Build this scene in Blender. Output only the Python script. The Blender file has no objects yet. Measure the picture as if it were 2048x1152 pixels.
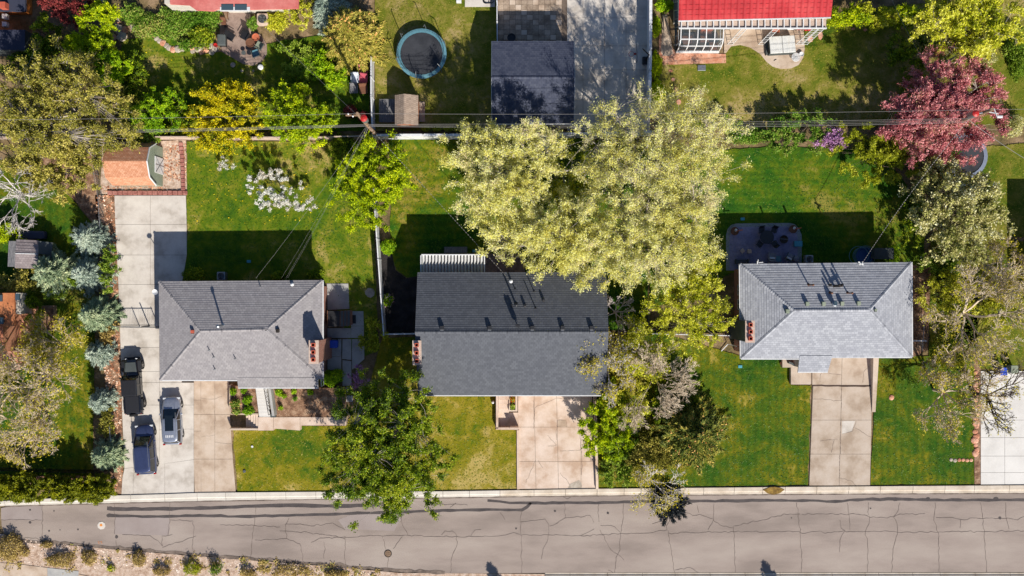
import bpy, math, random
import numpy as np
from mathutils import Vector, Matrix
from mathutils.geometry import tessellate_polygon
random.seed(7)
R = math.radians
S = bpy.context.scene
C = S.collection
# ------------------------------------------------------------------ camera, sky, sun, exposure
ALT = 90.0
cd = bpy.data.cameras.new('camera'); cam = bpy.data.objects.new('camera', cd); C.objects.link(cam)
cam.location = (0, 0, ALT); cam.rotation_euler = (0, 0, 0)
cd.sensor_width = 36; cd.lens = 36 * ALT / 102.4; cd.clip_end = 2000; cd.clip_start = 1
S.camera = cam
SUN = Vector((0.52, -1.26, 1.0)).normalized()
elev = math.asin(SUN.z); az = math.atan2(SUN.x, SUN.y)
w = bpy.data.worlds.new('World'); S.world = w; w.use_nodes = True
nt = w.node_tree; nt.nodes.clear()
sk = nt.nodes.new('ShaderNodeTexSky'); sk.sky_type = 'NISHITA'; sk.sun_disc = False
sk.ozone_density = 6.0; sk.sun_elevation = elev; sk.sun_rotation = az
bg = nt.nodes.new('ShaderNodeBackground'); bg.inputs[1].default_value = 0.072
wo = nt.nodes.new('ShaderNodeOutputWorld')
nt.links.new(sk.outputs[0], bg.inputs[0]); nt.links.new(bg.outputs[0], wo.inputs[0])
sd = bpy.data.lights.new('sun', 'SUN'); sd.energy = 5.0; sd.angle = R(0.55); sd.color = (1, .94, .845)
so = bpy.data.objects.new('sun', sd); C.objects.link(so)
so.rotation_euler = SUN.to_track_quat('Z', 'Y').to_euler(); so.location = SUN * 150
S.view_settings.view_transform = 'Standard'; S.view_settings.look = 'None'
S.view_settings.exposure = 0.58; S.view_settings.gamma = 1
try: S.view_settings.use_curve_mapping = False
except Exception: pass

# ------------------------------------------------------------------ helpers
def W(px, py, z=0.0):
    "photo survey position -> world point at height z"
    k = (ALT - z) / ALT / 20.0
    return Vector(((px - 1024) * k, (576 - py) * k, z))
def lin(c, g=1.4):
    o = []
    for v in c:
        v = v / 255.0
        o.append((v / 12.92 if v <= .04045 else ((v + .055) / 1.055) ** 2.4) / g)
    return (*o, 1)
def satc(c, g, s_=1.2, cap=.8):
    r, g_, b, _ = lin(c, g); m = .3*r+.59*g_+.11*b
    return tuple(min(cap, max(.004, m+(v-m)*s_)) for v in (r, g_, b))+(1,)
def tag(o, label=None, cat=None, group=None, kind=None):
    if label: o['label'] = label
    if cat: o['category'] = cat
    if group: o['group'] = group
    if kind: o['kind'] = kind
    return o
def wloc(o):
    v = Vector((0, 0, 0))
    while o is not None:
        v = v + o.location; o = o.parent
    return v
def empty(name, loc, label, cat, group=None, rz=0):
    o = bpy.data.objects.new(name, None); C.objects.link(o)
    o.location = loc; o.rotation_euler = (0, 0, rz); o.empty_display_size = .3
    return tag(o, label, cat, group)
def link(name, me, m, parent=None, smooth=False):
    o = bpy.data.objects.new(name, me); C.objects.link(o)
    if m is not None: me.materials.append(m)
    if parent is not None: o.parent = parent
    if smooth: me.shade_smooth()
    return o
class MB:
    def __init__(s): s.v = []; s.f = []; s.uv = None
    def add(s, vs, fs):
        b = len(s.v); s.v += [tuple(p) for p in vs]; s.f += [tuple(i + b for i in f) for f in fs]; return s
    def box(s, a, b):
        x0, y0, z0 = a; x1, y1, z1 = b
        x0, x1 = min(x0, x1), max(x0, x1); y0, y1 = min(y0, y1), max(y0, y1); z0, z1 = min(z0, z1), max(z0, z1)
        return s.add([(x0,y0,z0),(x1,y0,z0),(x1,y1,z0),(x0,y1,z0),(x0,y0,z1),(x1,y0,z1),(x1,y1,z1),(x0,y1,z1)],
                     [(0,3,2,1),(4,5,6,7),(0,1,5,4),(1,2,6,5),(2,3,7,6),(3,0,4,7)])
    def obox(s, c, ax, hx, hy, z0, z1):
        "box centred on c, long axis ax (2d), half sizes"
        ax = Vector((ax[0], ax[1])).normalized(); n = Vector((-ax.y, ax.x)); c = Vector((c[0], c[1]))
        q = [c - ax*hx - n*hy, c + ax*hx - n*hy, c + ax*hx + n*hy, c - ax*hx + n*hy]
        return s.prism([(p.x, p.y) for p in q], z0, z1)
    def prism(s, pts, z0, z1):
        pts = [(p[0], p[1]) for p in pts]; n = len(pts)
        A = sum(pts[i][0]*pts[(i+1)%n][1] - pts[(i+1)%n][0]*pts[i][1] for i in range(n))
        if A < 0: pts = pts[::-1]
        vs = [(x, y, z0) for x, y in pts] + [(x, y, z1) for x, y in pts]
        fs = [(i, (i+1) % n, n+(i+1) % n, n+i) for i in range(n)]
        tr = tessellate_polygon([[Vector((x, y, 0)) for x, y in pts]])
        for t in tr:
            a, b, c_ = t
            cr = (pts[b][0]-pts[a][0])*(pts[c_][1]-pts[a][1]) - (pts[b][1]-pts[a][1])*(pts[c_][0]-pts[a][0])
            if cr < 0: b, c_ = c_, b
            fs.append((n+a, n+b, n+c_)); fs.append((a, c_, b))
        return s.add(vs, fs)
    def sheet(s, pts):
        "flat polygon of 3d points facing up"
        n = len(pts); tr = tessellate_polygon([[Vector(p) for p in pts]]); fs = []
        for a, b, c_ in tr:
            cr = (pts[b][0]-pts[a][0])*(pts[c_][1]-pts[a][1]) - (pts[b][1]-pts[a][1])*(pts[c_][0]-pts[a][0])
            fs.append((a, b, c_) if cr > 0 else (a, c_, b))
        return s.add(pts, fs)
    def tube(s, p, q, r0, r1=None, n=6, cap=True):
        if r1 is None: r1 = r0
        p = Vector(p); q = Vector(q); d = q - p
        if d.length < 1e-6: return s
        d.normalize(); a = d.orthogonal().normalized(); b = d.cross(a)
        vs = [p + (a*math.cos(2*math.pi*i/n) + b*math.sin(2*math.pi*i/n))*r0 for i in range(n)]
        vs += [q + (a*math.cos(2*math.pi*i/n) + b*math.sin(2*math.pi*i/n))*r1 for i in range(n)]
        fs = [(i, (i+1) % n, n+(i+1) % n, n+i) for i in range(n)]
        if cap: fs += [tuple(range(n))[::-1], tuple(range(n, 2*n))]
        return s.add(vs, fs)
    def path(s, pts, r, n=5):
        for a, b in zip(pts[:-1], pts[1:]): s.tube(a, b, r, r, n)
        return s
    def lathe(s, c, prof, n=20):
        "prof = [(r, z)...] bottom to top"
        c = Vector(c); b = len(s.v)
        for r, z in prof:
            for i in range(n):
                a = 2*math.pi*i/n; s.v.append((c.x + r*math.cos(a), c.y + r*math.sin(a), c.z + z))
        for k in range(len(prof)-1):
            for i in range(n):
                j = (i+1) % n; s.f.append((b+k*n+i, b+k*n+j, b+(k+1)*n+j, b+(k+1)*n+i))
        if prof[-1][0] > 1e-4: s.f.append(tuple(b+(len(prof)-1)*n+i for i in range(n)))
        if prof[0][0] > 1e-4: s.f.append(tuple(b+i for i in range(n))[::-1])
        return s
    def ribbon(s, pts, wd, z):
        "flat strip along 2d pts"
        n = len(pts); L = []; Rr = []
        for i, p in enumerate(pts):
            a = Vector(pts[max(0, i-1)][:2]); b = Vector(pts[min(n-1, i+1)][:2]); d = (b-a)
            d = d.normalized() if d.length > 0 else Vector((1, 0)); nn = Vector((-d.y, d.x))
            ww = wd[i] if isinstance(wd, (list, tuple)) else wd
            L.append((p[0]+nn.x*ww/2, p[1]+nn.y*ww/2, z)); Rr.append((p[0]-nn.x*ww/2, p[1]-nn.y*ww/2, z))
        return s.add(L+Rr, [(n+i, n+i+1, i+1, i) for i in range(n-1)])
    def build(s, name, m, parent=None, smooth=False, bevel=0):
        off = wloc(parent) if parent is not None else Vector((0, 0, 0))
        me = bpy.data.meshes.new(name)
        me.from_pydata([(x-off.x, y-off.y, z-off.z) for x, y, z in s.v], [], s.f)
        if s.uv:
            ul = me.uv_layers.new(name='uv'); fl = [0.0]*(2*len(me.loops))
            for l in me.loops:
                u = s.uv[l.vertex_index]; fl[2*l.index] = u[0]; fl[2*l.index+1] = u[1]
            ul.data.foreach_set('uv', fl)
        o = link(name, me, m, parent, smooth)
        if bevel:
            b = o.modifiers.new('bevel', 'BEVEL'); b.width = bevel; b.segments = 2; b.limit_method = 'ANGLE'
        return o
    def local(s, name, m, parent=None, smooth=False, bevel=0):
        me = bpy.data.meshes.new(name); me.from_pydata(s.v, [], s.f)
        o = link(name, me, m, parent, smooth)
        if bevel:
            b = o.modifiers.new('bevel', 'BEVEL'); b.width = bevel; b.segments = 2; b.limit_method = 'ANGLE'
        return o
def npmesh(name, V, k, m, parent, off):
    "V (N*k,3) float array, faces of k consecutive vertices"
    V = np.ascontiguousarray(V - np.array(off), dtype=np.float32); n = len(V)
    me = bpy.data.meshes.new(name); me.vertices.add(n); me.vertices.foreach_set('co', V.ravel())
    me.loops.add(n); me.loops.foreach_set('vertex_index', np.arange(n, dtype=np.int32))
    me.polygons.add(n//k); me.polygons.foreach_set('loop_start', np.arange(0, n, k, dtype=np.int32))
    me.update(calc_edges=True)
    return link(name, me, m, parent)
def copy_tree(o, parent=None):
    c = o.copy(); C.objects.link(c)
    if parent is not None: c.parent = parent
    for ch in [x for x in o.children]: copy_tree(ch, c)
    return c

# ------------------------------------------------------------------ materials
def nodes(name):
    m = bpy.data.materials.new(name); m.use_nodes = True; t = m.node_tree; t.nodes.clear()
    o = t.nodes.new('ShaderNodeOutputMaterial'); p = t.nodes.new('ShaderNodeBsdfPrincipled')
    t.links.new(p.outputs[0], o.inputs[0]); return m, t, p, o
def noise(t, vec, scale, detail=3, rough=.55, dist=0):
    n = t.nodes.new('ShaderNodeTexNoise'); n.inputs['Scale'].default_value = scale
    n.inputs['Detail'].default_value = detail; n.inputs['Roughness'].default_value = rough
    n.inputs['Distortion'].default_value = dist
    if vec is not None: t.links.new(vec, n.inputs['Vector'])
    return n.outputs[0]
def ramp(t, fac, stops):
    r = t.nodes.new('ShaderNodeValToRGB'); e = r.color_ramp.elements
    while len(e) > 1: e.remove(e[0])
    e[0].position = stops[0][0]; e[0].color = stops[0][1]
    for p, c in stops[1:]:
        x = e.new(p); x.color = c
    t.links.new(fac, r.inputs[0]); return r.outputs[0]
def mixc(t, fac, a, b, mode='MIX'):
    n = t.nodes.new('ShaderNodeMix'); n.data_type = 'RGBA'; n.blend_type = mode
    for s_, v in ((n.inputs[0], fac), (n.inputs[6], a), (n.inputs[7], b)):
        if isinstance(v, (int, float)): s_.default_value = v
        elif isinstance(v, tuple): s_.default_value = v
        else: t.links.new(v, s_)
    return n.outputs[2]
def bump(t, h, strength, dist, p):
    b = t.nodes.new('ShaderNodeBump'); b.inputs['Strength'].default_value = strength
    b.inputs['Distance'].default_value = dist; t.links.new(h, b.inputs['Height'])
    t.links.new(b.outputs[0], p.inputs['Normal'])
def M(name, cols, scale=.5, rough=.85, fine=8.0, fstr=.25, bmp=.3, bdist=.02, spread=(.35, .65), detail=4, metal=0, g=1.4, stretch=None, coat=0):
    m, t, p, o = nodes(name)
    ge = t.nodes.new('ShaderNodeNewGeometry'); vec = ge.outputs['Position']
    if stretch:
        mp = t.nodes.new('ShaderNodeMapping'); mp.inputs['Scale'].default_value = stretch; t.links.new(vec, mp.inputs[0]); vec2 = mp.outputs[0]
    else: vec2 = vec
    cs = [lin(c, g) for c in cols]
    if len(cs) > 1:
        n = len(cs); st = [(spread[0] + (spread[1]-spread[0])*i/(n-1), cs[i]) for i in range(n)]
        col = ramp(t, noise(t, vec2, scale, detail, .6), st)
    else:
        rgb = t.nodes.new('ShaderNodeRGB'); rgb.outputs[0].default_value = cs[0]; col = rgb.outputs[0]
    f = noise(t, vec, fine, 3, .7)
    fr = ramp(t, f, [(.25, (1-fstr,)*3+(1,)), (.75, (1+fstr,)*3+(1,))])
    # ramp colours clamp above 1 on some builds: scale afterwards
    col = mixc(t, 1.0, col, fr, 'MULTIPLY')
    t.links.new(col, p.inputs['Base Color'])
    p.inputs['Roughness'].default_value = rough; p.inputs['Metallic'].default_value = metal
    if coat: p.inputs['Coat Weight'].default_value = coat
    p.inputs['Specular IOR Level'].default_value = .3 if rough > .6 else .5
    if bmp: bump(t, f, bmp, bdist, p)
    return m
def plain(name, c, rough=.5, metal=0, g=1.4, coat=0, spec=.5):
    m, t, p, o = nodes(name)
    ge = t.nodes.new('ShaderNodeNewGeometry')
    f = noise(t, ge.outputs['Position'], 5, 3, .6)
    base = lin(c, g); lo = tuple(v*.86 for v in base[:3]) + (1,); hi = tuple(min(1, v*1.1) for v in base[:3]) + (1,)
    t.links.new(ramp(t, f, [(.3, lo), (.7, hi)]), p.inputs['Base Color'])
    p.inputs['Roughness'].default_value = rough; p.inputs['Metallic'].default_value = metal
    p.inputs['Coat Weight'].default_value = coat; p.inputs['Specular IOR Level'].default_value = spec
    return m
def leafmat(name, cols, g=1.0, patch=.35, trans=.25):
    "foliage: every leaf its own tint, slow drift of tint over the crown"
    m, t, p, o = nodes(name)
    ge = t.nodes.new('ShaderNodeNewGeometry')
    cs = [satc(c, g*.82, 1.1) for c in cols]; n = len(cs)
    nz = noise(t, ge.outputs['Position'], patch, 3, .6)
    add = t.nodes.new('ShaderNodeMath'); add.operation = 'MULTIPLY_ADD'; add.inputs[1].default_value = .75
    t.links.new(ge.outputs['Random Per Island'], add.inputs[0])
    sb = t.nodes.new('ShaderNodeMath'); sb.operation = 'MULTIPLY_ADD'; sb.inputs[1].default_value = 1.6; sb.inputs[2].default_value = -.68
    t.links.new(nz, sb.inputs[0]); t.links.new(sb.outputs[0], add.inputs[2])
    col = ramp(t, add.outputs[0], [(i/(n-1), cs[i]) for i in range(n)])
    t.links.new(col, p.inputs['Base Color']); p.inputs['Roughness'].default_value = .6
    p.inputs['Specular IOR Level'].default_value = .25
    tr = t.nodes.new('ShaderNodeBsdfTranslucent'); t.links.new(col, tr.inputs[0])
    mx = t.nodes.new('ShaderNodeMixShader'); mx.inputs[0].default_value = trans
    t.links.new(p.outputs[0], mx.inputs[1]); t.links.new(tr.outputs[0], mx.inputs[2]); t.links.new(mx.outputs[0], o.inputs[0])
    return m
def shinglemat(name, c1, c2, mortar, bw=.32, rh=.22, patch=None):
    m, t, p, o = nodes(name)
    uv = t.nodes.new('ShaderNodeUVMap'); uv.uv_map = 'uv'
    b = t.nodes.new('ShaderNodeTexBrick'); b.offset = .5
    b.inputs['Color1'].default_value = lin(c1); b.inputs['Color2'].default_value = lin(c2)
    b.inputs['Mortar'].default_value = lin(mortar); b.inputs['Scale'].default_value = 1
    b.inputs['Mortar Size'].default_value = .012; b.inputs['Brick Width'].default_value = bw
    b.inputs['Row Height'].default_value = rh; b.inputs['Bias'].default_value = -.05
    t.links.new(uv.outputs[0], b.inputs['Vector'])
    ge = t.nodes.new('ShaderNodeNewGeometry')
    f = noise(t, ge.outputs['Position'], .45, 4, .6); f2 = noise(t, ge.outputs['Position'], 14, 2, .7)
    col = mixc(t, 1, b.outputs[0], ramp(t, f, [(.3, (.93, .93, .94, 1)), (.7, (1, 1, .99, 1))]), 'MULTIPLY')
    col = mixc(t, 1, col, ramp(t, f2, [(.25, (.84, .84, .84, 1)), (.75, (1.04, 1.04, 1.04, 1))]), 'MULTIPLY')
    t.links.new(col, p.inputs['Base Color']); p.inputs['Roughness'].default_value = .9
    p.inputs['Specular IOR Level'].default_value = .25
    bump(t, f2, .35, .02, p)
    return m
def lawnmat(name, stops, stripe=None, seed=0, yel=.5):
    "stops: greens from lush to dry"
    m, t, p, o = nodes(name)
    ge = t.nodes.new('ShaderNodeNewGeometry'); vec = ge.outputs['Position']
    mp = t.nodes.new('ShaderNodeMapping'); mp.inputs['Location'].default_value = (seed*13.7, seed*7.1, seed*3.3); t.links.new(vec, mp.inputs[0]); v = mp.outputs[0]
    big = noise(t, v, .13, 5, .62, .4); med = noise(t, v, .8, 5, .7, .6)
    a = t.nodes.new('ShaderNodeMath'); a.operation = 'MULTIPLY_ADD'; a.inputs[1].default_value = .45; t.links.new(med, a.inputs[0])
    a2 = t.nodes.new('ShaderNodeMath'); a2.operation = 'MULTIPLY'; a2.inputs[1].default_value = .6; t.links.new(big, a2.inputs[0]); t.links.new(a2.outputs[0], a.inputs[2])
    n = len(stops); lo, hi = .38+(.5-yel)*.25, .66+(.5-yel)*.25
    col = ramp(t, a.outputs[0], [(lo+(hi-lo)*i/(n-1), satc(c, 1.36, 1.1)) for i, c in enumerate(stops)])
    if stripe:
        ax, sc, st = stripe
        wv = t.nodes.new('ShaderNodeTexWave'); wv.bands_direction = ax; wv.inputs['Scale'].default_value = sc; wv.inputs['Distortion'].default_value = 1.2
        wv.inputs['Detail'].default_value = 2; wv.inputs['Detail Scale'].default_value = .7
        t.links.new(v, wv.inputs[0])
        col = mixc(t, 1, col, ramp(t, wv.outputs[0], [(0, (1-st, 1-st, 1-st, 1)), (1, (1, 1, 1, 1))]), 'MULTIPLY')
    f = noise(t, v, 5.5, 4, .75); f3 = noise(t, v, 22, 2, .6)
    col = mixc(t, 1, col, ramp(t, f, [(.3, (.78, .8, .74, 1)), (.62, (1.08, 1.08, 1.08, 1))]), 'MULTIPLY')
    col = mixc(t, 1, col, ramp(t, f3, [(.3, (.75, .77, .75, 1)), (.65, (1, 1, 1, 1))]), 'MULTIPLY')
    t.links.new(col, p.inputs['Base Color']); p.inputs['Roughness'].default_value = .9; p.inputs['Specular IOR Level'].default_value = .15
    bump(t, f, .4, .05, p)
    return m
def glassmat(name, c=(40, 55, 60), rough=.06):
    m, t, p, o = nodes(name)
    p.inputs['Base Color'].default_value = lin(c); p.inputs['Roughness'].default_value = rough
    p.inputs['Specular IOR Level'].default_value = .9
    return m
def brickmat(name, c1, c2, mortar, bw=.22, rh=.08):
    m, t, p, o = nodes(name)
    ge = t.nodes.new('ShaderNodeNewGeometry'); sp = t.nodes.new('ShaderNodeSeparateXYZ'); t.links.new(ge.outputs['Position'], sp.inputs[0])
    ad = t.nodes.new('ShaderNodeMath'); t.links.new(sp.outputs[0], ad.inputs[0]); t.links.new(sp.outputs[1], ad.inputs[1])
    cb = t.nodes.new('ShaderNodeCombineXYZ'); t.links.new(ad.outputs[0], cb.inputs[0]); t.links.new(sp.outputs[2], cb.inputs[1])
    b = t.nodes.new('ShaderNodeTexBrick'); b.inputs['Color1'].default_value = lin(c1); b.inputs['Color2'].default_value = lin(c2)
    b.inputs['Mortar'].default_value = lin(mortar); b.inputs['Scale'].default_value = 1; b.inputs['Mortar Size'].default_value = .01
    b.inputs['Brick Width'].default_value = bw; b.inputs['Row Height'].default_value = rh; t.links.new(cb.outputs[0], b.inputs['Vector'])
    t.links.new(b.outputs[0], p.inputs['Base Color']); p.inputs['Roughness'].default_value = .9
    bump(t, b.outputs[1], -.4, .01, p)
    return m

m_dirt = M('bare_soil', [(92, 84, 50), (128, 108, 74), (160, 134, 104)], .6, fine=6, fstr=.35, bmp=.8, bdist=.06)
m_mulch = M('bark_mulch', [(112, 82, 62), (150, 114, 88), (184, 152, 124)], 1.6, fine=9, fstr=.4, bmp=.9, bdist=.06)
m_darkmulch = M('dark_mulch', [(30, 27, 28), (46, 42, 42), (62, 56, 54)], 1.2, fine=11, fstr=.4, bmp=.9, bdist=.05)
m_gravel = M('pinkish_gravel', [(176, 146, 124), (205, 178, 156), (222, 200, 182)], 2.2, fine=10, fstr=.3, bmp=.9, bdist=.05)
m_asphalt = M('asphalt', [(148, 134, 125), (166, 151, 141), (177, 163, 152)], .2, fine=14, fstr=.2, bmp=.35, bdist=.01, stretch=(.5, 1.6, 1))
m_asphalt_l = M('asphalt_patch', [(160, 146, 140), (170, 157, 151)], .5, fine=16, fstr=.1, bmp=.3, bdist=.01)
m_seal = M('tar_seal', [(74, 68, 68), (94, 86, 84)], 1.2, fine=12, fstr=.15, bmp=.2, bdist=.01)
m_crack = plain('crack_dark', (104, 91, 84), .95)
m_dirtline = M('gutter_grit', [(96, 84, 76), (140, 124, 112)], 1.5, fine=9, fstr=.3)
m_conc_l = M('light_concrete', [(190, 180, 168), (217, 208, 197), (227, 219, 208)], .55, fine=12, fstr=.07, bmp=.15, bdist=.008)
m_conc_b = M('beige_concrete', [(182, 158, 136), (206, 184, 162), (218, 199, 180)], .55, fine=12, fstr=.08, bmp=.15, bdist=.008)
m_conc_p = M('pinkish_concrete', [(200, 170, 146), (222, 198, 178), (234, 213, 196)], .55, fine=12, fstr=.08, bmp=.15, bdist=.008)
m_conc_t = M('tan_concrete', [(174, 154, 134), (196, 178, 160), (206, 190, 174)], .55, fine=12, fstr=.07, bmp=.15, bdist=.008)
m_conc_w = M('white_concrete', [(218, 214, 208), (230, 226, 220), (236, 232, 226)], .35, fine=12, fstr=.05, bmp=.12, bdist=.008)
m_conc_g = M('grey_concrete', [(160, 160, 160), (184, 182, 178), (196, 194, 190)], .5, fine=12, fstr=.1, bmp=.15, bdist=.008)
m_kerb = M('kerb_concrete', [(196, 180, 160), (212, 198, 180), (222, 208, 192)], .7, fine=9, fstr=.12, bmp=.2, bdist=.01)
m_kerb_w = M('pale_kerb_concrete', [(208, 200, 188), (222, 214, 202)], .7, fine=9, fstr=.1, bmp=.2, bdist=.01)
m_joint = plain('joint_dark', (120, 104, 90), .95)
m_paver = M('brown_pavers', [(142, 122, 104), (166, 146, 126), (186, 166, 146)], .8, fine=7, fstr=.25)
m_paver_p = M('purple_pavers', [(118, 98, 102), (146, 124, 124), (164, 140, 138)], 1.3, fine=8, fstr=.25)
m_block = M('red_block', [(150, 92, 84), (176, 116, 104), (190, 134, 122)], 2.5, fine=9, fstr=.25, bmp=.5)
m_sand = M('red_sandstone', [(196, 130, 100), (216, 156, 126), (228, 178, 152)], 1.6, fine=7, fstr=.22, bmp=.6, bdist=.04)
m_stonepale = M('pale_stone', [(170, 156, 140), (200, 188, 172)], 2, fine=7, fstr=.2, bmp=.6, bdist=.03)
LAWN = [(34, 60, 14), (62, 88, 18), (94, 112, 32), (124, 126, 46), (158, 146, 84)]
m_lawn1 = lawnmat('lawn_weedy', [(46, 80, 18), (72, 106, 26), (104, 124, 38), (136, 138, 56), (182, 164, 104)], None, 1, .55)
m_lawn2 = lawnmat('lawn_striped', [(36, 78, 18), (54, 100, 22), (84, 114, 28), (126, 132, 42), (172, 154, 84)], ('Y', .35, .22), 2, .54)
m_lawn3 = lawnmat('lawn_lush', [(34, 76, 14), (52, 98, 18), (80, 114, 26), (116, 128, 42), (156, 148, 78)], ('Y', .5, .18), 3, .52)
m_lawn4 = lawnmat('lawn_dry', [(52, 88, 20), (90, 112, 28), (134, 130, 42), (158, 144, 62), (196, 174, 112)], None, 4, .6)
m_lawn5 = lawnmat('lawn_front_green', [(40, 82, 8), (60, 98, 10), (92, 112, 20), (128, 126, 38), (180, 162, 88)], ('X', .45, .2), 5, .53)
m_lawn6 = lawnmat('lawn_olive', [(58, 86, 24), (88, 108, 34), (118, 122, 50), (148, 138, 74), (180, 160, 112)], None, 6, .6)

m_roof1 = shinglemat('grey_brown_shingles', (160, 155, 156), (178, 173, 173), (132, 128, 131))
m_roof2 = shinglemat('charcoal_shingles', (94, 97, 104), (108, 111, 118), (80, 83, 90))
m_roof3 = shinglemat('silver_grey_shingles', (168, 170, 177), (194, 196, 202), (148, 150, 158), bw=.34)
m_roofg = shinglemat('blue_grey_shingles', (74, 80, 100), (94, 99, 116), (62, 66, 84))
m_roofb = shinglemat('brown_shingles', (206, 142, 106), (228, 172, 138), (172, 112, 84), bw=.25, rh=.16)
m_rooft = shinglemat('weathered_shakes', (164, 144, 128), (192, 170, 152), (120, 104, 92), bw=.2, rh=.25)
m_roofs = shinglemat('pale_old_shingles', (150, 138, 138), (178, 166, 166), (120, 110, 112))
m_deck = plain('roof_underlay', (90, 86, 86), .9)
m_brick = brickmat('red_brick', (150, 78, 58), (178, 104, 80), (190, 170, 155))
m_brick_o = brickmat('orange_brick', (186, 104, 66), (206, 130, 92), (200, 170, 140))
m_siding = M('dark_grey_siding', [(78, 84, 84), (92, 98, 98)], .5, fine=3, fstr=.1)
m_white = plain('white_trim', (232, 232, 232), .5)
m_vinyl = plain('white_vinyl', (240, 240, 242), .45)
m_offw = plain('offwhite_wall', (214, 206, 194), .7)
m_pinkroof = M('pink_flat_roof', [(196, 98, 92), (214, 118, 110), (226, 140, 130)], .4, fine=5, fstr=.12)
m_redmetal = M('red_metal_roof', [(180, 40, 44), (198, 50, 54), (208, 70, 70)], .5, rough=.5, fine=3, fstr=.14, bmp=.05)
m_sage = M('sage_siding', [(138, 148, 128), (152, 160, 140)], .8, fine=6, fstr=.08)
m_orange = plain('orange_stain', (208, 116, 46), .6)
m_wood = M('weathered_wood', [(120, 96, 76), (160, 134, 110)], 2, fine=9, fstr=.3, stretch=(1, 6, 1))
m_woodg = M('grey_wood', [(104, 104, 108), (140, 138, 140)], 2, fine=9, fstr=.25, stretch=(6, 1, 1))
m_woodd = M('dark_wood', [(66, 52, 46), (92, 74, 64)], 2, fine=9, fstr=.3)
m_polewood = M('pole_wood', [(126, 100, 78), (166, 138, 112)], 3, fine=9, fstr=.3)
m_black = plain('black_plastic', (34, 34, 38), .5)
m_blackm = plain('black_metal', (28, 28, 30), .4, .6)
m_iron = plain('dark_iron', (60, 52, 46), .5, .4)
m_steel = plain('galvanised_steel', (170, 174, 178), .4, .7)
m_wire = plain('wire_grey', (150, 146, 142), .5)
m_wired = plain('wire_dark', (80, 76, 76), .6)
m_flue = plain('terracotta', (196, 92, 66), .8)
m_soot = plain('soot', (24, 18, 18), .95)
m_cap = M('chimney_cap', [(196, 172, 156), (214, 192, 176)], 2, fine=8, fstr=.15)
m_glass = glassmat('window_glass', (70, 88, 98))
m_cglass = glassmat('car_glass', (22, 30, 36))
m_carblack = plain('black_car_paint', (26, 27, 32), .25, 0, coat=.8)
m_carblue = plain('navy_car_paint', (66, 76, 112), .28, .3, coat=.8)
m_carsilver = plain('silver_car_paint', (182, 188, 202), .28, .6, coat=.8)
m_tyre = plain('tyre_rubber', (26, 26, 28), .9)
m_rim = plain('rim_alloy', (176, 172, 168), .3, .8)
m_red = plain('red_plastic', (196, 40, 36), .5)
m_lampred = plain('tail_lamp_red', (170, 16, 16), .2)
m_lampw = plain('headlamp_lens', (220, 224, 228), .1)
m_bluebin = plain('blue_plastic', (24, 76, 196), .5)
m_teal = plain('teal_pad', (98, 148, 162), .6)
m_tealbox = plain('turquoise_cover', (70, 160, 180), .6)
m_mat = M('black_mesh_mat', [(46, 48, 54), (66, 68, 74)], .7, fine=8, fstr=.1)
m_cush = plain('grey_cushion', (150, 150, 160), .9)
m_cushw = plain('white_cushion', (220, 226, 236), .9)
m_wicker = plain('brown_wicker', (120, 78, 54), .8)
m_terr = plain('orange_pot', (200, 110, 76), .8)
m_bark = M('grey_bark', [(96, 82, 72), (130, 114, 100)], 3, fine=14, fstr=.3, bmp=.8)
m_barkpale = M('pale_bark', [(168, 156, 146), (206, 194, 184)], 3, fine=14, fstr=.2, bmp=.5)
m_barktan = M('tan_bark', [(206, 184, 154), (238, 220, 194)], 3, fine=14, fstr=.2, bmp=.5)
m_barkdark = M('dark_bark', [(62, 50, 44), (86, 72, 62)], 3, fine=14, fstr=.3, bmp=.8)
# ------------------------------------------------------------------ the ground, street and pavings
ND = {}
def P(pts, z=0): return [W(x, y, z) for x, y in pts]
def struct(name, mb, m): return tag(mb.build(name, m), kind='structure')
tag(MB().sheet([(-400,-400,-.06),(400,-400,-.06),(400,400,-.06),(-400,400,-.06)]).build('ground', m_dirt), kind='structure')
def yk(x, tab):
    return float(np.interp(x, [a for a, b in tab], [b for a, b in tab]))
KT = [(-2200,1010),(-100,1006),(0,1002),(200,991),(300,989),(400,985),(640,983),(900,982),(1024,980),(1200,977),(1620,973),(2048,970),(4200,960)]
KB = [(-2200,1025),(-100,1018),(0,1012),(200,1007),(300,1004),(400,1002),(640,998),(900,995),(1024,993),(1200,991),(1620,988),(2048,986),(4200,976)]
SB = [(-30,1062),(8,1066),(30,1083),(120,1087),(240,1098),(400,1111),(560,1123),(700,1135),(800,1143),(900,1147),(1090,1146),(1200,1145),(2048,1144.5),(4200,1144.5)]
xs = [0,8,30,60,120,240,300,400,560,700,800,900,1024,1200,1620,2048,2600,4200]
road_pts = [(2, 1016)] + [(x, yk(x, KB)-1) for x in xs[2:]] + [(x, yk(x, SB)) for x in xs[::-1][:-1]] + [(3, 1050)]
road = struct('road', MB().sheet(P(road_pts, 0)), m_asphalt)
rnd = random.Random(3)
def jag(pts, step=9, amp=1.3):
    out = []
    for (x0, y0), (x1, y1) in zip(pts[:-1], pts[1:]):
        L = math.hypot(x1-x0, y1-y0); n = max(1, int(L/step)); nx, ny = -(y1-y0)/max(L, 1e-6), (x1-x0)/max(L, 1e-6)
        for i in range(n):
            a = rnd.gauss(0, amp) if i else 0
            out.append((x0+(x1-x0)*i/n+nx*a, y0+(y1-y0)*i/n+ny*a))
    out.append(pts[-1]); return out
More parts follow.
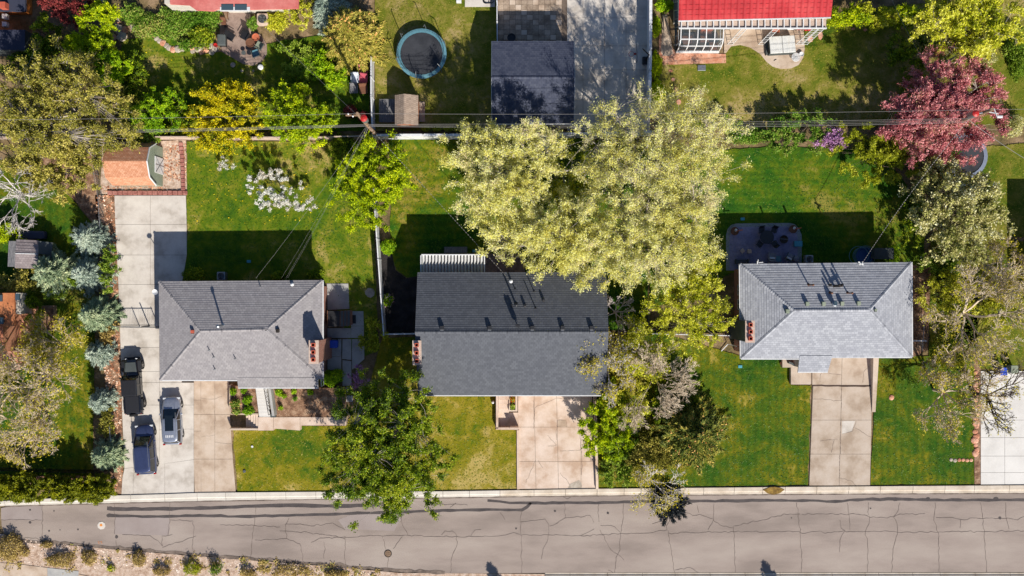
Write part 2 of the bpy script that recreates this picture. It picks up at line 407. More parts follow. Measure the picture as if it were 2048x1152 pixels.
# patches
for pts in ([(230,1032),(338,1034),(340,1058),(337,1071),(229,1068)], [(676,1040),(700,1030),(786,1026),(802,1038),(788,1062),(690,1058)],
            [(2,1040),(84,1040),(85,1010),(2,1016)]):
    MB().sheet(P(pts, .004)).build('asphalt_patch', m_asphalt_l, road)
# tar seals
seals = [([(218,1014),(216,1018),(222,1018),(300,1018),(400,1016),(440,1015),(520,1012),(560,1011),(640,1012),(700,1012),(760,1010)], 6.4),
         ([(214,1031),(222,1031),(240,1032),(330,1033),(400,1031),(470,1033),(560,1031),(640,1029),(730,1026),(830,1023),(900,1021),(960,1020),(1044,1020),(1054,1014),(1062,1006)], 5.4),
         ([(975,1001),(1000,1003),(1020,1006),(1060,1006),(1120,1006),(1220,1005),(1290,1003),(1400,1002),(1520,1001),(1620,1001),(1670,1003),(1700,1000),(1790,998),(1860,1000),(2048,1000),(2600,998)], 5.4)]
for pts, wd in seals:
    q = jag(pts, 14, .5); MB().ribbon(P(q), [wd/20*rnd.uniform(.75, 1.25) for _ in q], .008).build('tar_seal', m_seal, road)
for (x, y) in ((221,1017),(218,1031),(1856,998),(1992,998),(1790,999)):
    MB().sheet([W(x+rnd.uniform(4,6)*math.cos(a), y+rnd.uniform(3,5)*math.sin(a), .0095) for a in [i*.7 for i in range(9)]]).build('tar_seal', m_seal, road)
cr = [[(640,1076),(700,1075),(722,1072),(805,1071),(880,1073),(918,1074),(983,1073),(1012,1070),(1028,1065),(1041,1069)],
 [(1041,1071),(1100,1070),(1162,1071),(1188,1058)],[(1162,1072),(1242,1067),(1300,1066),(1334,1060)],[(1337,1066),(1430,1064),(1470,1064),(1598,1063),(1604,1067),(1640,1062),(1650,1067),(1687,1062),(1700,1063),(1780,1063),(1796,1065),(1880,1064),(1960,1063),(2048,1062)],
 [(1604,1029),(1700,1028),(1730,1030),(1741,1035),(1787,1034),(1800,1028),(1850,1027)],[(1872,1035),(1905,1035),(1922,1039),(1940,1036),(2010,1037),(2035,1040),(2048,1033)],
 [(560,1062),(620,1066),(672,1072),(690,1078)],[(440,1050),(510,1051),(560,1054)],[(510,1080),(573,1077),(600,1088),(608,1125)],[(573,1077),(571,1050),(578,1036)],[(571,1048),(600,1048),(622,1052)],
 [(622,1085),(640,1076)],[(622,1052),(665,1046),(690,1060)],
 [(512,1015),(509,1050),(504,1080),(501,1118)],[(690,1072),(690,1136)],[(648,1084),(648,1118)],[(776,1112),(774,1140)],[(772,1099),(764,1072)],[(786,1098),(805,1073)],[(801,1028),(805,1050),(816,1070)],
 [(914,1072),(914,1090),(905,1110),(900,1147)],[(883,1070),(890,1062),(905,1062),(914,1072)],[(941,1073),(950,1060),(962,1059)],
 [(1041,1020),(1041,1065),(1044,1100),(1043,1147)],[(1041,1044),(1070,1041),(1090,1038),(1098,1050),(1096,1078),(1086,1098),(1083,1118)],[(1100,1052),(1115,1046),(1130,1036),(1180,1031),(1188,1045)],[(1130,1036),(1129,1006)],
 [(1198,1008),(1198,1044)],[(1200,1060),(1210,1080),(1222,1100),(1248,1120)],[(1201,1051),(1222,1051),(1240,1064)],
 [(1247,1005),(1246,1040),(1241,1067),(1240,1100),(1232,1115),(1229,1147)],[(1334,1060),(1333,1052),(1342,1036)],[(1304,1048),(1325,1042),(1333,1050)],[(1336,1060),(1341,1090),(1345,1115),(1350,1147)],
 [(1366,1023),(1385,1031),(1400,1029),(1426,1038),(1440,1050),(1466,1056)],[(1428,1007),(1427,1040),(1416,1060)],[(1467,1052),(1469,1090),(1469,1110),(1471,1147)],[(1469,1052),(1500,1045),(1525,1040),(1555,1032),(1600,1028)],[(1394,1010),(1398,1026)],
 [(1593,1005),(1598,1040),(1600,1065),(1603,1100),(1603,1147)],[(1694,1005),(1698,1030),(1700,1060)],[(1739,1034),(1738,1048),(1731,1062),(1735,1085),(1736,1105),(1735,1145)],[(1737,1005),(1737,1030)],
 [(1688,1064),(1680,1080),(1679,1104)],[(1680,1040),(1682,1056),(1690,1062)],[(1800,1005),(1797,1020),(1787,1034),(1795,1055),(1795,1068),(1786,1098),(1783,1145)],
 [(1870,1005),(1868,1034),(1873,1060),(1877,1066),(1878,1145)],[(1960,1005),(1965,1035),(1968,1075),(1971,1110),(1973,1145)],[(1921,1040),(1920,1056)],[(2011,1005),(2012,1035),(2018,1058)],
 [(85,1012),(86,1040),(84,1082)],[(2,1039),(84,1040)],[(229,1005),(229,1068)],[(340,1004),(339,1036),(336,1070)],[(232,1080),(232,1100)],[(245,1069),(300,1071),(325,1092)],[(325,1092),(324,1072),(345,1069)],[(325,1095),(370,1080),(392,1072)],[(386,1106),(388,1060),(386,1042),(340,1040)],
 [(30,1076),(60,1076),(110,1082)],[(1000,1025),(1010,1040)],[(870,1010),(910,1008),(935,1010)],[(900,1015),(912,1006)],[(1120,990),(1135,998),(1150,990)],[(1228,1147),(1216,1140)],[(1350,1140),(1380,1135),(1400,1147)]]
cb = MB(); cb2 = MB()
for q in cr:
    k = jag(q, 6, .9); cb.ribbon(P(k), [rnd.uniform(.018, .05) for _ in k], .013)
cb.build('crack_lines', m_crack, road)['kind'] = 'stuff'
e = jag([(x, yk(x, SB)-1.5) for x in range(10, 900, 20)], 8, .8); cb2.ribbon(P(e), [rnd.uniform(.15, .45) for _ in e], .017)
e = jag([(x, yk(x, KB)+.6) for x in range(10, 2100, 20)], 8, .2); cb2.ribbon(P(e), [rnd.uniform(.05, .14) for _ in e], .017)
cb2.build('edge_grit', m_dirtline, road)['kind'] = 'stuff'
for (x, y, r_) in ((233,1074,3.6),(60,1045,2.6),(120,1060,1.2),(108,1022,1.4),(60,1020,2),(98,1062,2),(156,1059,1.8),(1110,1022,2.2),(1216,1026,2.4),(1741,1017,1.6),(1583,1036,1.2),(1032,1057,2),(2000,1036,3)):
    MB().sheet([W(x+r_*rnd.uniform(.8,1.2)*math.cos(a), y+r_*rnd.uniform(.7,1.1)*math.sin(a), .021) for a in [i*.7 for i in range(9)]]).build('oil_spot', m_seal, road)
# manhole, valve cover, paint mark
mh = empty('manhole_cover', W(776,1107,.0), 'round rusty brown manhole cover set in the asphalt near the lower road edge', 'manhole cover')
MB().lathe(W(776,1107,0), [(.39,.002),(.38,.026),(.33,.026),(.32,.018)], 24).build('rim', m_iron, mh)
g = MB().lathe(W(776,1107,0), [(.31,.012),(.30,.02)], 24)
for i in range(-3, 4): g.box((W(776,1107).x-.26+abs(i)*.03, W(776,1107).y+i*.08-.015, .02), (W(776,1107).x+.26-abs(i)*.03, W(776,1107).y+i*.08+.015, .03))
g.build('lid', m_wood, mh)
vc = empty('valve_cover', W(203,1051,0), 'pale octagonal concrete collar with an orange spot in the asphalt', 'valve cover')
MB().prism([W(203+8.2*math.cos(a), 1051+8*math.sin(a)) for a in [i*math.pi/4+.2 for i in range(8)]], 0, .03).build('collar', m_conc_l, vc)
MB().prism([W(202.5+3.2*math.cos(a), 1050+3*math.sin(a)) for a in [.3,1.5,2.6,3.8,5.2]], .03, .045).build('lid', plain('orange_paint', (240,150,60), .8), vc)
pm = MB(); pc = W(200,1085)
for q in ([(196,1083),(199,1084),(197,1086),(199,1088)], [(201,1083),(204,1083),(202,1085),(205,1087)]): pm.ribbon(P(q), .05, .025)
tag(pm.build('paint_mark', plain('orange_mark', (226,150,100), .9)), 'small faded orange utility paint squiggle on the asphalt', 'paint mark')

# kerbs, one stone after another
def kerb(name, label, top, bot, joints, m_fn, hz=.13):
    r_ = empty(name, W(joints[0], top(joints[0]), 0), label, 'kerb')
    for a, b in zip(joints[:-1], joints[1:]):
        a2, b2 = a+.35, b-.35; mb = MB()
        rows = [(-.15, 0), (-.15, hz), (.12, hz), (.55, hz-.02), (.66, .03), (1, .012), (1, -.05)]; n = len(rows); vs = []
        for x in (a2, b2):
            t_, bo = top(x), bot(x)
            for f_, z in rows:
                q = W(x, t_+(bo-t_)*max(f_, 0)); vs.append((q.x, q.y, z+ (0 if f_ >= 0 else 0)))
        fs = [(i, n+i, n+i+1, i+1) for i in range(n-1)] + [tuple(range(n)), tuple(range(2*n-1, n-1, -1))]
        mb.add(vs, fs); mb.build('kerb_stone', m_fn(a), r_)
    return r_
kerb('kerb', 'long pale concrete kerb along the houses side of the street', lambda x: yk(x, KT), lambda x: yk(x, KB),
     [-100,-40,10,70,130,200,262,330,395,452,512,572,632,692,752,812,886,939,1000,1068,1131,1194,1248,1288,1345,1407,1468,1525,1570,1633,1697,1760,1825,1889,1948,2018,2080,2140],
     lambda a: m_kerb_w if a < 1000 else m_kerb)
kerb('kerb', 'concrete kerb strip on the far side of the street at the bottom edge', lambda x: 1156.5, lambda x: 1145.6,
     [1090,1140,1215,1285,1350,1420,1490,1560,1664,1730,1757,1825,1880,1950,2020,2090], lambda a: m_kerb)

# paving in slabs
def inset(pts, d):
    c = Vector((0, 0)); n = len(pts)
    A = sum(pts[i][0]*pts[(i+1)%n][1]-pts[(i+1)%n][0]*pts[i][1] for i in range(n)); sg = 1 if A > 0 else -1; out = []
    for i in range(n):
        p0, p1, p2 = Vector(pts[i-1][:2]), Vector(pts[i][:2]), Vector(pts[(i+1) % n][:2])
        d1 = (p1-p0).normalized(); d2 = (p2-p1).normalized()
        n1 = Vector((-d1.y, d1.x))*sg; n2 = Vector((-d2.y, d2.x))*sg
        b = n1+n2; k = d/max(.35, b.dot(n1)) if b.length > 1e-6 else d
        q = p1 + b*k; out.append((q.x, q.y))
    return out
def slabs(name, polys, m, z=.05, names='slab', gap=.014, base=None, z0=-.03):
    r_ = empty(name, W(*polys[0][0], 0), None, None); r_['kind'] = 'structure'
    if base: MB().sheet(P(base, z-.03)).build('joint_bed', m_joint, r_)
    for i, q in enumerate(polys):
        MB().prism(inset(P(q), gap), z0, z+.0006*((i*7) % 5)).build(names, m[i % len(m)] if isinstance(m, list) else m, r_)
    return r_
def cracks(parent, lines, z=.056, wd=.022):
    mb = MB()
    for q in lines:
        k = jag(q, 5, .7); mb.ribbon(P(k), [rnd.uniform(wd*.5, wd*1.2) for _ in k], z)
    mb.build('crack_lines', m_crack, parent)['kind'] = 'stuff'
def grid(xe, ye, fx=None):
    "cells between column edges and rows; edges may be functions of y"
    out = []
    for a, b in zip(ye[:-1], ye[1:]):
        for p, q in zip(xe[:-1], xe[1:]):
            f = lambda e, y: e(y) if callable(e) else e
            out.append([(f(p, a), a), (f(q, a), a), (f(q, b), b), (f(p, b), b)])
    return out
L1 = lambda y: yk(y, [(391,229),(450,231),(511,234),(569,237),(655,240),(743,243),(810,244),(929,249),(955,246),(989,243)])
R1 = lambda y: yk(y, [(391,372),(460,374),(511,374),(540,367),(570,364),(700,364)])
d1 = slabs('driveway', grid([L1, 301, R1], [391,449,510,569]) + grid([L1, 319, R1], [569,655,695,743,765]) +
           grid([L1, 319, 388], [765,810]) + [[(244,810),(319,810),(319,929),(249,937)], [(319,810),(388,810),(388,919),(319,929)],
           [(249,937),(330,927),(330,989),(243,990),(245,957)], [(330,927),(388,919),(390,988),(330,989)]], m_conc_l,
           base=[(229,391),(372,391),(374,511),(364,560),(364,765),(388,765),(390,988),(243,990),(246,955),(249,935),(240,655)])
cracks(d1, [[(268,935),(267,988)],[(319,860),(388,858)]])
d1b = slabs('driveway', grid([388, lambda y: yk(y,[(760,402),(990,403)])], [760,800,829,862,918,987]) + grid([402, 430, lambda y: yk(y,[(760,458),(860,461),(985,472)])], [760,829,918,985]),
            m_conc_b, base=[(388,760),(459,760),(461,860),(472,985),(390,987)])
cracks(d1b, [[(402,796),(430,798),(445,792)],[(402,874),(430,870)],[(430,884),(462,887)],[(430,860),(430,820)]])
d2 = slabs('driveway', grid([1036, lambda y: yk(y,[(785,1068),(978,1072)]), lambda y: yk(y,[(785,1113),(978,1117)]), 1162, lambda y: yk(y,[(785,1184),(978,1192)])], [785,854,923,978]), m_conc_p,
           base=[(1036,785),(1184,785),(1192,978),(1036,978)])
cracks(d2, [[(1066,858),(1070,815),(1090,806),(1112,796),(1135,798),(1150,795)],[(1095,870),(1113,890)],[(1096,892),(1113,890)],[(1072,920),(1062,940),(1052,965)],[(1076,920),(1085,935)],[(1113,880),(1113,850)],
   [(1120,945),(1135,962),(1140,972)],[(1160,870),(1162,900),(1164,920),(1163,950)],[(1120,902),(1160,900),(1180,885)],[(1180,790),(1182,800),(1176,815)],[(1115,840),(1132,840),(1134,853),(1115,853),(1115,840)],[(1066,800),(1068,840)]], wd=.03)
MB().sheet([W(x,y,.058) for x,y in ((1140,968),(1158,960),(1163,966),(1164,976),(1136,976))]).build('patch', m_stonepale, d2)
MB().sheet([W(x,y,.058) for x,y in ((1116,841),(1131,840),(1133,853),(1116,854))]).build('patch', m_conc_b, d2)
d3 = slabs('driveway', [[(1585,712),(1622,712),(1622,768),(1582,768)]] + grid([1624, lambda y: yk(y,[(712,1684),(970,1678)]), lambda y: yk(y,[(712,1745),(770,1744),(970,1740)])], [712,770]) +
           grid([lambda y: yk(y,[(770,1626),(970,1618)]), lambda y: yk(y,[(770,1683),(970,1678)]), lambda y: yk(y,[(770,1744),(970,1740)])], [772,840,908,971]), m_conc_t,
           base=[(1585,712),(1746,712),(1740,971),(1618,971),(1625,768),(1583,768)])
cracks(d3, [[(1683,774),(1678,970)],[(1725,765),(1726,745),(1737,733),(1743,730)],[(1640,750),(1643,745),(1683,750)],[(1640,765),(1640,750)],[(1625,798),(1650,799),(1683,801)],[(1712,842),(1705,862),(1684,868)],[(1708,855),(1742,874)],
   [(1680,956),(1700,960),(1712,971)],[(1662,905),(1668,880)],[(1640,882),(1675,878)]], wd=.03)
MB().ribbon(P(jag([(1625,771),(1744,772)], 8, .4)), .16, .057).build('expansion_joint', m_woodd, d3)
MB().sheet([W(x,y,.058) for x,y in ((1684,842),(1710,842),(1704,862),(1684,868))]).build('patch', m_conc_l, d3)
d4 = slabs('driveway', grid([1961, 2009, 2056, 2110], [742,840,875,912,945,969]), m_conc_w, base=[(1961,742),(2110,742),(2110,969),(1961,969)])
d5 = slabs('driveway', grid([1134, 1166, 1209, 1252, 1300], [-80,-20,36,92,140,200,262]), m_conc_l, base=[(1134,-80),(1300,-80),(1300,262),(1134,262)])
pv = slabs('paver_court', grid([996+i*11.6 for i in range(12)], [-30+i*10 for i in range(17)]), [m_paver]*3+[m_conc_b], names='paver', base=[(995,-30),(1136,-30),(1136,130),(995,130)])
sw = slabs('pavement', [[(-20,1124),(30,1127),(95,1135),(95,1165),(-20,1160)],[(158,1148),(205,1158),(205,1170),(156,1170)],[(205,1156),(330,1168),(330,1180),(205,1180)]], m_conc_b)
MB().prism(inset(P([(95,1135),(158,1142),(156,1170),(95,1165)]), .014), -.03, .05).build('slab', m_conc_g, sw)
struct('gravel_bed', MB().sheet(P([(-60,1066),(10,1068),(32,1085),(120,1089),(240,1100),(400,1113),(560,1125),(700,1137),(800,1146),(1090,1148),(1090,1240),(-60,1240)], .01)), m_gravel)
# lawns
def lawn(pts, m, z=.02, nm='lawn'): return struct(nm, MB().sheet(P(pts, z)), m)
LW = []
def lawnr(pts, m, z=.02):
    k = jag(pts+[pts[0]], 12, .8)[:-1]; LW.append((k, m, z)); return lawn(k, m, z)
lawnr([(374,283),(736,283),(747,420),(752,560),(758,700),(712,720),(655,566),(364,562),(372,520),(375,470),(373,400)], m_lawn1)
lawnr([(778,279),(1180,277),(1296,290),(1296,660),(1215,660),(1000,600),(970,545),(838,551),(815,556),(793,540),(784,510),(780,450),(782,400)], m_lawn2)
lawnr([(1300,298),(1480,298),(1560,292),(1760,300),(1850,420),(1846,530),(1480,535),(1440,560),(1300,620)], m_lawn3)
lawnr([(466,860),(538,861),(572,852),(690,852),(735,780),(765,675),(834,674),(838,790),(990,792),(990,858),(1033,861),(1033,977),(900,981),(640,983),(475,984)], m_lawn4)
lawnr([(1194,790),(1210,680),(1300,660),(1480,712),(1584,716),(1582,770),(1622,772),(1616,970),(1380,973),(1196,977)], m_lawn5)
lawnr([(1750,712),(1858,712),(1862,540),(1958,560),(1950,780),(1948,969),(1741,970),(1748,824)], m_lawn5)
lawnr([(750,-30),(992,-30),(995,250),(860,262),(750,262)], m_lawn6)
lawnr([(1318,128),(1450,126),(1452,88),(1600,60),(1700,20),(2120,-20),(2120,250),(1318,256)], m_lawn6)
lawnr([(1900,300),(2120,280),(2120,470),(1960,480)], m_lawn6)
lawnr([(242,80),(330,70),(400,110),(700,60),(738,120),(738,262),(236,262)], m_lawn1)
lawnr([(-30,330),(60,330),(130,380),(195,460),(190,600),(186,960),(-30,965)], m_lawn5)
lawnr([(1862,474),(2060,484),(2060,738),(1962,738),(1900,620),(1862,600)], m_lawn6)
lawnr([(-30,735),(60,735),(110,700),(110,610),(190,600),(190,560),(60,560),(80,620),(60,700)], m_lawn6, .022)
# dark mulch beside the middle house
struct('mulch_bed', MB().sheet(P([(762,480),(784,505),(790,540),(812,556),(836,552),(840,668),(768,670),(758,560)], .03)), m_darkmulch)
struct('mulch_bed', MB().sheet(P([(190,390),(229,391),(240,655),(245,860),(246,955),(243,990),(225,992),(215,880),(205,640),(196,480)], .024)), m_mulch)
struct('mulch_bed', MB().sheet(P([(205,286),(372,280),(374,388),(200,388)], .022)), m_gravel)
struct('mulch_bed', MB().sheet(P([(70,285),(196,285),(196,460),(150,400),(80,350)], .024)), m_mulch)
struct('mulch_bed', MB().sheet(P([(-40,570),(50,570),(78,610),(60,690),(60,720),(40,740),(-40,740)], .026)), m_sand)
struct('mulch_bed', MB().sheet(P([(1826,530),(1862,530),(1856,700),(1826,714)], .026)), m_mulch)
struct('mulch_bed', MB().sheet(P([(1948,700),(1961,740),(1961,969),(1949,969)], .028)), m_mulch)
struct('mulch_bed', MB().sheet(P([(1318,60),(1352,105),(1452,108),(1452,126),(1318,130)], .028)), m_sand)
# tufts of real grass over the lawns
def inside(px, py, poly):
    c = np.zeros(len(px), bool); n = len(poly)
    for i in range(n):
        x0, y0 = poly[i]; x1, y1 = poly[(i+1) % n]
        if y0 == y1: continue
        k = ((y0 > py) != (y1 > py)) & (px < (x1-x0)*(py-y0)/(y1-y0)+x0); c ^= k
    return c
rg = np.random.default_rng(5)
def blades(pos, size, m, name='grass', lean=1.1, parent=None):
    n = len(pos); a = rg.uniform(0, 2*np.pi, n); s_ = size*rg.uniform(.5, 1.4, n)
    u = np.stack([np.cos(a), np.sin(a), np.zeros(n)], 1)*s_[:, None]*.5
    b = rg.uniform(0, 2*np.pi, n); tip = np.stack([np.cos(b)*lean, np.sin(b)*lean, rg.uniform(.12, .4, n)], 1)*s_[:, None]
    V = np.stack([pos-u, pos+u, pos+tip], 1).reshape(-1, 3)
    return tag(npmesh(name, V, 3, m, None, (0, 0, 0)), kind='stuff')
mg = leafmat('grass_blades', [(54,86,20),(68,102,24),(84,114,30),(104,126,38)], 1.5, .14, .2)
mg2 = leafmat('grass_blades_dry', [(88,104,30),(112,120,40),(140,136,56),(160,148,76)], 1.4, .2, .2)
for k, m, z in LW:
    px = [p[0] for p in k]; py = [p[1] for p in k]
    n = int((max(px)-min(px))*(max(py)-min(py))/400*34)
    x = rg.uniform(min(px), max(px), n); y = rg.uniform(min(py), max(py), n); ok = inside(x, y, k) & (x > -10) & (x < 2060) & (y > -10)
    x, y = x[ok], y[ok]; pos = np.stack([(x-1024)/20, (576-y)/20, np.full(len(x), z)], 1)
    blades(pos, .12, mg2 if m in (m_lawn4, m_lawn6) else mg)
def scatter(poly, n, size, m, name, z=.03, lean=.6):
    px = [p[0] for p in poly]; py = [p[1] for p in poly]
    x = rg.uniform(min(px), max(px), n); y = rg.uniform(min(py), max(py), n); ok = inside(x, y, poly); x, y = x[ok], y[ok]
    return blades(np.stack([(x-1024)/20, (576-y)/20, np.full(len(x), z)], 1), size, m, name, lean)
m_dand = leafmat('dandelion_yellow', [(226,190,20),(250,214,40)], 1.2)
scatter([(380,290),(640,290),(640,450),(380,450)], 230, .14, m_dand, 'dandelions', .09)
scatter([(245,90),(360,90),(360,200),(245,200)], 30, .16, m_dand, 'dandelions', .09)
m_chips = leafmat('mulch_chips', [(96,60,44),(160,104,76),(206,160,130),(226,204,184)], 1.2, .5, 0)
scatter([(190,390),(229,391),(240,655),(246,955),(225,992),(215,880),(205,640)], 2600, .17, m_chips, 'bark_chips', .03, 1.2)
scatter([(205,370),(372,360),(372,290),(330,290),(330,384),(205,386)], 1500, .16, m_chips, 'bark_chips', .03, 1.2)
l_weed = leafmat('dry_weeds', [(110,92,50),(146,124,70),(176,154,98),(120,128,60)], 1.2, .5, .1)
wp = []
for i in range(70):
    x = rg.uniform(-10, 760); y = yk(x, SB)+rg.uniform(2, 60)*(1-x/1100); s_ = rg.uniform(.06, .3)
    wp.append(np.stack([(x-1024)/20+rg.normal(0, s_, 40), (576-y)/20+rg.normal(0, s_, 40), np.full(40, .02)+rg.uniform(0, .1, 40)], 1))
blades(np.concatenate(wp), .16, l_weed, 'weeds', .9)
scatter([(-30,1070),(400,1118),(800,1150),(800,1160),(-30,1130)], 5000, .12, leafmat('gravel_bits', [(160,130,112),(200,172,150),(226,206,190),(240,226,214)], 1.3, .5, 0), 'gravel', .015, 1.3)
# ------------------------------------------------------------------ buildings
def facet(house, eL, eR, tR, tL, mat, rh=.22, lift=.03, name='shingle_courses'):
    "overlapping courses of shingles on a planar roof facet (eave left/right seen from outside, top right/left)"
    eL, eR, tR, tL = map(Vector, (eL, eR, tR, tL)); u = (eR-eL).normalized()
    nrm = (eR-eL).cross(tL-eL if (tL-eL).length > 1e-5 else tR-eL).normalized()
    if nrm.z < 0: nrm = -nrm
    H = (tL-eL).dot(nrm.cross(u)) ; up = nrm.cross(u)
    if up.z < 0: up = -up
    H = (tL-eL).dot(up); n = max(1, int(math.ceil(H/rh))); mb = MB(); mb.uv = []
    s = lambda p: (p-eL).dot(u)
    def ext(t):
        f = min(1, t/H); return s(eL)+(s(tL)-s(eL))*f, s(eR)+(s(tR)-s(eR))*f
    for i in range(n):
        t0, t1 = i*rh, min(H, (i+1)*rh+.01); a0, b0 = ext(t0); a1, b1 = ext(t1)
        q = []
        for a, t, h in ((a0, t0, 0.0), (b0, t0, 0.0), (a0, t0, lift), (b0, t0, lift), (b1, t1, .003), (a1, t1, .003)):
            q.append(eL+u*a+up*t+nrm*h); mb.uv.append((a, t if t <= t0 else (i+1)*rh-.004))
        mb.uv[-6] = (a0, i*rh+.02); mb.uv[-5] = (b0, i*rh+.02); mb.uv[-4] = (a0, i*rh+.012); mb.uv[-3] = (b0, i*rh+.012)
        mb.add(q, [(0,1,3,2),(2,3,4,5)])
    o = mb.build(name, mat, house); o['kind'] = 'stuff'; return o
def caps(house, a, b, mat, step=.24, wd=.15, name='ridge_caps'):
    a, b = Vector(a), Vector(b); d = (b-a).normalized(); sd_ = Vector((-d.y, d.x, 0)).normalized(); L = (b-a).length; n = int(L/step)
    mb = MB(); mb.uv = []
    for i in range(n):
        p = a+d*(i*step); q = a+d*(min(L, (i+1)*step+.03)); h = .055
        vs = [p+sd_*wd+Vector((0,0,-.02)), p+Vector((0,0,h)), p-sd_*wd+Vector((0,0,-.02)), q+sd_*wd+Vector((0,0,-.045)), q+Vector((0,0,h-.03)), q-sd_*wd+Vector((0,0,-.045))]
        mb.add(vs, [(0,1,4,3),(1,2,5,4),(0,2,1)])
        c = i*7.3; mb.uv += [(c, 0), (c, .1), (c, .2), (c+.02, 0), (c+.02, .1), (c+.02, .2)]
    o = mb.build(name, mat, house); o['kind'] = 'stuff'; return o
def solid(house, pts, fs, m, name='roof_deck'):
    return MB().add(pts, fs).build(name, m, house)
def windows(house, side, xs_, y, z0, z1, wd, m=None):
    "side: 's','n' (y plane) or 'e','w' (x plane)"
    for c in xs_:
        f = MB(); g = MB(); o = -1 if side in 'sw' else 1
        for (a0, a1, b0, b1) in ((-wd/2-.07, wd/2+.07, z0-.07, z0), (-wd/2-.07, wd/2+.07, z1, z1+.07), (-wd/2-.07, -wd/2, z0, z1), (wd/2, wd/2+.07, z0, z1), (-.025, .025, z0, z1)):
            if side in 'ns': f.box((c+a0, y, b0), (c+a1, y+o*.05, b1))
            else: f.box((y, c+a0, b0), (y+o*.05, c+a1, b1))
        if side in 'ns': g.box((c-wd/2+.002, y-o*.02, z0+.002), (c+wd/2-.002, y+o*.02, z1-.002))
        else: g.box((y-o*.02, c-wd/2+.002, z0+.002), (y+o*.02, c+wd/2-.002, z1-.002))
        fo = f.build('window', m or m_white, house); g.build('pane', m_glass, fo)
def chimney(house, x0, x1, y0, y1, z0, z1, m, flues, capm=None, axis='y', mask=None):
    ch = MB().box((x0, y0, z0), (x1, y1, z1-.12)).build('chimney', m, house)
    MB().box((x0-.06, y0-.06, z1-.12), (x1+.06, y1+.06, z1)).build('chimney_cap', capm or m_cap, ch)
    for i, f_ in enumerate(flues):
        cx, cy = (x0+x1)/2, y0+(y1-y0)*f_; a = .18; b = .12; mb = MB()
        for (p, q) in (((-a,-a),(a,-b)), ((-a,b),(a,a)), ((-a,-b),(-b,b)), ((b,-b),(a,b))):
            mb.box((cx+p[0], cy+p[1], z1), (cx+q[0], cy+q[1], z1+.3))
        mb.build('flue', m_flue if not mask or i != mask else m_cap, ch)
        MB().box((cx-b+.002, cy-b+.002, z1+.001), (cx+b-.002, cy+b-.002, z1+.06)).build('flue_opening', m_soot, ch)
    return ch
def onroof(px, py, zf, it=8):
    z = 4
    for _ in range(it):
        p = W(px, py, z); z = zf(p.x, p.y)
    return W(px, py, z)
def pipe(house, p, h, r=.06, m=None, name='vent_pipe', capr=0):
    mb = MB().tube(p-Vector((0,0,.1)), p+Vector((0,0,h)), r, r, 10)
    mb.lathe(p-Vector((0,0,.02)), [(r*2.4,0),(r*1.2,.08)], 10)
    if capr: mb.lathe(p+Vector((0,0,h-.02)), [(capr,0),(capr,.09),(capr*.3,.16)], 12)
    return mb.build(name, m or m_steel, house)
def boxvent(house, p, m, s=.2, h=.24, front=None):
    v = MB().box((p.x-s, p.y-s, p.z-.15), (p.x+s, p.y+s, p.z+h)).build('roof_vent', m, house, bevel=.03)
    MB().box((p.x-s*.8, p.y-s-.05, p.z-.05), (p.x+s*.8, p.y-s-.004, p.z+h-.05)).build('vent_hood', front or m_cap, v)
    return v
def gutter(house, pts, m, r=.06):
    mb = MB()
    for a, b in zip(pts[:-1], pts[1:]):
        a, b = Vector(a), Vector(b); d = (b-a).normalized(); n_ = Vector((d.y, -d.x, 0))
        mb.add([a-Vector((0,0,.12)), b-Vector((0,0,.12)), b+n_*.1-Vector((0,0,.12)), a+n_*.1-Vector((0,0,.12)), a, b, b+n_*.1, a+n_*.1],
               [(0,1,2,3)[::-1],(3,2,6,7),(7,6,5,4),(0,3,7,4),(1,5,6,2)])
    return mb.build('gutter', m, house)

# ---- left house: hip roof
h1 = empty('brick_house', W(482, 668, 0), 'low brick house with a grey-brown hip roof, brown roof vents and cars parked beside it', 'house')
z1, zr1 = 4.0, 5.6
NW, NE = W(318,563,z1), W(645,560.5,z1); SW, SE = W(320,760,z1), W(645,758,z1)
RL, RR = W(401,662,zr1), W(534,659,zr1)
MB().box((NW.x+.4, SW.y+.5, -.05), (NE.x-.42, NW.y-.45, 3.84)).build('wall', m_brick, h1)
MB().box((W(475,760,3.8).x+.1, W(475,774,3.76).y+.45, -.05), (W(637,774,3.76).x-.3, SW.y+.9, 3.6)).build('wall', m_offw, h1)
dk = Vector((0,0,-.17))
solid(h1, [NW,NE,SE,SW,RL,RR,NW+dk,NE+dk,SE+dk,SW+dk], [(1,0,4,5),(3,2,5,4),(0,3,4),(2,1,5),(0,1,7,6),(1,2,8,7),(2,3,9,8),(3,0,6,9),(6,7,8,9)], m_deck)
facet(h1, NE, NW, RL, RR, m_roof1); facet(h1, SW, SE, RR, RL, m_roof1)
facet(h1, NW, SW, RL, RL, m_roof1); facet(h1, SE, NE, RR, RR, m_roof1)
# porch extension of the south slope
sl = (zr1-z1)/(RL.y-SW.y); xa, xb = W(475,760,4).x, W(637,774,3.76).x; ys = SW.y-.74; e0 = z1-.74*sl
up_l = Vector((xa, SW.y+.25, z1+.25*sl+.035)); up_r = Vector((xb, SW.y+.25, z1+.25*sl+.035)); lo_l = Vector((xa, ys, e0+.03)); lo_r = Vector((xb, ys, e0+.03))
solid(h1, [lo_l, lo_r, up_r-Vector((0,0,.03)), up_l-Vector((0,0,.03)), lo_l+dk, lo_r+dk, up_r+dk, up_l+dk], [(0,1,2,3),(0,4,5,1),(1,5,6,2),(0,3,7,4),(4,7,6,5)], m_white)
facet(h1, lo_l, lo_r, up_r, up_l, m_roof1)
for a, b in ((RL, RR), (NW, RL), (SW, RL), (NE, RR), (SE, RR)): caps(h1, a+Vector((0,0,.03)), b+Vector((0,0,.03)), m_roof1)
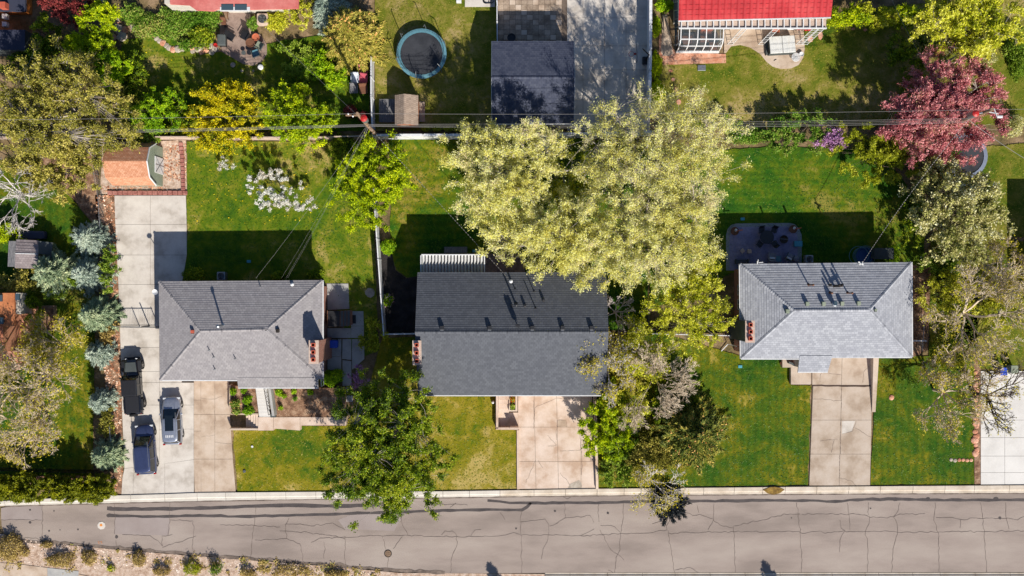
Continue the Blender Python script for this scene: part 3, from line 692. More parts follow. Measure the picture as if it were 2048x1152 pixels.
gutter(h1, [NW, NE], m_white); gutter(h1, [SE, NE], m_white); gutter(h1, [lo_l, lo_r], m_white); gutter(h1, [SW, Vector((xa, SW.y, z1))], m_white)
zf1 = lambda x, y: min(z1+(NW.y-y)*sl if False else 9, z1+max(0, (y-SW.y))*sl, z1+max(0, (NW.y-y))*(zr1-z1)/(NW.y-RL.y), z1+max(0, (x-NW.x))*(zr1-z1)/(RL.x-NW.x), z1+max(0, (NE.x-x))*(zr1-z1)/(NE.x-RR.x))+.02
chimney(h1, -18.8, -18.0, -6.98, -4.92, 0, 6.5, m_brick, (.17, .5, .83))
p = onroof(446, 651, zf1); pipe(h1, p, 1.5, .09, m_steel, capr=.16)
for x, y, h in ((419,700,.42),(428,714,.42),(471,717,.42),(430,738,.4),(521,573,.38)): pipe(h1, onroof(x, y, zf1), h, .045, m_steel)
for x, y in ((386,663),(556,661)): boxvent(h1, onroof(x, y, zf1), m_flue if x < 400 else m_iron, .15, .3, m_iron)
MB().lathe(onroof(585, 569, zf1), [(.16,0),(.17,.18),(.05,.26)], 12).build('roof_vent', m_white, h1)
dp = NW+Vector((-.05, -1.0, -.1)); dish = MB().tube(dp, dp+Vector((-.12,0,.45)), .03).build('satellite_dish', m_steel, h1)
MB().lathe(dp+Vector((-.15,0,.5)), [(.02,0),(.16,.03),(.26,.1),(.25,.12),(.14,.05),(.01,.03)], 18).build('dish', m_white, dish)
windows(h1, 's', [-33, -30], SW.y+.5, .9, 2.2, 1.4); windows(h1, 'n', [-32.5, -28, -22], NW.y-.45, 1.6, 2.8, 1.3)
windows(h1, 'e', [-2.6, -9], NE.x-.42, 1.6, 2.7, 1.0)
MB().box((-31.6, SW.y+.45, .05), (-28.6, SW.y+.5-.08, 2.2)).build('garage_door', m_white, h1)
for i in range(3): MB().box((xa+.5+i*3, ys+.2, 0), (xa+.64+i*3, ys+.34, e0-.15)).build('porch_post', m_white, h1)
# ---- middle house: gable roof
h2 = empty('gabled_house', W(1024, 668, 0), 'wide house with a charcoal gable roof between the two lighter roofed houses', 'house')
x0, x1 = -9.04, 9.0
n0, rg2, s0 = Vector((0, 1.49, 3.9)), Vector((0, -4.11, 6.1)), Vector((0, -10.31, 3.4))
V_ = lambda x, p, dz=0: Vector((x, p.y, p.z+dz))
solid(h2, [V_(x0,n0),V_(x1,n0),V_(x1,rg2),V_(x0,rg2),V_(x0,s0),V_(x1,s0)] + [V_(x0,n0,-.18),V_(x1,n0,-.18),V_(x1,rg2,-.18),V_(x0,rg2,-.18),V_(x0,s0,-.18),V_(x1,s0,-.18)],
      [(1,0,3,2),(2,3,4,5)[::1],(0,1,7,6),(4,10,11,5),(6,7,8,9),(9,8,11,10),(0,6,9,3),(3,9,10,4),(1,2,8,7),(2,5,11,8)], m_deck)
facet(h2, V_(x1,n0), V_(x0,n0), V_(x0,rg2), V_(x1,rg2), m_roof2); facet(h2, V_(x0,s0), V_(x1,s0), V_(x1,rg2), V_(x0,rg2), m_roof2)
caps(h2, V_(x0,rg2,.03), V_(x1,rg2,.03), m_roof2)
MB().add([(x0+.4,.95,-.05),(x1-.4,.95,-.05),(x1-.4,-9.8,-.05),(x0+.4,-9.8,-.05),(x0+.4,.95,3.8),(x1-.4,.95,3.8),(x1-.4,-9.8,3.3),(x0+.4,-9.8,3.3),(x0+.4,rg2.y,5.85),(x1-.4,rg2.y,5.85)],
     [(0,3,7,8,4),(1,5,9,6,2),(3,2,6,7),(1,0,4,5)]).build('wall', m_brick, h2)
gutter(h2, [V_(x0,n0), V_(x1,n0)], m_white); gutter(h2, [V_(x0,s0), V_(x1,s0)], m_white)
zf2 = lambda x, y: (3.9+(1.49-y)*2.2/5.6 if y > rg2.y else 3.4+(y+10.31)*2.7/6.2)+.02
chimney(h2, -9.2, -8.5, -7.12, -4.95, 0, 6.25, m_offw, (.16, .5, .84), m_cap, mask=0)
for x in (884, 979, 1064.5, 1125, 1183): boxvent(h2, onroof(x, 655.5, zf2), m_black, .19, .26, m_steel)
p = onroof(1032, 609, zf2); pipe(h2, p, 1.9, .09, m_black, capr=.15)
for x, y, h in ((1030,578,.7),(1068,583,.95),(1071,616,1.05)): pipe(h2, onroof(x, y, zf2), h, .05, m_black)
for x, y in ((1050,611),(1087,600),(1023,611)): boxvent(h2, onroof(x, y, zf2), m_black, .11, .34, m_iron)
mb = MB(); p = onroof(1035, 651, zf2); mb.tube(p, p+Vector((0,0,.6)), .05); mb.obox((p.x, p.y), (1,-.35), .2, .12, p.z+.3, p.z+1.05); mb.build('roof_fan', m_black, h2)
mast2 = onroof(1022, 563, zf2); mm = MB().tube(mast2, mast2+Vector((0,0,1.3)), .05).build('service_mast', m_steel, h2)
MB().lathe(mast2+Vector((0,0,1.25)), [(.05,0),(.17,.08),(.17,.2),(.04,.28)], 12).build('weather_head', m_white, mm)
windows(h2, 's', [-7, -4.5], -9.8, 1.2, 2.4, 1.5); windows(h2, 'n', [-3, 2, 6], .95, 1.6, 2.8, 1.4); windows(h2, 'w', [-1.5, -8.6], x0+.4, 1.6, 2.7, 1.0); windows(h2, 'e', [-2, -7], x1-.4, 1.6, 2.7, 1.0)
MB().box((1.2, -9.88, .05), (7.2, -9.8, 2.3)).build('garage_door', m_white, h2)
# ---- right house: hip roof with bump-out
h3 = empty('hip_roofed_house', W(1652, 625, 0), 'house with a silver-grey hip roof and a dark sided chimney on its side', 'house')
z3, zr3 = 4.1, 5.7
A, B_, C_, D_ = W(1480,528,z3), W(1823,524.5,z3), W(1824,714,z3), W(1482,717,z3); E_, F_ = W(1588,621,zr3), W(1739,620,zr3)
solid(h3, [A,B_,C_,D_,E_,F_,A+dk,B_+dk,C_+dk,D_+dk], [(1,0,4,5),(3,2,5,4),(0,3,4),(2,1,5),(0,1,7,6),(1,2,8,7),(2,3,9,8),(3,0,6,9),(6,7,8,9)], m_deck)
facet(h3, B_, A, E_, F_, m_roof3, .24); facet(h3, D_, C_, F_, E_, m_roof3, .24); facet(h3, A, D_, E_, E_, m_roof3, .24); facet(h3, C_, B_, F_, F_, m_roof3, .24)
sl3 = (zr3-z3)/(E_.y-D_.y); xa, xb = W(1598,716,4).x, W(1660,716,4).x; ye = D_.y+.2
lo_l = Vector((xa, ye-1.5, z3-1.3*sl3+.03)); lo_r = Vector((xb-.1, ye-1.5, z3-1.3*sl3+.03)); up_l = Vector((xa, ye+.1, z3+.3*sl3+.035)); up_r = Vector((xb+.15, ye+.1, z3+.3*sl3+.035))
solid(h3, [lo_l, lo_r, up_r-Vector((0,0,.03)), up_l-Vector((0,0,.03)), lo_l+dk, lo_r+dk, up_r+dk, up_l+dk], [(0,1,2,3),(0,4,5,1),(1,5,6,2),(0,3,7,4),(4,7,6,5)], m_white)
facet(h3, lo_l, lo_r, up_r, up_l, m_roof3, .24)
for a, b in ((E_, F_), (A, E_), (D_, E_), (B_, F_), (C_, F_)): caps(h3, a+Vector((0,0,.03)), b+Vector((0,0,.03)), m_roof3)
gutter(h3, [A, B_], m_white); gutter(h3, [D_, Vector((xa, D_.y, z3))], m_white); gutter(h3, [Vector((xb+.1, C_.y, z3)), C_], m_white); gutter(h3, [lo_l, lo_r], m_white); gutter(h3, [C_, B_], m_white); gutter(h3, [A, D_], m_white)
MB().box((A.x+.45, D_.y+.5, -.05), (B_.x-.45, A.y-.45, 3.93)).build('wall', m_brick, h3)
MB().box((xa+.5, ye-1.2, -.05), (xb-.5, D_.y+.6, 3.5)).build('wall', m_offw, h3)
chimney(h3, 21.45, 22.2, -4.95, -3.05, 0, 7.5, m_siding, (.17, .5, .83), m_cap)
MB().box((21.38, -4.9, 0), (21.45-.002, -3.1, .9)).build('chimney_base', m_brick, h3)
zf3 = lambda x, y: min(z3+max(0, y-D_.y)*sl3, z3+max(0, A.y-y)*(zr3-z3)/(A.y-E_.y), z3+max(0, x-A.x)*(zr3-z3)/(E_.x-A.x), z3+max(0, B_.x-x)*(zr3-z3)/(B_.x-F_.x))+.02
for x, y in ((1613.5,607),(1646,607),(1683,606.5),(1716,606),(1574,622)): boxvent(h3, onroof(x, y, zf3), m_sage, .17, .3, m_sage)
boxvent(h3, onroof(1750, 620, zf3), m_sage, .12, .25, m_iron)
for x, y, h in ((1617,570,1.3),(1695,586,1.15),(1660,586,.5)): pipe(h3, onroof(x, y, zf3), h, .07, m_wicker, capr=.11)
p = onroof(1667, 607, zf3); tv = MB().lathe(p-Vector((0,0,.1)), [(.2,0),(.2,.35),(.27,.42),(.27,.5),(.1,.62)], 16).build('roof_turbine', m_steel, h3)
MB().box((p.x-.14, p.y-.18, p.z+.54), (p.x+.14, p.y+.2, p.z+.6)).build('solar_panel', m_glass, tv)
p = onroof(1668, 572, zf3); mb = MB(); mb.tube(p, p+Vector((0,0,1.5)), .12, .12, 8); mb.obox((p.x+.3, p.y+.05), (1,.3), .5, .06, p.z+.25, p.z+.35); mb.lathe(p+Vector((.55,.05,0)), [(.14,-.1),(.14,.6),(.05,.7)], 10); mb.lathe(p+Vector((-.45,.1,0)), [(.11,-.1),(.11,.5),(.05,.6)], 10); mb.build('flue_cluster', m_iron, h3)
p = W(1718, 527, 4.4); mast3 = p; mb = MB(); mb.tube(p-Vector((0,0,.5)), p+Vector((0,0,.9)), .05); mb.obox((p.x, p.y), (1,-.6), .28, .06, p.z+.4, p.z+.5); mb.obox((p.x+.1, p.y), (1,.9), .22, .05, p.z+.2, p.z+.3); mb.build('service_mast', m_white, h3)
p = W(1514, 524, 4.2); mb = MB(); mb.tube(p, p+Vector((0,.15,.5)), .04); mb.obox((p.x+.05, p.y), (.2,1), .22, .04, p.z, p.z+.08); mb.obox((p.x+.35, p.y-.05), (1,.1), .22, .03, p.z, p.z+.06); mb.build('antenna', m_white, h3)
windows(h3, 's', [24.5, 27], D_.y+.5, 1.4, 2.6, 1.5); windows(h3, 'n', [25, 30, 35], A.y-.45, 1.5, 2.6, 1.3); windows(h3, 'w', [-.2, -1.6], A.x+.45, 1.6, 2.6, .9); windows(h3, 'e', [-1, -5], B_.x-.45, 1.5, 2.6, 1.0)
MB().box((30.4, D_.y+.42, .05), (35, D_.y+.5, 2.2)).build('garage_door', m_white, h3)
dsp = MB().tube((21.55,-5.6,.1),(21.55,-5.6,3.6),.045); dsp.tube((21.55,-5.6,.14),(20.9,-6.3,.08),.05); dsp.build('downspout', m_white, h3)

# ---- detached garage
ga = empty('garage', W(1063, 165, 0), 'detached garage with a blue-grey gable roof crossed by tree shadows', 'garage')
gz, gr = 3.1, 4.3
a, b, c_, d_ = W(980,82.5,gz), W(1147.5,82.5,gz), W(1148.5,247,gz), W(983,248,gz); a.y = b.y; d_.y = c_.y; a.x = d_.x; b.x = c_.x
r0 = Vector((a.x, W(0,155,gr).y, gr)); r1 = Vector((b.x, r0.y, gr))
solid(ga, [a,b,r1,r0,d_,c_,a+dk,b+dk,r1+dk,r0+dk,d_+dk,c_+dk], [(1,0,3,2),(3,4,5,2),(0,1,7,6),(4,10,11,5),(6,7,8,9),(9,8,11,10),(0,6,9,3),(3,9,10,4),(1,2,8,7),(2,5,11,8)], m_deck)
facet(ga, b, a, r0, r1, m_roofg); facet(ga, d_, c_, r1, r0, m_roofg); caps(ga, r0+Vector((0,0,.03)), r1+Vector((0,0,.03)), m_roofg)
MB().add([(a.x+.3,a.y-.3,-.05),(b.x-.3,a.y-.3,-.05),(b.x-.3,c_.y+.25,-.05),(a.x+.3,c_.y+.25,-.05),(a.x+.3,a.y-.3,3.0),(b.x-.3,a.y-.3,3.0),(b.x-.3,c_.y+.25,2.95),(a.x+.3,c_.y+.25,2.95),(a.x+.3,r0.y,4.1),(b.x-.3,r0.y,4.1)],
     [(0,3,7,8,4),(1,5,9,6,2),(3,2,6,7),(1,0,4,5)]).build('wall', m_offw, ga)
gutter(ga, [a, b], m_white); gutter(ga, [d_, c_], m_white)
mb = MB()
for x in (a.x, b.x-.06):
    mb.add([(x,a.y,gz+.03),(x+.06,a.y,gz+.03),(x+.06,r0.y,gr+.06),(x,r0.y,gr+.06),(x,d_.y,gz+.03),(x+.06,d_.y,gz+.03)], [(0,3,2,1),(3,4,5,2)])
mb.build('edge_flashing', m_steel, ga)
windows(ga, 's', [1.5], c_.y+.25, 1.4, 2.2, 1.0)

# ---- red metal roofed house (top right)
h4 = empty('red_metal_roofed_house', W(1510, 20, 0), 'house with a bright red ribbed metal roof and a white glazed sunroom', 'house')
zb = 3.4; p0, p1 = W(1357, 41, zb), W(1662, 34, zb); q0 = Vector((p0.x-.05, p0.y+5.5, zb+1.2)); q1 = Vector((p1.x+.15, p0.y+5.5, zb+1.2))
mb = MB(); n = 96; vs = []
for i in range(n+1):
    f = i/n; z = .045 if i % 4 in (1, 2) else 0
    if i % 4 in (3, 0): z = 0
    e = p0.lerp(p1, f); t_ = q0.lerp(q1, f); vs += [e+Vector((0,0,z)), t_+Vector((0,0,z))]
mb.add(vs, [(2*i, 2*i+2, 2*i+3, 2*i+1) for i in range(n)])
mb.build('metal_sheets', m_redmetal, h4)
mb = MB()
for k in range(1, 12):
    f = k/12; a_, b_ = p0.lerp(q0, f), p1.lerp(q1, f); mb.tube(a_+Vector((0,0,.05)), b_+Vector((0,0,.03)), .012, .012, 4)
mb.build('sheet_laps', m_redmetal, h4)
solid(h4, [p0-Vector((0,0,.03)),p1-Vector((0,0,.03)),q1-Vector((0,0,.03)),q0-Vector((0,0,.03)),p0+dk*2,p1+dk*2,q1+dk*2,q0+dk*2,q0+Vector((0,5,-1.2)),q1+Vector((0,5,-1.2))], [(0,1,2,3),(4,7,6,5),(0,4,5,1),(0,3,7,4),(1,5,6,2),(3,2,9,8)], m_white, 'roof_deck')
MB().box((p0.x+.1, p0.y+.65, -.05), (p1.x-.2, q0.y+4, 3.0)).build('wall', m_offw, h4)
gutter(h4, [p0, p1], m_white)
mb = MB()   # open rafter trellis under the eave
y0_, y1_ = p0.y-.65, p0.y-.02
mb.box((p0.x+.1, y0_-.06, 2.95), (p1.x-.3, y0_+.06, 3.1)); mb.build('eave_beam', m_white, h4)
for i in range(26):
    x = p0.x+.3+i*.62
    if x < p1.x-.4: MB().box((x, y0_+.06, 3.0), (x+.09, y1_+.3, 3.1)).build('rafter', m_white, h4)
MB().box((p0.x+.1, y0_+.1, 2.86), (p1.x-.3, y1_+.6, 2.92)).build('soffit', m_cap, h4)
for x, s_ in ((p0.x+6.2, 1), (p0.x+9.3, 1), (p1.x-1.0, 1), (p1.x-1.6, 1)):
    l = MB()
    for o_ in (0, .5): l.tube((x+o_-.7, y0_-.75, .05), (x+o_, y0_, 3.0), .035, .035, 4)
    for k in range(9): f = k/9; l.tube((x-.7*(1-f), y0_-.75*(1-f), .1+2.8*f), (x-.7*(1-f)+.5, y0_-.75*(1-f), .1+2.8*f), .02, .02, 4)
    l.build('trellis_post', m_white, h4)
# sunroom
sr = empty('sunroom', W(1398, 90, 0), 'white framed curved glass sunroom attached to the red roofed house', 'sunroom')
sx0, sx1 = W(1350,0,0).x, W(1446,0,0).x-.9
gy = lambda v: (576-v)/20
prof = [(gy(67),2.62),(gy(91.5),2.36),(gy(97.5),2.05),(gy(101),1.65),(gy(103.3),1.1),(gy(104.3),.35)]
sx0 = W(1362,0,2.5).x; sx1 = W(1447,0,2.5).x
fr = MB(); nC = 5
skew = [-.0]*6
for i in range(nC+1):
    x = sx0+(sx1-sx0)*i/nC
    for (ya, za), (yb, zb_) in zip(prof[:-1], prof[1:]): fr.tube((x, ya, za), (x, yb, zb_), .06, .06, 4)
for k in (0, 1, 3, 5): fr.tube((sx0, prof[k][0], prof[k][1]), (sx1, prof[k][0], prof[k][1]), .07, .07, 4)
for x in (sx0, sx1):
    for k in (1, 4): fr.tube((x, prof[k][0], 0), (x, prof[k][0], prof[k][1]), .05, .05, 4)
    fr.tube((x, prof[0][0], 1.2), (x, prof[4][0], 1.2), .04, .04, 4)
fr.build('frame', m_white, sr)
mglz = nodes('sunroom_glazing'); mm_, t_, p_, o_ = mglz; p_.inputs['Base Color'].default_value = (.08,.11,.13,1); p_.inputs['Roughness'].default_value = .05
tb = t_.nodes.new('ShaderNodeBsdfTransparent'); mx = t_.nodes.new('ShaderNodeMixShader'); mx.inputs[0].default_value = .7; t_.links.new(p_.outputs[0], mx.inputs[1]); t_.links.new(tb.outputs[0], mx.inputs[2]); t_.links.new(mx.outputs[0], o_.inputs[0]); m_clear = mm_
for i in range(nC):
    xa_, xb_ = sx0+(sx1-sx0)*i/nC+.06, sx0+(sx1-sx0)*(i+1)/nC-.06
    MB().add([(xa_,prof[0][0]-.06,2.61),(xb_,prof[0][0]-.06,2.61),(xb_,prof[1][0]+.06,2.37),(xa_,prof[1][0]+.06,2.37)], [(0,3,2,1)]).build('pane', m_clear, sr)
    vs = []; 
    for y, z in prof[1:]: vs += [(xa_, y, z), (xb_, y, z)]
    MB().add(vs, [(2*k, 2*k+2, 2*k+3, 2*k+1) for k in range(4)]).build('pane', m_clear, sr)
for x in (sx0, sx1):
    MB().add([(x,prof[0][0],.35),(x,prof[4][0],.35),(x,prof[3][0],1.65),(x,prof[1][0],2.36),(x,prof[0][0],2.62)], [(0,1,2,3,4)]).build('side_pane', m_clear, sr)
MB().box((sx0-.08, prof[5][0]-.12, 0), (sx1+.08, prof[5][0]+.08, .35)).build('sill', m_white, sr)
MB().box((sx0, prof[5][0]+.08, 0), (sx1, prof[0][0], .1)).build('floor', m_woodd, sr)
tw = m_terr
for cx, cy, r_ in ((1372,80,.5),(1410,74,.6),(1425,92,.45)):
    k = 'indoor_chair'; p = W(cx, cy, 0); e = empty(k, p+Vector((0,0,.1)), {1372:'dark armchair inside the sunroom at its left end',1410:'reddish armchair in the middle of the sunroom',1425:'brown footstool at the right end of the sunroom'}[cx], 'chair')
    MB().box((p.x-r_, p.y-r_, .1), (p.x+r_, p.y+r_, .5)).build('seat', m_wicker, e, bevel=.08)
    MB().box((p.x-r_, p.y+r_-.2, .5), (p.x+r_, p.y+r_, 1.0)).build('backrest', m_terr if cx == 1410 else m_black, e, bevel=.06)
# concrete patio and lean-to at its side
mb = MB(); pts = P([(1448,40),(1662,36),(1607,58),(1609,98),(1606,116),(1597,130),(1582,137),(1562,138),(1546,134),(1533,124),(1520,108),(1500,95),(1480,90),(1462,93),(1452,106),(1448,106)])
tag(MB().prism([(p.x,p.y) for p in pts], -.03, .06).build('patio', m_conc_b), kind='structure')
tag(MB().prism([(p.x,p.y) for p in P([(1322,105),(1325,30),(1334,30),(1346,108),(1338,112),(1326,112)])], -.03, .05).build('path', m_conc_b), kind='structure')
lt = empty('lean_to', W(1345, 60, 0), 'narrow grey glazed lean-to along the left end of the red roofed house', 'lean-to')
MB().add([W(1348,0,1.6),W(1357,0,2.6),W(1356,48,2.6),W(1350,105,1.6)], [(0,3,2,1)]).build('roof', m_siding, lt)
for k in range(6):
    y = 5+k*17; MB().tube(W(1347.5,y,1.62), W(1357,y-2,2.62), .05, .05, 4).build('glazing_bar', m_steel, lt)
# ---- pink roofed house (top left), only its rear edge in view
h5 = empty('pink_roofed_house', W(470, -40, 0), 'house with flat pink roof at the top edge behind the left patio', 'house')
za = 3.2
rp = [(340,-90),(600,-90),(597,17),(530,18),(500,19),(436,18),(426,22),(392,20),(378,10),(340,8)]
pts = [W(x, y, za) for x, y in rp]; MB().prism([(p.x, p.y) for p in pts], za-.2, za).build('roof', m_pinkroof, h5)
MB().prism([(p.x, p.y) for p in P([(352,-85),(588,-85),(586,26),(352,26)])], -.05, za-.21).build('wall', m_offw, h5)
MB().box((W(440,0,za).x, W(0,22,za).y, za-.15), (W(500,0,za).x, W(0,14,za).y, za+.03)).build('skylight_frame', m_white, h5)
for x in (443, 470): MB().box((W(x,0,za).x, W(0,20.5,za).y, za+.0), (W(x+24,0,za).x, W(0,9,za).y, za+.06)).build('skylight_pane', m_glass, h5)
tag(MB().ribbon([W(x,y) for x,y in ((195,-10),(220,14),(232,28),(240,46))], .25, .3).build('garden_edging', m_stonepale), 'thin pale curving garden edging beside the bright green tree at the top', 'edging')
# ---- slate house with orange deck top-left corner
h6 = empty('slate_roofed_house', W(10, 20, 0), 'slate blue roofed house at the top left corner with an orange wall', 'house')
MB().box(tuple(W(-160,-80,3)[:2])+(2.9,), tuple(W(50,22,3.2)[:2])+(3.2,)).build('roof', m_roofg, h6)
MB().box(tuple(W(-160,-75,0)[:2])+(-.05,), tuple(W(64,30,0)[:2])+(2.88,)).build('wall', m_orange, h6)
MB().box(tuple(W(-160,60,2.4)[:2])+(0,), tuple(W(51,100,2.4)[:2])+(2.4,)).build('rear_wing', m_siding, h6)
MB().box(tuple(W(-160,60,2.4)[:2])+(2.402,), tuple(W(51,100,2.4)[:2])+(2.5,)).build('wing_roof', m_roofg, h6)
MB().box(tuple(W(6,8,3.2)[:2])+(3.2,), tuple(W(18,20,3.2)[:2])+(3.9,)).build('chimney', m_flue, h6)
for y in (28, 44): MB().box(tuple(W(5,y,1.6)[:2])+(1.2,), tuple(W(14,y+9,1.6)[:2])+(1.7,)).build('window_box', m_white, h6)
# ---- building at the left edge and neighbour at the right edge
h7 = empty('orange_brick_cottage', W(5, 640, 0), 'orange brick cottage at the left edge under bare branches', 'house')
z7 = 3.2
MB().box(tuple(W(-170,590,0)[:2])+(-.05,), tuple(W(40,700,0)[:2])+(3.0,)).build('wall', m_brick_o, h7)
a, b, c_, d_ = W(-190,586,z7), W(29,586,z7), W(29,652,z7), W(-190,652,z7)
MB().prism([(p.x,p.y) for p in (a,b,c_,d_)], 3.0, 3.2).build('roof', M('orange_roof', [(176,104,62),(206,132,86)], .7, fine=8), h7)
MB().box((W(29,0,2).x+.05, W(0,586,2).y, -.05), (W(43,0,2).x, W(0,628,2).y, 2.1)).build('bay', m_offw, h7)
for x, y in ((32,594),(-3,597),(0,642)): MB().box(tuple(W(x,y-7,3.3)[:2])+(3.2,), tuple(W(x+8,y+6,3.3)[:2])+(3.45,)).build('skylight', m_glass, h7)
h8 = empty('neighbour_house', W(2180, 560, 0), 'neighbouring house mostly beyond the right edge casting its shadow on the grass', 'house')
a, b, c_, d_ = W(2103,452,4), W(2500,452,4), W(2500,640,4), W(2103,640,4); k = (c_+a)/2; zz = Vector((0,0,1.6)); r0 = Vector((a.x+4.5, k.y, 5.6)); r1 = Vector((b.x-4.5, k.y, 5.6))
solid(h8, [a,b,c_,d_,r0,r1], [(1,0,4,5),(3,2,5,4),(0,3,4),(2,1,5),(0,1,2,3)], m_roof1, 'roof'); MB().box((a.x+.4,d_.y+.4,-.05),(b.x-.4,a.y-.4,3.9)).build('wall', m_brick, h8)
# ---- sheds
s1 = empty('garden_shed', W(265, 335, 0), 'sage green barn shed with orange-brown gambrel roof beside the driveway end', 'shed')
gx0, gx1 = W(206,0,3).x, W(292,0,3).x-.0
gpr = [(W(0,366,2.0).y-.05, 2.0), (W(0,350,3.0).y, 2.95), (W(0,320,3.6).y, 3.6), (W(0,291,2.9).y, 2.95), (W(0,286,2).y+.15, 2.0)]
gpr = [(gy(375), 1.9), (gy(363), 3.5), (gy(334), 4.15), (gy(306), 3.5), (gy(293), 1.9)]
bx = [-39.1, -34.85]
for (ya, za_), (yb, zb_) in zip(gpr[:-1], gpr[1:]):
    eL, eR, tR, tL = (bx[0],ya,za_),(bx[1],ya,za_),(bx[1],yb,zb_),(bx[0],yb,zb_)
    if zb_ < za_: eL, eR, tR, tL = (bx[1],yb,zb_),(bx[0],yb,zb_),(bx[0],ya,za_),(bx[1],ya,za_)
    facet(s1, eL, eR, tR, tL, m_roofb, .16, .02)
vs = []
for x in bx: vs += [(x, y, z-.02) for y, z in gpr]
MB().add(vs, [(i, i+1, 6+i, 5+i) for i in range(4)]).build('roof_deck', m_deck, s1)
wx0, wx1 = bx[0]+.15, bx[1]+.0
iy = [(gpr[0][0]+.12, 0), (gpr[0][0]+.12, 1.85), (gpr[1][0]+.03, 3.42), (gpr[2][0], 4.08), (gpr[3][0]-.03, 3.42), (gpr[4][0]-.12, 1.85), (gpr[4][0]-.12, 0)]
MB().add([(wx0,y,z) for y,z in iy]+[(wx1-.05,y,z) for y,z in iy], [(0,1,2,3,4,5,6)[::-1],(7,8,9,10,11,12,13),(0,7,8,1)[::-1],(6,5,12,13)[::-1]]).build('wall', m_sage, s1)
for k in range(1, 12):   # lap boards on the gable
    z = k*.34; mb = MB(); hw = 1.9 if z < 1.8 else (1.9-.5*(z-1.8)/1.6 if z < 3.4 else 1.4*(4.1-z)/.7)
    if hw > .2: mb.box((wx1-.05, 12.1-hw, z), (wx1-.03, 12.1+hw, z+.02)); mb.build('lap_board', m_sage, s1)
mb = MB()
for (ya, za_), (yb, zb_) in zip(gpr[:-1], gpr[1:]): mb.tube((bx[1]+.03, ya, za_), (bx[1]+.03, yb, zb_), .07, .07, 4)
mb.build('barge_board', m_white, s1)
dr = MB().box((wx1-.05, 11.3, 0), (wx1+.02, 12.9, 2.1)).build('door', m_white, s1)
mb = MB(); mb.tube((wx1+.03, 11.35, .1), (wx1+.03, 12.85, 2.0), .035, .035, 4); mb.tube((wx1+.03, 11.35, 2.0), (wx1+.03, 12.85, .1), .035, .035, 4); mb.tube((wx1+.04,12.1,.05),(wx1+.04,12.1,2.05),.02,.02,4); mb.build('brace', m_steel, dr)
s2 = empty('garden_shed', W(812, 225, 0), 'small shed with weathered brown shake roof and orange front by the white fence', 'shed')
ax, bx_, ay, by, rx = W(790,0,2.2).x, W(836,0,2.2).x, W(0,250,2.2).y, W(0,190,2.2).y, W(808,0,2.8).x
facet(s2, (ax,by,2.1),(ax,ay,2.1),(rx,ay,2.75),(rx,by,2.75), m_rooft, .25); facet(s2, (bx_,ay,2.05),(bx_,by,2.05),(rx,by,2.75),(rx,ay,2.75), m_rooft, .25)
MB().add([(ax+.1,ay+.1,0),(bx_-.1,ay+.1,0),(bx_-.1,by-.1,0),(ax+.1,by-.1,0),(ax+.1,ay+.1,2.05),(bx_-.1,ay+.1,2.0),(bx_-.1,by-.1,2.0),(ax+.1,by-.1,2.05),(rx,ay+.1,2.7),(rx,by-.1,2.7)], [(0,1,5,8,4),(1,2,6,5),(2,3,7,9,6),(3,0,4,7)]).build('wall', m_orange, s2)
MB().box((ax+.5, ay+.02, .05), (ax+1.3, ay+.1-.004, 1.8)).build('door', m_wood, s2)
tag(MB().box(tuple(W(839,244)[:2])+(-.02,), tuple(W(850,204)[:2])+(.12,)).build('shed_ramp', m_conc_b), 'narrow beige slab along the right side of the brown shake roofed shed', 'slab')
dk2 = empty('wood_platform', W(773, 222, 0), 'grey boarded platform between the white fence and the shake roofed shed', 'platform')
for i in range(9):
    MB().box(tuple(W(758+i*3.6,244,.5)[:2])+(.42,), tuple(W(758+i*3.6+3.3,198,.5)[:2])+(.5,)).build('board', m_woodg, dk2)
MB().box(tuple(W(758,243.5,.5)[:2])+(0,), tuple(W(790,241,.5)[:2])+(.41,)).build('front_rail', m_cap, dk2)
s3 = empty('tin_shed', W(66, 512, 0), 'old low shed with pale weathered roof panels and a sloping side awning', 'shed')
rm = m_roofs
facet(s3, tuple(W(30,536,1.9)), tuple(W(74,537,1.9)), tuple(W(77,508,2.3)), tuple(W(31,506,2.3)), rm, .3)
facet(s3, tuple(W(77,481,1.9)), tuple(W(33,479,1.9)), tuple(W(31,506,2.3)), tuple(W(77,508,2.3)), rm, .3)
MB().tube(W(31,507,2.33), W(74,508,2.33), .05, .05, 4).build('ridge_cap', m_white, s3)
MB().prism([(p.x,p.y) for p in P([(36,534),(76,534),(78,484),(38,484)])], 0, 1.85).build('wall', m_woodg, s3)
MB().add([W(77,482,2.2),W(105,485,1.6),W(104,510,1.6),W(77,508,2.2)], [(0,3,2,1)]).build('awning', m_siding, s3)
for i in range(4): MB().add([W(78+i*7,510,1.5),W(83+i*7,510,1.5),W(82+i*7,528-i*3,1.2),W(77+i*7,530-i*3,1.2)], [(0,3,2,1)]).build('panel', m_woodg, s3)
tb = empty('tarp_cover', W(72, 470, 0), 'dark blue tarpaulin heap behind the old low shed', 'tarpaulin')
MB().prism([(p.x,p.y) for p in P([(48,466),(62,462),(96,463),(96,478),(50,480)])], 0, .7).build('tarp', plain('navy_tarp', (46,54,84), .6), tb, bevel=.15)
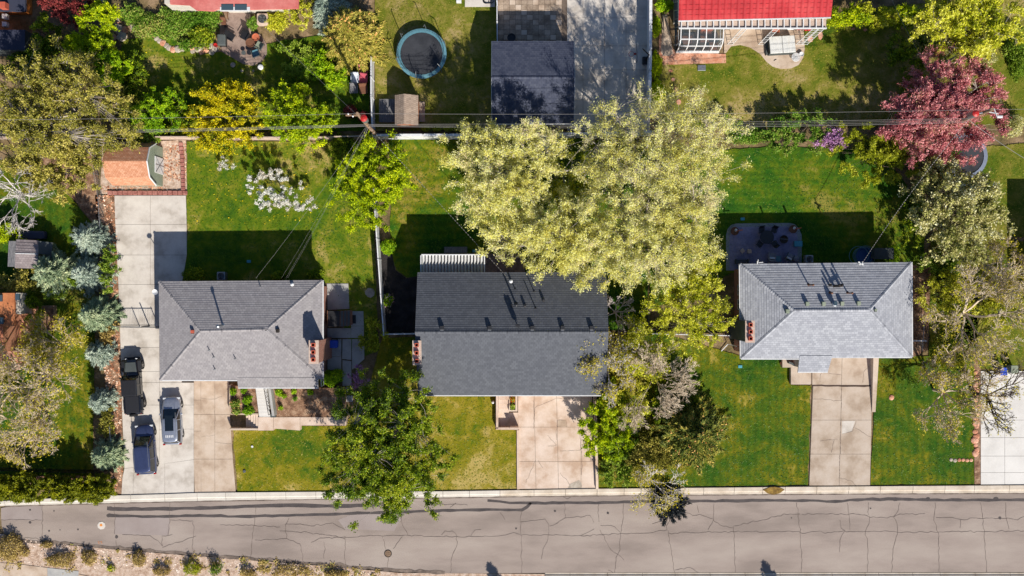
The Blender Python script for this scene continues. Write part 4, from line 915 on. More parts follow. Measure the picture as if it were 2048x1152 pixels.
# pergola at the middle house
pg = empty('pergola', W(905, 528, 0), 'white slatted pergola roof at the back of the charcoal roofed house', 'pergola')
zz = 3.2; px0, px1 = W(841,0,zz).x, W(970,0,zz).x; py0, py1 = W(0,546.5,zz).y, W(0,508.5,zz).y
fm = MB(); fm.box((px0,py0,zz-.12),(px1,py0+.1,zz+.1)); fm.box((px0,py1-.1,zz-.12),(px1,py1,zz+.1)); fm.box((px0,py0,zz-.12),(px0+.1,py1,zz+.1)); fm.box((px1-.1,py0,zz-.12),(px1,py1,zz+.1)); fm.build('frame', m_white, pg)
for i in range(19):
    x = px0+.22+i*(px1-px0-.3)/19
    MB().add([(x-.02,py0+.1,zz+.12),(x+.19,py0+.1,zz-.2),(x+.19,py1-.1,zz-.2),(x-.02,py1-.1,zz+.12),(x-.02,py0+.1,zz+.09),(x+.19,py0+.1,zz-.23),(x+.19,py1-.1,zz-.23),(x-.02,py1-.1,zz+.09)],
             [(0,1,2,3),(7,6,5,4),(0,4,5,1),(2,6,7,3),(0,3,7,4),(1,5,6,2)]).build('slat', m_white, pg)
for x in (px0+.1, px1-.2): MB().box((x, py1-.2, 0), (x+.12, py1-.08, zz-.12)).build('post', m_white, pg)
slabs('patio', grid([846,880,914,948,982,1016,1050], [507,528,549]), m_paver_p)
# ------------------------------------------------------------------ walls, steps, fences
w0 = empty('front_terrace', W(580, 830, 0), 'raised concrete walkway and planting bed in front of the grey-brown roofed house', 'terrace')
T = .8
def pr(pts, z0, z1_, zt=None):
    "prism whose survey outline is read at its top"
    return MB().prism([(W(x,y,z1_).x, W(x,y,z1_).y) for x, y in pts], z0, z1_)
for a, b in ((516,547),(547,600),(600,652),(652,692)):
    pr([(a+.3,834.5),(b-.3,834.5),(b-.3,851 if a > 547 else 861),(a+.3,861 if a < 547 else (857 if a < 560 else 851))], -.05, T).build('walkway_slab', m_conc_p, w0)
pr([(541,776),(690,776),(690,834),(541,834)], -.05, T-.04).build('bed_fill', m_mulch, w0)
pr([(462,771),(513,776),(516,829),(462,829)], -.05, T-.04).build('bed_fill', m_mulch, w0)
for q in ([(458,770),(462,770),(462,829),(458,829)], [(462,826.5),(516,827),(516,830),(462,829.5)]): pr(q, -.05, T+.05).build('bed_wall', m_conc_b, w0)
pr([(458,857),(516,857),(516,860.5),(458,860.5)], -.05, T+.1).build('stair_wall', m_conc_b, w0)
for i in range(5): pr([(492+i*4.9,830),(492+i*4.9+4.8,830),(492+i*4.9+4.8,856.8),(492+i*4.9,856.8)], -.05, .15+i*.14).build('step', m_conc_p, w0)
pr([(512,772),(536,772),(542,838),(520,838)], -.05, T-.06).build('stair_base', m_conc_w, w0)
for i in range(8):
    y = 776+i*7.2; x = 511+i*.9; pr([(x,y),(x+22,y),(x+23,y+7),(x+1,y+7)], -.05, T+.9-i*.11).build('step', m_conc_w, w0)
pr([(536,778),(541,778),(549,832),(544,832)], -.05, T+.95).build('stair_cheek', m_conc_g, w0)
rl = MB(); rl.tube(W(528,778,2.6), W(537,830,1.8), .035); 
for k in range(7): f = k/6; a = W(528+9*f,778+52*f,2.6-.8*f); rl.tube(a, (a.x, a.y, a.z-.9), .025)
rl.build('handrail', m_iron, w0)
pr([(541,828),(551,828),(551,835),(541,835)], -.05, T+.3).build('corner_block', m_siding, w0)
w2 = empty('front_steps', W(1012, 825, 0), 'concrete steps and low walls with a small flower planter beside the pinkish driveway', 'steps')
for i in range(4): pr([(997,791+i*8.6),(1018,791+i*8.6),(1018,799.4+i*8.6),(997,799.4+i*8.6)], -.05, .72-i*.15).build('step', m_conc_p, w2)
MB().prism(P([(996,824),(1036,824),(1036,857),(996,857)]) and [(p.x,p.y) for p in P([(996,825),(1036,825),(1036,857),(996,857)])], -.05, .1).build('landing', m_conc_p, w2)
pr([(992,790),(996.5,790),(996.5,857),(992,857)], -.05, .8).build('wall', m_conc_p, w2)
pr([(992,855),(1020,855),(1020,859.5),(992,859.5)], -.05, .8).build('wall', m_conc_p, w2)
pr([(1020,855),(1037,855),(1037,859.5),(1020,859.5)], -.05, 1.3).build('wall', m_conc_p, w2)
for q in ([(1018,790),(1020,790),(1020,823),(1018,823)], [(1031,790),(1035,790),(1035,823),(1031,823)], [(1020,820),(1031,820),(1031,823),(1020,823)]): pr(q, -.05, .75).build('planter_wall', m_conc_p, w2)
pr([(1020,790),(1031,790),(1031,820),(1020,820)], -.05, .62).build('planter_soil', m_mulch, w2)
tag(MB().prism([(p.x,p.y) for p in P([(1033.5,860),(1038.5,860),(1039,978),(1034,978)])], -.05, .16).build('retaining_wall', m_conc_p), 'low pinkish edging wall between dry lawn and pinkish driveway', 'wall')
def taper(x0a, x1a, y0, x0b, x1b, y1, za, zb_, m, label, name='retaining_wall'):
    a, b = W(x0a,y0,za), W(x1a,y0,za); c, d = W(x1b,y1,zb_), W(x0b,y1,zb_)
    mb = MB().add([(a.x,a.y,-.05),(b.x,b.y,-.05),(c.x,c.y,-.05),(d.x,d.y,-.05),a,b,c,d], [(4,7,6,5),(0,4,5,1)[::-1],(1,5,6,2)[::-1],(2,6,7,3)[::-1],(3,7,4,0)[::-1]])
    return tag(mb.build(name, m), label, 'wall')
taper(1188,1193,786,1192,1197,978,1.0,.35, m_conc_p, 'tapering pinkish wall on the right side of the pinkish driveway')
taper(1747,1758,712,1744,1751,824,.95,.12, m_conc_t, 'tapering tan wall beside the tan driveway of the silver roofed house')
st = empty('porch_steps', W(1603, 748, 0), 'tan porch landing and steps under the bump-out of the silver roofed house', 'steps')
pr([(1565,716),(1600,716),(1600,769),(1582,769),(1582,735),(1565,735)], -.05, .5).build('landing', m_conc_t, st)
for i in range(3): pr([(1600+i*7,744),(1607+i*7,744),(1607+i*7,769),(1600+i*7,769)], -.05, .4-i*.12).build('step', m_conc_t, st)
pr([(1600,712),(1625,712),(1625,742),(1600,742)], -.05, .45).build('porch_slab', m_conc_t, st)
pr([(1578,723),(1596,730),(1596,734),(1578,727)], -.05, 1.0).build('porch_rail', m_siding, st)

# red block border around the shed bed
bw = empty('block_border', W(300, 385, 0), 'border of reddish concrete blocks between shed bed and driveway', 'block border')
for i in range(16):
    x = 216+i*10; q = [(x+.4,381.5+(i%3)*.4),(x+9.4,381.5+(i%2)*.6),(x+9.2,390),(x+.6,390)]
    MB().prism([(p.x,p.y) for p in P(q)], 0, .2+.02*(i%3)).build('block', m_block, bw, bevel=.03)
for i in range(12):
    y = 285+i*8; x = yk(y, [(280,362),(320,366),(390,368)]); q = [(x-4,y+.4),(x+3.6,y+.4),(x+3.8,y+7.4),(x-3.8,y+7.4)]
    MB().prism([(p.x,p.y) for p in P(q)], 0, .2+.02*(i%3)).build('block', m_block, bw, bevel=.03)

def fence(name, label, pts, h, m, bay=48, kind='panel', post_m=None, group=None, thick=.05, names='panel'):
    "pts = survey positions of the fence line on the ground"
    r_ = empty(name, W(*pts[0], 0), label, 'fence', group)
    seg = []
    for (a, b) in zip(pts[:-1], pts[1:]):
        L = math.hypot(b[0]-a[0], b[1]-a[1]); n = max(1, round(L/bay))
        for i in range(n): seg.append(((a[0]+(b[0]-a[0])*i/n, a[1]+(b[1]-a[1])*i/n), (a[0]+(b[0]-a[0])*(i+1)/n, a[1]+(b[1]-a[1])*(i+1)/n)))
    for a, b in seg:
        p, q = W(*a), W(*b); d = (q-p); c = (p+q)/2; L = d.length/2
        if kind == 'panel':
            MB().obox(c, d, L-.08, thick/2, .06, h).build(names, m, r_)
            MB().obox(c, d, L-.08, thick, h, h+.06).build('rail', m, r_)
        elif kind == 'pickets':
            mb = MB(); k = int(2*L/.14)
            for j in range(k):
                o_ = p+d*((j+.5)/k); mb.obox(o_, d, .012, .012, .1, h)
            mb.build('pickets', m, r_)['kind'] = 'stuff'
            mb = MB(); mb.obox(c, d, L, .02, h-.12, h-.07); mb.obox(c, d, L, .02, .12, .17); mb.build('rail', m, r_)
        elif kind == 'mesh':
            mb = MB(); k = int(2*L/.16)
            dn = d.normalized()
            for j in range(k):
                a0 = p+d*(j/k); 
                for s_ in (1, -1):
                    e0 = a0 if s_ > 0 else a0+dn*.0
                    mb.tube((a0.x, a0.y, .08 if s_ > 0 else h-.05), (a0.x+dn.x*min(.6, (1-j/k)*2*L), a0.y+dn.y*min(.6, (1-j/k)*2*L), (h-.05) if s_ > 0 else .08), .006, .006, 3, False)
            mb.build('wire_mesh', m, r_)['kind'] = 'stuff'
            MB().tube((p.x,p.y,h),(q.x,q.y,h),.03,.03,6).build('rail', m, r_)
        ps = .03 if kind in ('mesh', 'pickets') else .06
        pp = p; MB().obox(pp, d, ps, ps, 0, h+.12).build('post', post_m or m, r_)
    pp = W(*pts[-1]); MB().obox(pp, d, ps, ps, 0, h+.12).build('post', post_m or m, r_)
    return r_
fence('vinyl_fence', 'long white vinyl fence across the back of the middle and garage yards', [(752,278),(900,277.5),(1100,276),(1298,271)], 2.2, m_vinyl, thick=.12)
fence('vinyl_fence', 'white vinyl fence running up from the leaning utility pole past the shake roofed shed', [(751,274),(748,200),(748,125)], 1.9, m_vinyl)
fence('vinyl_fence', 'white vinyl fence between the left and middle back yards', [(750,284),(754,400),(762,520),(767,590),(773,668)], 1.9, m_vinyl)
fence('vinyl_fence', 'short white fence joining the side fence to the charcoal roofed house', [(774,667),(838,666)], 1.5, m_vinyl, bay=32)
fence('vinyl_fence', 'white fence along the right side of the top driveway with the basketball hoop', [(1296,-40),(1295,110),(1293,232)], 1.9, m_vinyl, thick=.14)
fence('thin_rail_fence', 'thin white rail fence from the garage corner up the paver court', [(994,-30),(995,92)], 1.3, m_vinyl, kind='panel', thick=.04)
fence('rear_fence', 'weathered beige board fence behind the big olive tree at the left', [(-20,278),(100,280)], 1.6, m_cap)
fence('rear_fence', 'pale board fence behind the yellow and lime shrubs', [(310,279),(400,279),(560,280),(660,279),(745,277)], 1.6, m_cap)
fence('wire_fence', 'sagging wire fence with metal rail beside the shed and mulch strip', [(196,300),(198,350),(207,400),(211,470)], 1.2, m_steel, kind='mesh', bay=45)
fence('side_fence', 'dark board fence section between the middle and right houses', [(1292,598),(1292,668)], 1.8, m_siding)
fence('vinyl_fence', 'narrow white fence from the side yard to the dark sided chimney', [(1300,666),(1380,668),(1462,670)], 1.6, m_vinyl, bay=54, thick=.04)
fence('wire_fence', 'wire fence line to the right of the silver roofed house', [(1838,592),(1836,640),(1832,700)], 1.4, m_steel, kind='mesh', bay=45)
fence('white_gate', 'short white gate beside the right wall of the silver roofed house', [(1812,680),(1838,680)], 1.4, m_vinyl, bay=30)
fence('iron_fence', 'dark iron picket fence above the clipped hedge at the lower left', [(-20,934),(100,938),(222,940)], 1.5, m_iron, kind='pickets', bay=40)
fence('wire_fence', 'low wire fence beside the mulch strip near the navy car', [(226,835),(230,880)], 1.0, m_steel, kind='mesh', bay=24)
gt = fence('driveway_gate', 'chain link gate across the long light driveway beside the brick house', [(241,652),(280,653),(318,653)], 1.5, m_steel, kind='mesh', bay=40)
MB().tube(tuple(W(299,652)[:2])+(0,), tuple(W(299,652)[:2])+(1.9,), .06).build('gate_post', m_blackm, gt)
MB().tube(tuple(W(241,649)[:2])+(1.35,), tuple(W(318,649)[:2])+(1.35,), .035).build('top_bar', m_blackm, gt)
br = empty('brick_edging', W(100, 955, 0), 'row of reddish edging stones between iron fence and clipped hedge', 'edging')
for i in range(26):
    x = -10+i*9; MB().prism([(p.x,p.y) for p in P([(x,951+(i%3)),(x+8.2,951+(i%2)),(x+8,958+(i%2)),(x+.3,958)])], 0, .14).build('stone', m_sand, br, bevel=.03)
ed = empty('stone_edging', W(1954, 850, 0), 'reddish boulders edging the white concrete driveway at the right', 'boulders')
def rock(name, c, r, m, parent=None, fl=.55, seed=0):
    rr = random.Random(seed*31+7); mb = MB(); n = 9; rows = []
    for k in range(5):
        ph = k/4*math.pi/2; rad = math.cos(ph)**.7*r
        rows.append([(c[0]+(rad+rr.uniform(-.12,.12)*r)*math.cos(2*math.pi*i/n), c[1]+(rad+rr.uniform(-.12,.12)*r)*math.sin(2*math.pi*i/n), c[2]+r*fl*math.sin(ph)+rr.uniform(-.04,.04)*r) for i in range(n)])
    vs = [v for row in rows for v in row]
    fs = [(k*n+i, k*n+(i+1)%n, (k+1)*n+(i+1)%n, (k+1)*n+i) for k in range(4) for i in range(n)]+[tuple(4*n+i for i in range(n))]
    return mb.add(vs, fs).build(name, m, parent)
i = 0
for y in list(range(745, 912, 9)):
    rock('boulder', W(1953+(i*37%5)-2-(0 if y < 840 else 2), y+(i*13%3)), .22+.06*((i*29)%4), m_sand, ed, .5, i); i += 1
for x in range(1902, 1950, 8): rock('boulder', W(x, 919.5+(x%3)*.5), .2, m_stonepale if x < 1912 else m_sand, ed, .5, x)
rs = empty('rock_border', W(320, 80, 0), 'curved border of pale rocks around the lawn at the upper left', 'rocks')
for k, (x, y, r_) in enumerate([(233,44,.3),(236,57,.55),(243,73,.55),(249,60,.4),(270,54,.5),(276,52,.3),(228,74,.35),(294,64,.25),(302,68,.3),(308,71,.3),(314,77,.3),(319,82,.3),(326,86,.35),(333,91,.3),(338,96,.3),(346,99,.35),(356,98,.4),(365,97,.35),
    (383,92,.5),(397,96,.5),(405,93,.4),(412,97,.4),(420,92,.35),(430,97,.35),(402,104,.3),(424,105,.3),(385,103,.25)]):
    rock('rock', W(x, y), r_, m_stonepale if k % 3 else m_sand, rs, .5, k)
# flagstones and other small stones
fg = 'flat stepping stones in the lawns'
for k, (x, y, a, b, lab) in enumerate([(1341,142,9,6,'uppermost of the reddish stepping stones beside the ivy'),(1346,159,8,8,'second reddish stepping stone below the sunroom corner'),(1352,180,9,12,'large reddish stepping stone halfway along the ivy'),(1357,204,11,11,'lowest reddish stepping stone near the pale elm'),
     (1620,78,13,15,'flat pinkish stone on the grass right of the hot tub'),(1640,71,11,18,'taller pinkish stone beside the yellow-green hedge'),(1648,50,9,14,'small pinkish stone close to the corner of the red roof'),(1706,58,9,6,'pinkish stone under the yellow-green hedge, leftmost of three'),(1730,60,9,6,'pinkish stone under the hedge, middle one of three'),(1806,54,12,10,'pinkish stone at the right end of the hedge')]):
    pts = [W(x+a/2*math.cos(t)*rnd.uniform(.8,1.1), y+b/2*math.sin(t)*rnd.uniform(.8,1.1)) for t in [j*.785 for j in range(8)]]
    tag(MB().prism([(p.x,p.y) for p in pts], 0, .08).build('stepping_stone', m_sand, bevel=.02), lab, 'stepping stone', fg)
for k, (x, y, r_, lab) in enumerate([(466,130,.25,'pinkish round stepping disc below the rear patio'),(484,142,.14,'small pale disc on dark grass below the rear patio'),(507,142,.1,'tiny pale disc between two discs below the patio')]):
    tag(MB().lathe(W(x,y), [(r_,0),(r_,.08),(r_*.8,.1)], 14).build('stepping_stone', m_stonepale), lab, 'stepping stone', fg)
tag(MB().lathe(W(522,135), [(.26,0),(.28,.25),(.2,.32)], 16).build('garden_lamp', m_white), 'round white garden globe on the dark grass below the patio', 'garden lamp')
for x, y, lab, mt in ((1403,136,'pale grey rectangular utility lid in the grass below the sunroom', m_steel),(1480,733,'turquoise utility lid in front of the silver roofed house', m_tealbox),(1485,438,'turquoise utility lid in shade above the round cornered patio', m_tealbox),(498,523,'small turquoise lid on the shaded lawn behind the brick house', m_tealbox),(949,502,'turquoise lid in shade beside the white pergola', m_tealbox)):
    q = W(x,y); s_ = .4 if x == 1403 else .2; tag(MB().box((q.x-s_,q.y-s_*.7,0),(q.x+s_,q.y+s_*.7,.1)).build('valve_chamber', mt, bevel=.02), lab, 'utility lid')
for x, y, lab in ((1783,795,'small reddish brown rock on the front lawn right of the tan driveway'),(1565,728,'pinkish rock at the left end of the porch')):
    tag(rock('rock', W(x,y), .28, m_sand, None, .5, x), lab, 'rock')
q = W(986,804); tag(MB().lathe(q, [(.14,0),(.14,.35),(.05,.42)], 12).build('lawn_light', m_white), 'short white lawn light beside the planter steps', 'lawn light')
q = W(505,893); tag(MB().lathe(q, [(.11,0),(.11,.12)], 12).build('sprinkler_cap', m_white), 'small white sprinkler cap on the dry front lawn', 'sprinkler cap')
q = W(489,942); tag(MB().lathe(q, [(.15,0),(.15,.1),(.1,.12)], 12).build('valve_box', m_siding), 'small grey round valve box low on the dry front lawn', 'valve box')
# side yard of the brick house
slabs('side_patio', [[(654,567),(697,567),(699,618),(655,620)],[(655,656),(702,656),(702,676),(655,676)],[(702,622),(727,622),(728,652),(702,652)],[(702,652),(728,652),(728,676),(702,676)],[(655,678),(683,678),(683,713),(655,713)],[(655,713),(683,713),(683,740),(655,740)],
   [(685,678),(703,678),(703,720),(684,718)],[(685,720),(703,722),(703,772),(685,772)],[(704,678),(729,678),(729,718),(704,740)],[(688,774),(706,774),(706,788),(688,788)],[(688,790),(706,790),(706,804),(688,804)]], m_conc_g)
bs = empty('cellar_hatch', W(678, 638, 0), 'brown framed cellar hatch with dark glazed panels beside the brick house', 'hatch')
z_ = 1.3
MB().prism([(W(x,y,z_).x, W(x,y,z_).y) for x,y in ((655,623),(700,621),(701,650),(656,654))], 0, z_-.1).build('body', m_brick, bs)
for a, b, m__ in ((656,680,m_black),(681,687,m_siding),(688,693.5,m_siding),(694.5,700,m_siding)):
    MB().prism([(W(x,y,z_).x, W(x,y,z_).y) for x,y in ((a,622),(b,621.5),(b,652.5 if b<690 else 650),(a,653))], z_-.1, z_).build('panel', m__, bs)
for x in (655,680.5,687.5,694,700.5): MB().box((W(x,0,z_).x-.03, W(0,653,z_).y, z_), (W(x,0,z_).x+.03, W(0,621,z_).y, z_+.04)).build('glazing_bar', m_wicker, bs)
tag(MB().box(tuple(W(703,647)[:2])+(.05,), tuple(W(712,630)[:2])+(.1,)).build('door_mat', m_black), 'small dark door mat next to the cellar hatch', 'mat')
bb = empty('recycling_bin', W(669, 688, 0), 'blue lidded recycling bin beside the brick chimney', 'bin')
c = W(669, 687, 0); MB().box((c.x-.42,c.y-.34,.05),(c.x+.42,c.y+.34,.95)).build('body', m_bluebin, bb, bevel=.06); MB().box((c.x-.48,c.y-.38,.95),(c.x+.48,c.y+.38,1.05)).build('lid', m_bluebin, bb, bevel=.04)
for s_ in (-.3,.3): MB().tube((c.x+s_-.04,c.y+.36,.12),(c.x+s_+.04,c.y+.36,.12),.12,.12,12).build('wheel', m_tyre, bb)
# bin pair on the right drive
for x, y, m__, lab in ((1996,741,m_bluebin,'blue bin at the head of the white concrete driveway'),(2018,737,m_sage,'grey-green bin beside the blue bin on the white driveway')):
    b_ = empty('wheeled_bin', W(x,y), lab, 'bin'); c = W(x,y)
    MB().box((c.x-.32,c.y-.36,.05),(c.x+.32,c.y+.36,.95)).build('body', m__, b_, bevel=.05); MB().box((c.x-.36,c.y-.42,.95),(c.x+.36,c.y+.4,1.05)).build('lid', m__, b_, bevel=.04)
# air conditioners
def aircon(x, y, s_, label, rz=0):
    c = W(x, y, .8); e = empty('air_conditioner', (c.x, c.y, 0), label, 'air conditioner')
    MB().box((c.x-s_,c.y-s_,.06),(c.x+s_,c.y+s_,.82)).build('casing', m_steel if s_ < .5 else m_cap, e, bevel=.08)
    MB().lathe((c.x,c.y,.82), [(s_*.78,0),(s_*.78,.02)], 22).build('fan_well', m_black, e)
    g_ = MB()
    for r_ in (.78,.6,.42,.24): 
        for k in range(22):
            a = k*2*math.pi/22; b = (k+1)*2*math.pi/22; g_.tube((c.x+s_*r_*math.cos(a),c.y+s_*r_*math.sin(a),.87),(c.x+s_*r_*math.cos(b),c.y+s_*r_*math.sin(b),.87),.012,.012,3,False)
    g_.build('grille', m_steel, e)
    f_ = MB()
    for k in range(4): a = k*math.pi/2+.4; f_.add([(c.x,c.y,.845),(c.x+s_*.65*math.cos(a),c.y+s_*.65*math.sin(a),.845),(c.x+s_*.65*math.cos(a+.6),c.y+s_*.65*math.sin(a+.6),.855)], [(0,1,2)])
    f_.build('fan_blades', m_siding, e)
aircon(524.5, 37.5, .55, 'white square air conditioner behind the pink roofed house')
aircon(442, 552, .42, 'grey air conditioner in shade behind the brick house')
aircon(1619, 518, .4, 'grey air conditioner in shade behind the silver roofed house')
# ------------------------------------------------------------------ vehicles
def loft(mb, rows):
    n = len(rows[0]); b = len(mb.v); mb.v += [tuple(p) for r in rows for p in r]
    for k in range(len(rows)-1):
        for i in range(n):
            j = (i+1) % n; mb.f.append((b+k*n+i, b+k*n+j, b+(k+1)*n+j, b+(k+1)*n+i))
    mb.f.append(tuple(b+i for i in range(n))[::-1]); mb.f.append(tuple(b+(len(rows)-1)*n+i for i in range(n)))
    return mb
def bsec(y, hw, zb, zt, cr=.03):
    h = [(hw-.06, zb), (hw, zb+.15), (hw, (zb+zt)/2+.05), (hw-.03, zt-.1), (hw-.13, zt-.01), (hw*.5, zt+cr)]
    return [(x, y, z) for x, z in h]+[(-x, y, z) for x, z in h[::-1]]
def csec(y, hb, zb, ht, zt, cr=.02):
    h = [(hb, zb), (hb-(hb-ht)*.5, zb+(zt-zb)*.55), (ht, zt-.06), (ht-.08, zt), (ht*.4, zt+cr)]
    return [(x, y, z) for x, z in h]+[(-x, y, z) for x, z in h[::-1]]
def smooth_sub(o, lv=2):
    s_ = o.modifiers.new('sub', 'SUBSURF'); s_.levels = lv; s_.render_levels = lv; o.data.shade_smooth(); return o
def wheel(car, x, y, r, wdt, n=22):
    sg = 1 if x > 0 else -1; mb = MB(); prof = [(r*.62, 0), (r*.94, 0), (r, .03), (r, wdt-.03), (r*.94, wdt), (r*.62, wdt)]
    rows = []
    for rr, d in prof: rows.append([(x-sg*d, y+rr*math.cos(2*math.pi*i/n), r+rr*math.sin(2*math.pi*i/n)) for i in range(n)])
    b = 0; mb.v = [p for q in rows for p in q]
    for k in range(5):
        for i in range(n): j = (i+1) % n; mb.f.append((k*n+i, k*n+j, (k+1)*n+j, (k+1)*n+i))
    ty = mb.local('wheel', m_tyre, car)
    rm_ = MB(); rm_.tube((x-sg*.07, y, r), (x-sg*.05, y, r), r*.64, r*.64, n)
    rm_.tube((x-sg*.05, y, r), (x+sg*.005, y, r), .07, .06, 8)
    for k in range(5):
        a = k*2*math.pi/5; c = (x-sg*.02, y+r*.34*math.cos(a), r+r*.34*math.sin(a)); rm_.tube((x-sg*.02, y, r), (x-sg*.03, y+r*.6*math.cos(a), r+r*.6*math.sin(a)), .04, .035, 4)
    rm_.local('rim', m_rim, ty)
def headlight(car, x, y, z, w_, d, h, m, nm='headlight'):
    MB().box((x-w_/2, y-d/2, z-h/2), (x+w_/2, y+d/2, z+h/2)).local(nm, m, car, bevel=.02)
def place(car, x, y, ang): p = W(x, y); car.location = (p.x, p.y, .056); car.rotation_euler = (0, 0, R(ang))
def suv(label, paint, L=4.75, Wd=1.86, H=1.68, wagon=True, sunroof=False, ribs=False, hood=1.15):
    car = empty('parked_car', (0,0,0), label, 'car', 'vehicles parked on the long driveway'); hw = Wd/2; F = L/2
    b = MB(); zc = .95
    loft(b, [bsec(-F, hw-.16, .42, zc-.12), bsec(-F+.12, hw-.05, .3, zc), bsec(-F+.7, hw, .24, zc+.03), bsec(-.3, hw, .24, zc), bsec(F-hood-.25, hw, .24, zc-.0), bsec(F-hood+.1, hw-.01, .24, zc-.03, .05), bsec(F-.4, hw-.04, .26, zc-.1, .05), bsec(F-.12, hw-.2, .32, zc-.2, .03), bsec(F, hw-.42, .4, zc-.34)])
    smooth_sub(b.local('body', paint, car), 2)
    ym, yr = F-hood, -F+.18
    g = MB(); loft(g, [csec(yr-.02, hw-.12, zc-.05, hw-.3, zc+.02), csec(yr+.28, hw-.08, zc-.05, hw-.24, H-.06), csec(yr+.7, hw-.06, zc-.05, hw-.22, H-.01), csec(.1, hw-.06, zc-.05, hw-.2, H), csec(ym-.95, hw-.06, zc-.05, hw-.22, H-.03), csec(ym-.75, hw-.06, zc-.05, hw-.25, H-.1), csec(ym+.02, hw-.1, zc-.08, hw-.2, zc+.0)])
    g.local('windows', m_cglass, car, smooth=False)
    r_ = MB(); loft(r_, [csec(yr+.12, hw-.18, H-.1, hw-.22, H-.03), csec(yr+.6, hw-.14, H-.07, hw-.17, H+.025), csec(.1, hw-.13, H-.06, hw-.16, H+.035), csec(ym-.8, hw-.15, H-.09, hw-.19, H-.0)])
    smooth_sub(r_.local('roof', paint, car), 1)
    PL = []
    for s_ in (-1, 1):
        PL.append(((s_*(hw-.1), ym, zc-.02), (s_*(hw-.24), ym-.85, H-.04), .06, .06, 6))
        for yy in (.15, -.85): PL.append(((s_*(hw-.07), yy, zc-.03), (s_*(hw-.21), yy, H-.03), .045, .045, 6))
        PL.append(((s_*(hw-.12), yr+.02, zc), (s_*(hw-.25), yr+.3, H-.05), .06, .06, 6))
    for q_ in PL: MB().tube(*q_).local('pillar', paint, car)
    for s_ in (-1, 1):
        for (a0, b0) in ((ym-.95, .15), (.1, -.85)):
            MB().box((s_*(hw-.005), b0+.03, .42), (s_*(hw+.008), a0, zc-.08)).local('door', paint, car, bevel=.01)
            MB().box((s_*(hw+.005), b0+.12, zc-.22), (s_*(hw+.03), b0+.32, zc-.18)).local('door_handle', m_rim, car)
        MB().box((s_*(hw+.02), ym-.55, zc-.02), (s_*(hw+.22), ym-.4, zc+.12)).local('wing_mirror', paint, car, bevel=.03)
        headlight(car, s_*(hw-.24), F-.16, zc-.28, .3, .18, .14, m_lampw); headlight(car, s_*(hw-.12), -F+.06, zc-.12, .2, .14, .26, m_lampred, 'tail_light')
        MB().tube((s_*(hw-.27), -1.6, H+.06), (s_*(hw-.29), .9, H+.05), .02, .02, 5).local('roof_rail', m_steel, car)
        for yy in (F-.85, -F+.95): wheel(car, s_*(hw-.01), yy, .34, .22)
    MB().box((-.25, F-.06, .5), (.25, F-.01, .62)).local('grille', m_black, car)
    if sunroof: MB().box((-.42, -.9, H+.035), (.42, .62, H+.05)).local('sunroof', m_cglass, car)
    if sunroof:
        for k in range(5): MB().box((-.38+k*.17, -1.55, H+.03), (-.3+k*.17, -1.3, H+.06)).local('roof_slot', m_white, car)
    if ribs:
        for k in range(11): MB().box((-.5+k*.1-.018, -1.75, H+.02), (-.5+k*.1+.018, .35, H+.055)).local('roof_rib', paint, car)
    return car
c1 = suv('silver grey car with dark glass sunroof on the driveway near the brick house', m_carsilver, L=4.75, H=1.5, sunroof=True, hood=1.2); place(c1, 350, 839, 2)
c2 = suv('dark navy blue car with ribbed roof nearest the street', m_carblue, L=4.95, Wd=1.95, H=1.8, ribs=True, hood=1.15); place(c2, 297, 896, 4)
# pickup
tk = empty('pickup_truck', (0,0,0), 'black four door pickup truck with boxy hard top parked farthest up the driveway', 'pickup truck', 'vehicles parked on the long driveway')
hw, F = .92, 2.75
b = MB(); loft(b, [bsec(-F, hw-.1, .55, 1.12), bsec(-F+.1, hw-.06, .5, 1.18), bsec(-.9, hw-.06, .45, 1.18)]); b.local('bed', m_carblack, tk, bevel=.03)
b = MB(); loft(b, [bsec(-.88, hw-.08, .45, 1.15), bsec(1.1, hw-.08, .45, 1.15), bsec(1.2, hw-.14, .45, 1.15, .05), bsec(F-.35, hw-.24, .5, 1.1, .06), bsec(F-.12, hw-.28, .5, 1.02, .03)]); b.local('body', m_carblack, tk, bevel=.03)
MB().box((-.66, -F+.12, 1.2), (.66, -.98, 1.26)).local('bed_cover', m_black, tk, bevel=.02)
for k in range(2): MB().box((-.82+k*1.5, -F+.1, 1.2), (-.7+k*1.52, -.95, 1.27)).local('bed_rail', m_carblack, tk, bevel=.02)
g = MB(); loft(g, [csec(-.86, hw-.1, 1.1, hw-.16, 1.78), csec(.65, hw-.1, 1.1, hw-.16, 1.8), csec(1.08, hw-.1, 1.1, hw-.18, 1.2)]); g.local('windows', m_cglass, tk)
MB().box((-.74, -.9, 1.79), (.74, .68, 1.87)).local('hard_top', m_black, tk, bevel=.03)
for k in range(10): MB().box((-.62+k*.13, -.8, 1.87), (-.56+k*.13, .6, 1.9)).local('roof_rib', m_black, tk)
hd = MB(); loft(hd, [[(x*.62, y, z) for x, y, z in ((-1,1.4,1.2),(-.8,1.4,1.27),(.8,1.4,1.27),(1,1.4,1.2))], [(x*.5, y, z) for x, y, z in ((-1,2.35,1.15),(-.8,2.35,1.2),(.8,2.35,1.2),(1,2.35,1.15))]]); hd.local('hood_scoop', m_siding, tk)
pl = MB()
for s_ in (-1, 1):
    for y0_, y1_ in ((1.1, .66), (.1, .1), (-.84, -.86)): MB().tube((s_*(hw-.1), y0_, 1.12), (s_*(hw-.17), y1_, 1.8), .05, .05, 4).local('pillar', m_carblack, tk)
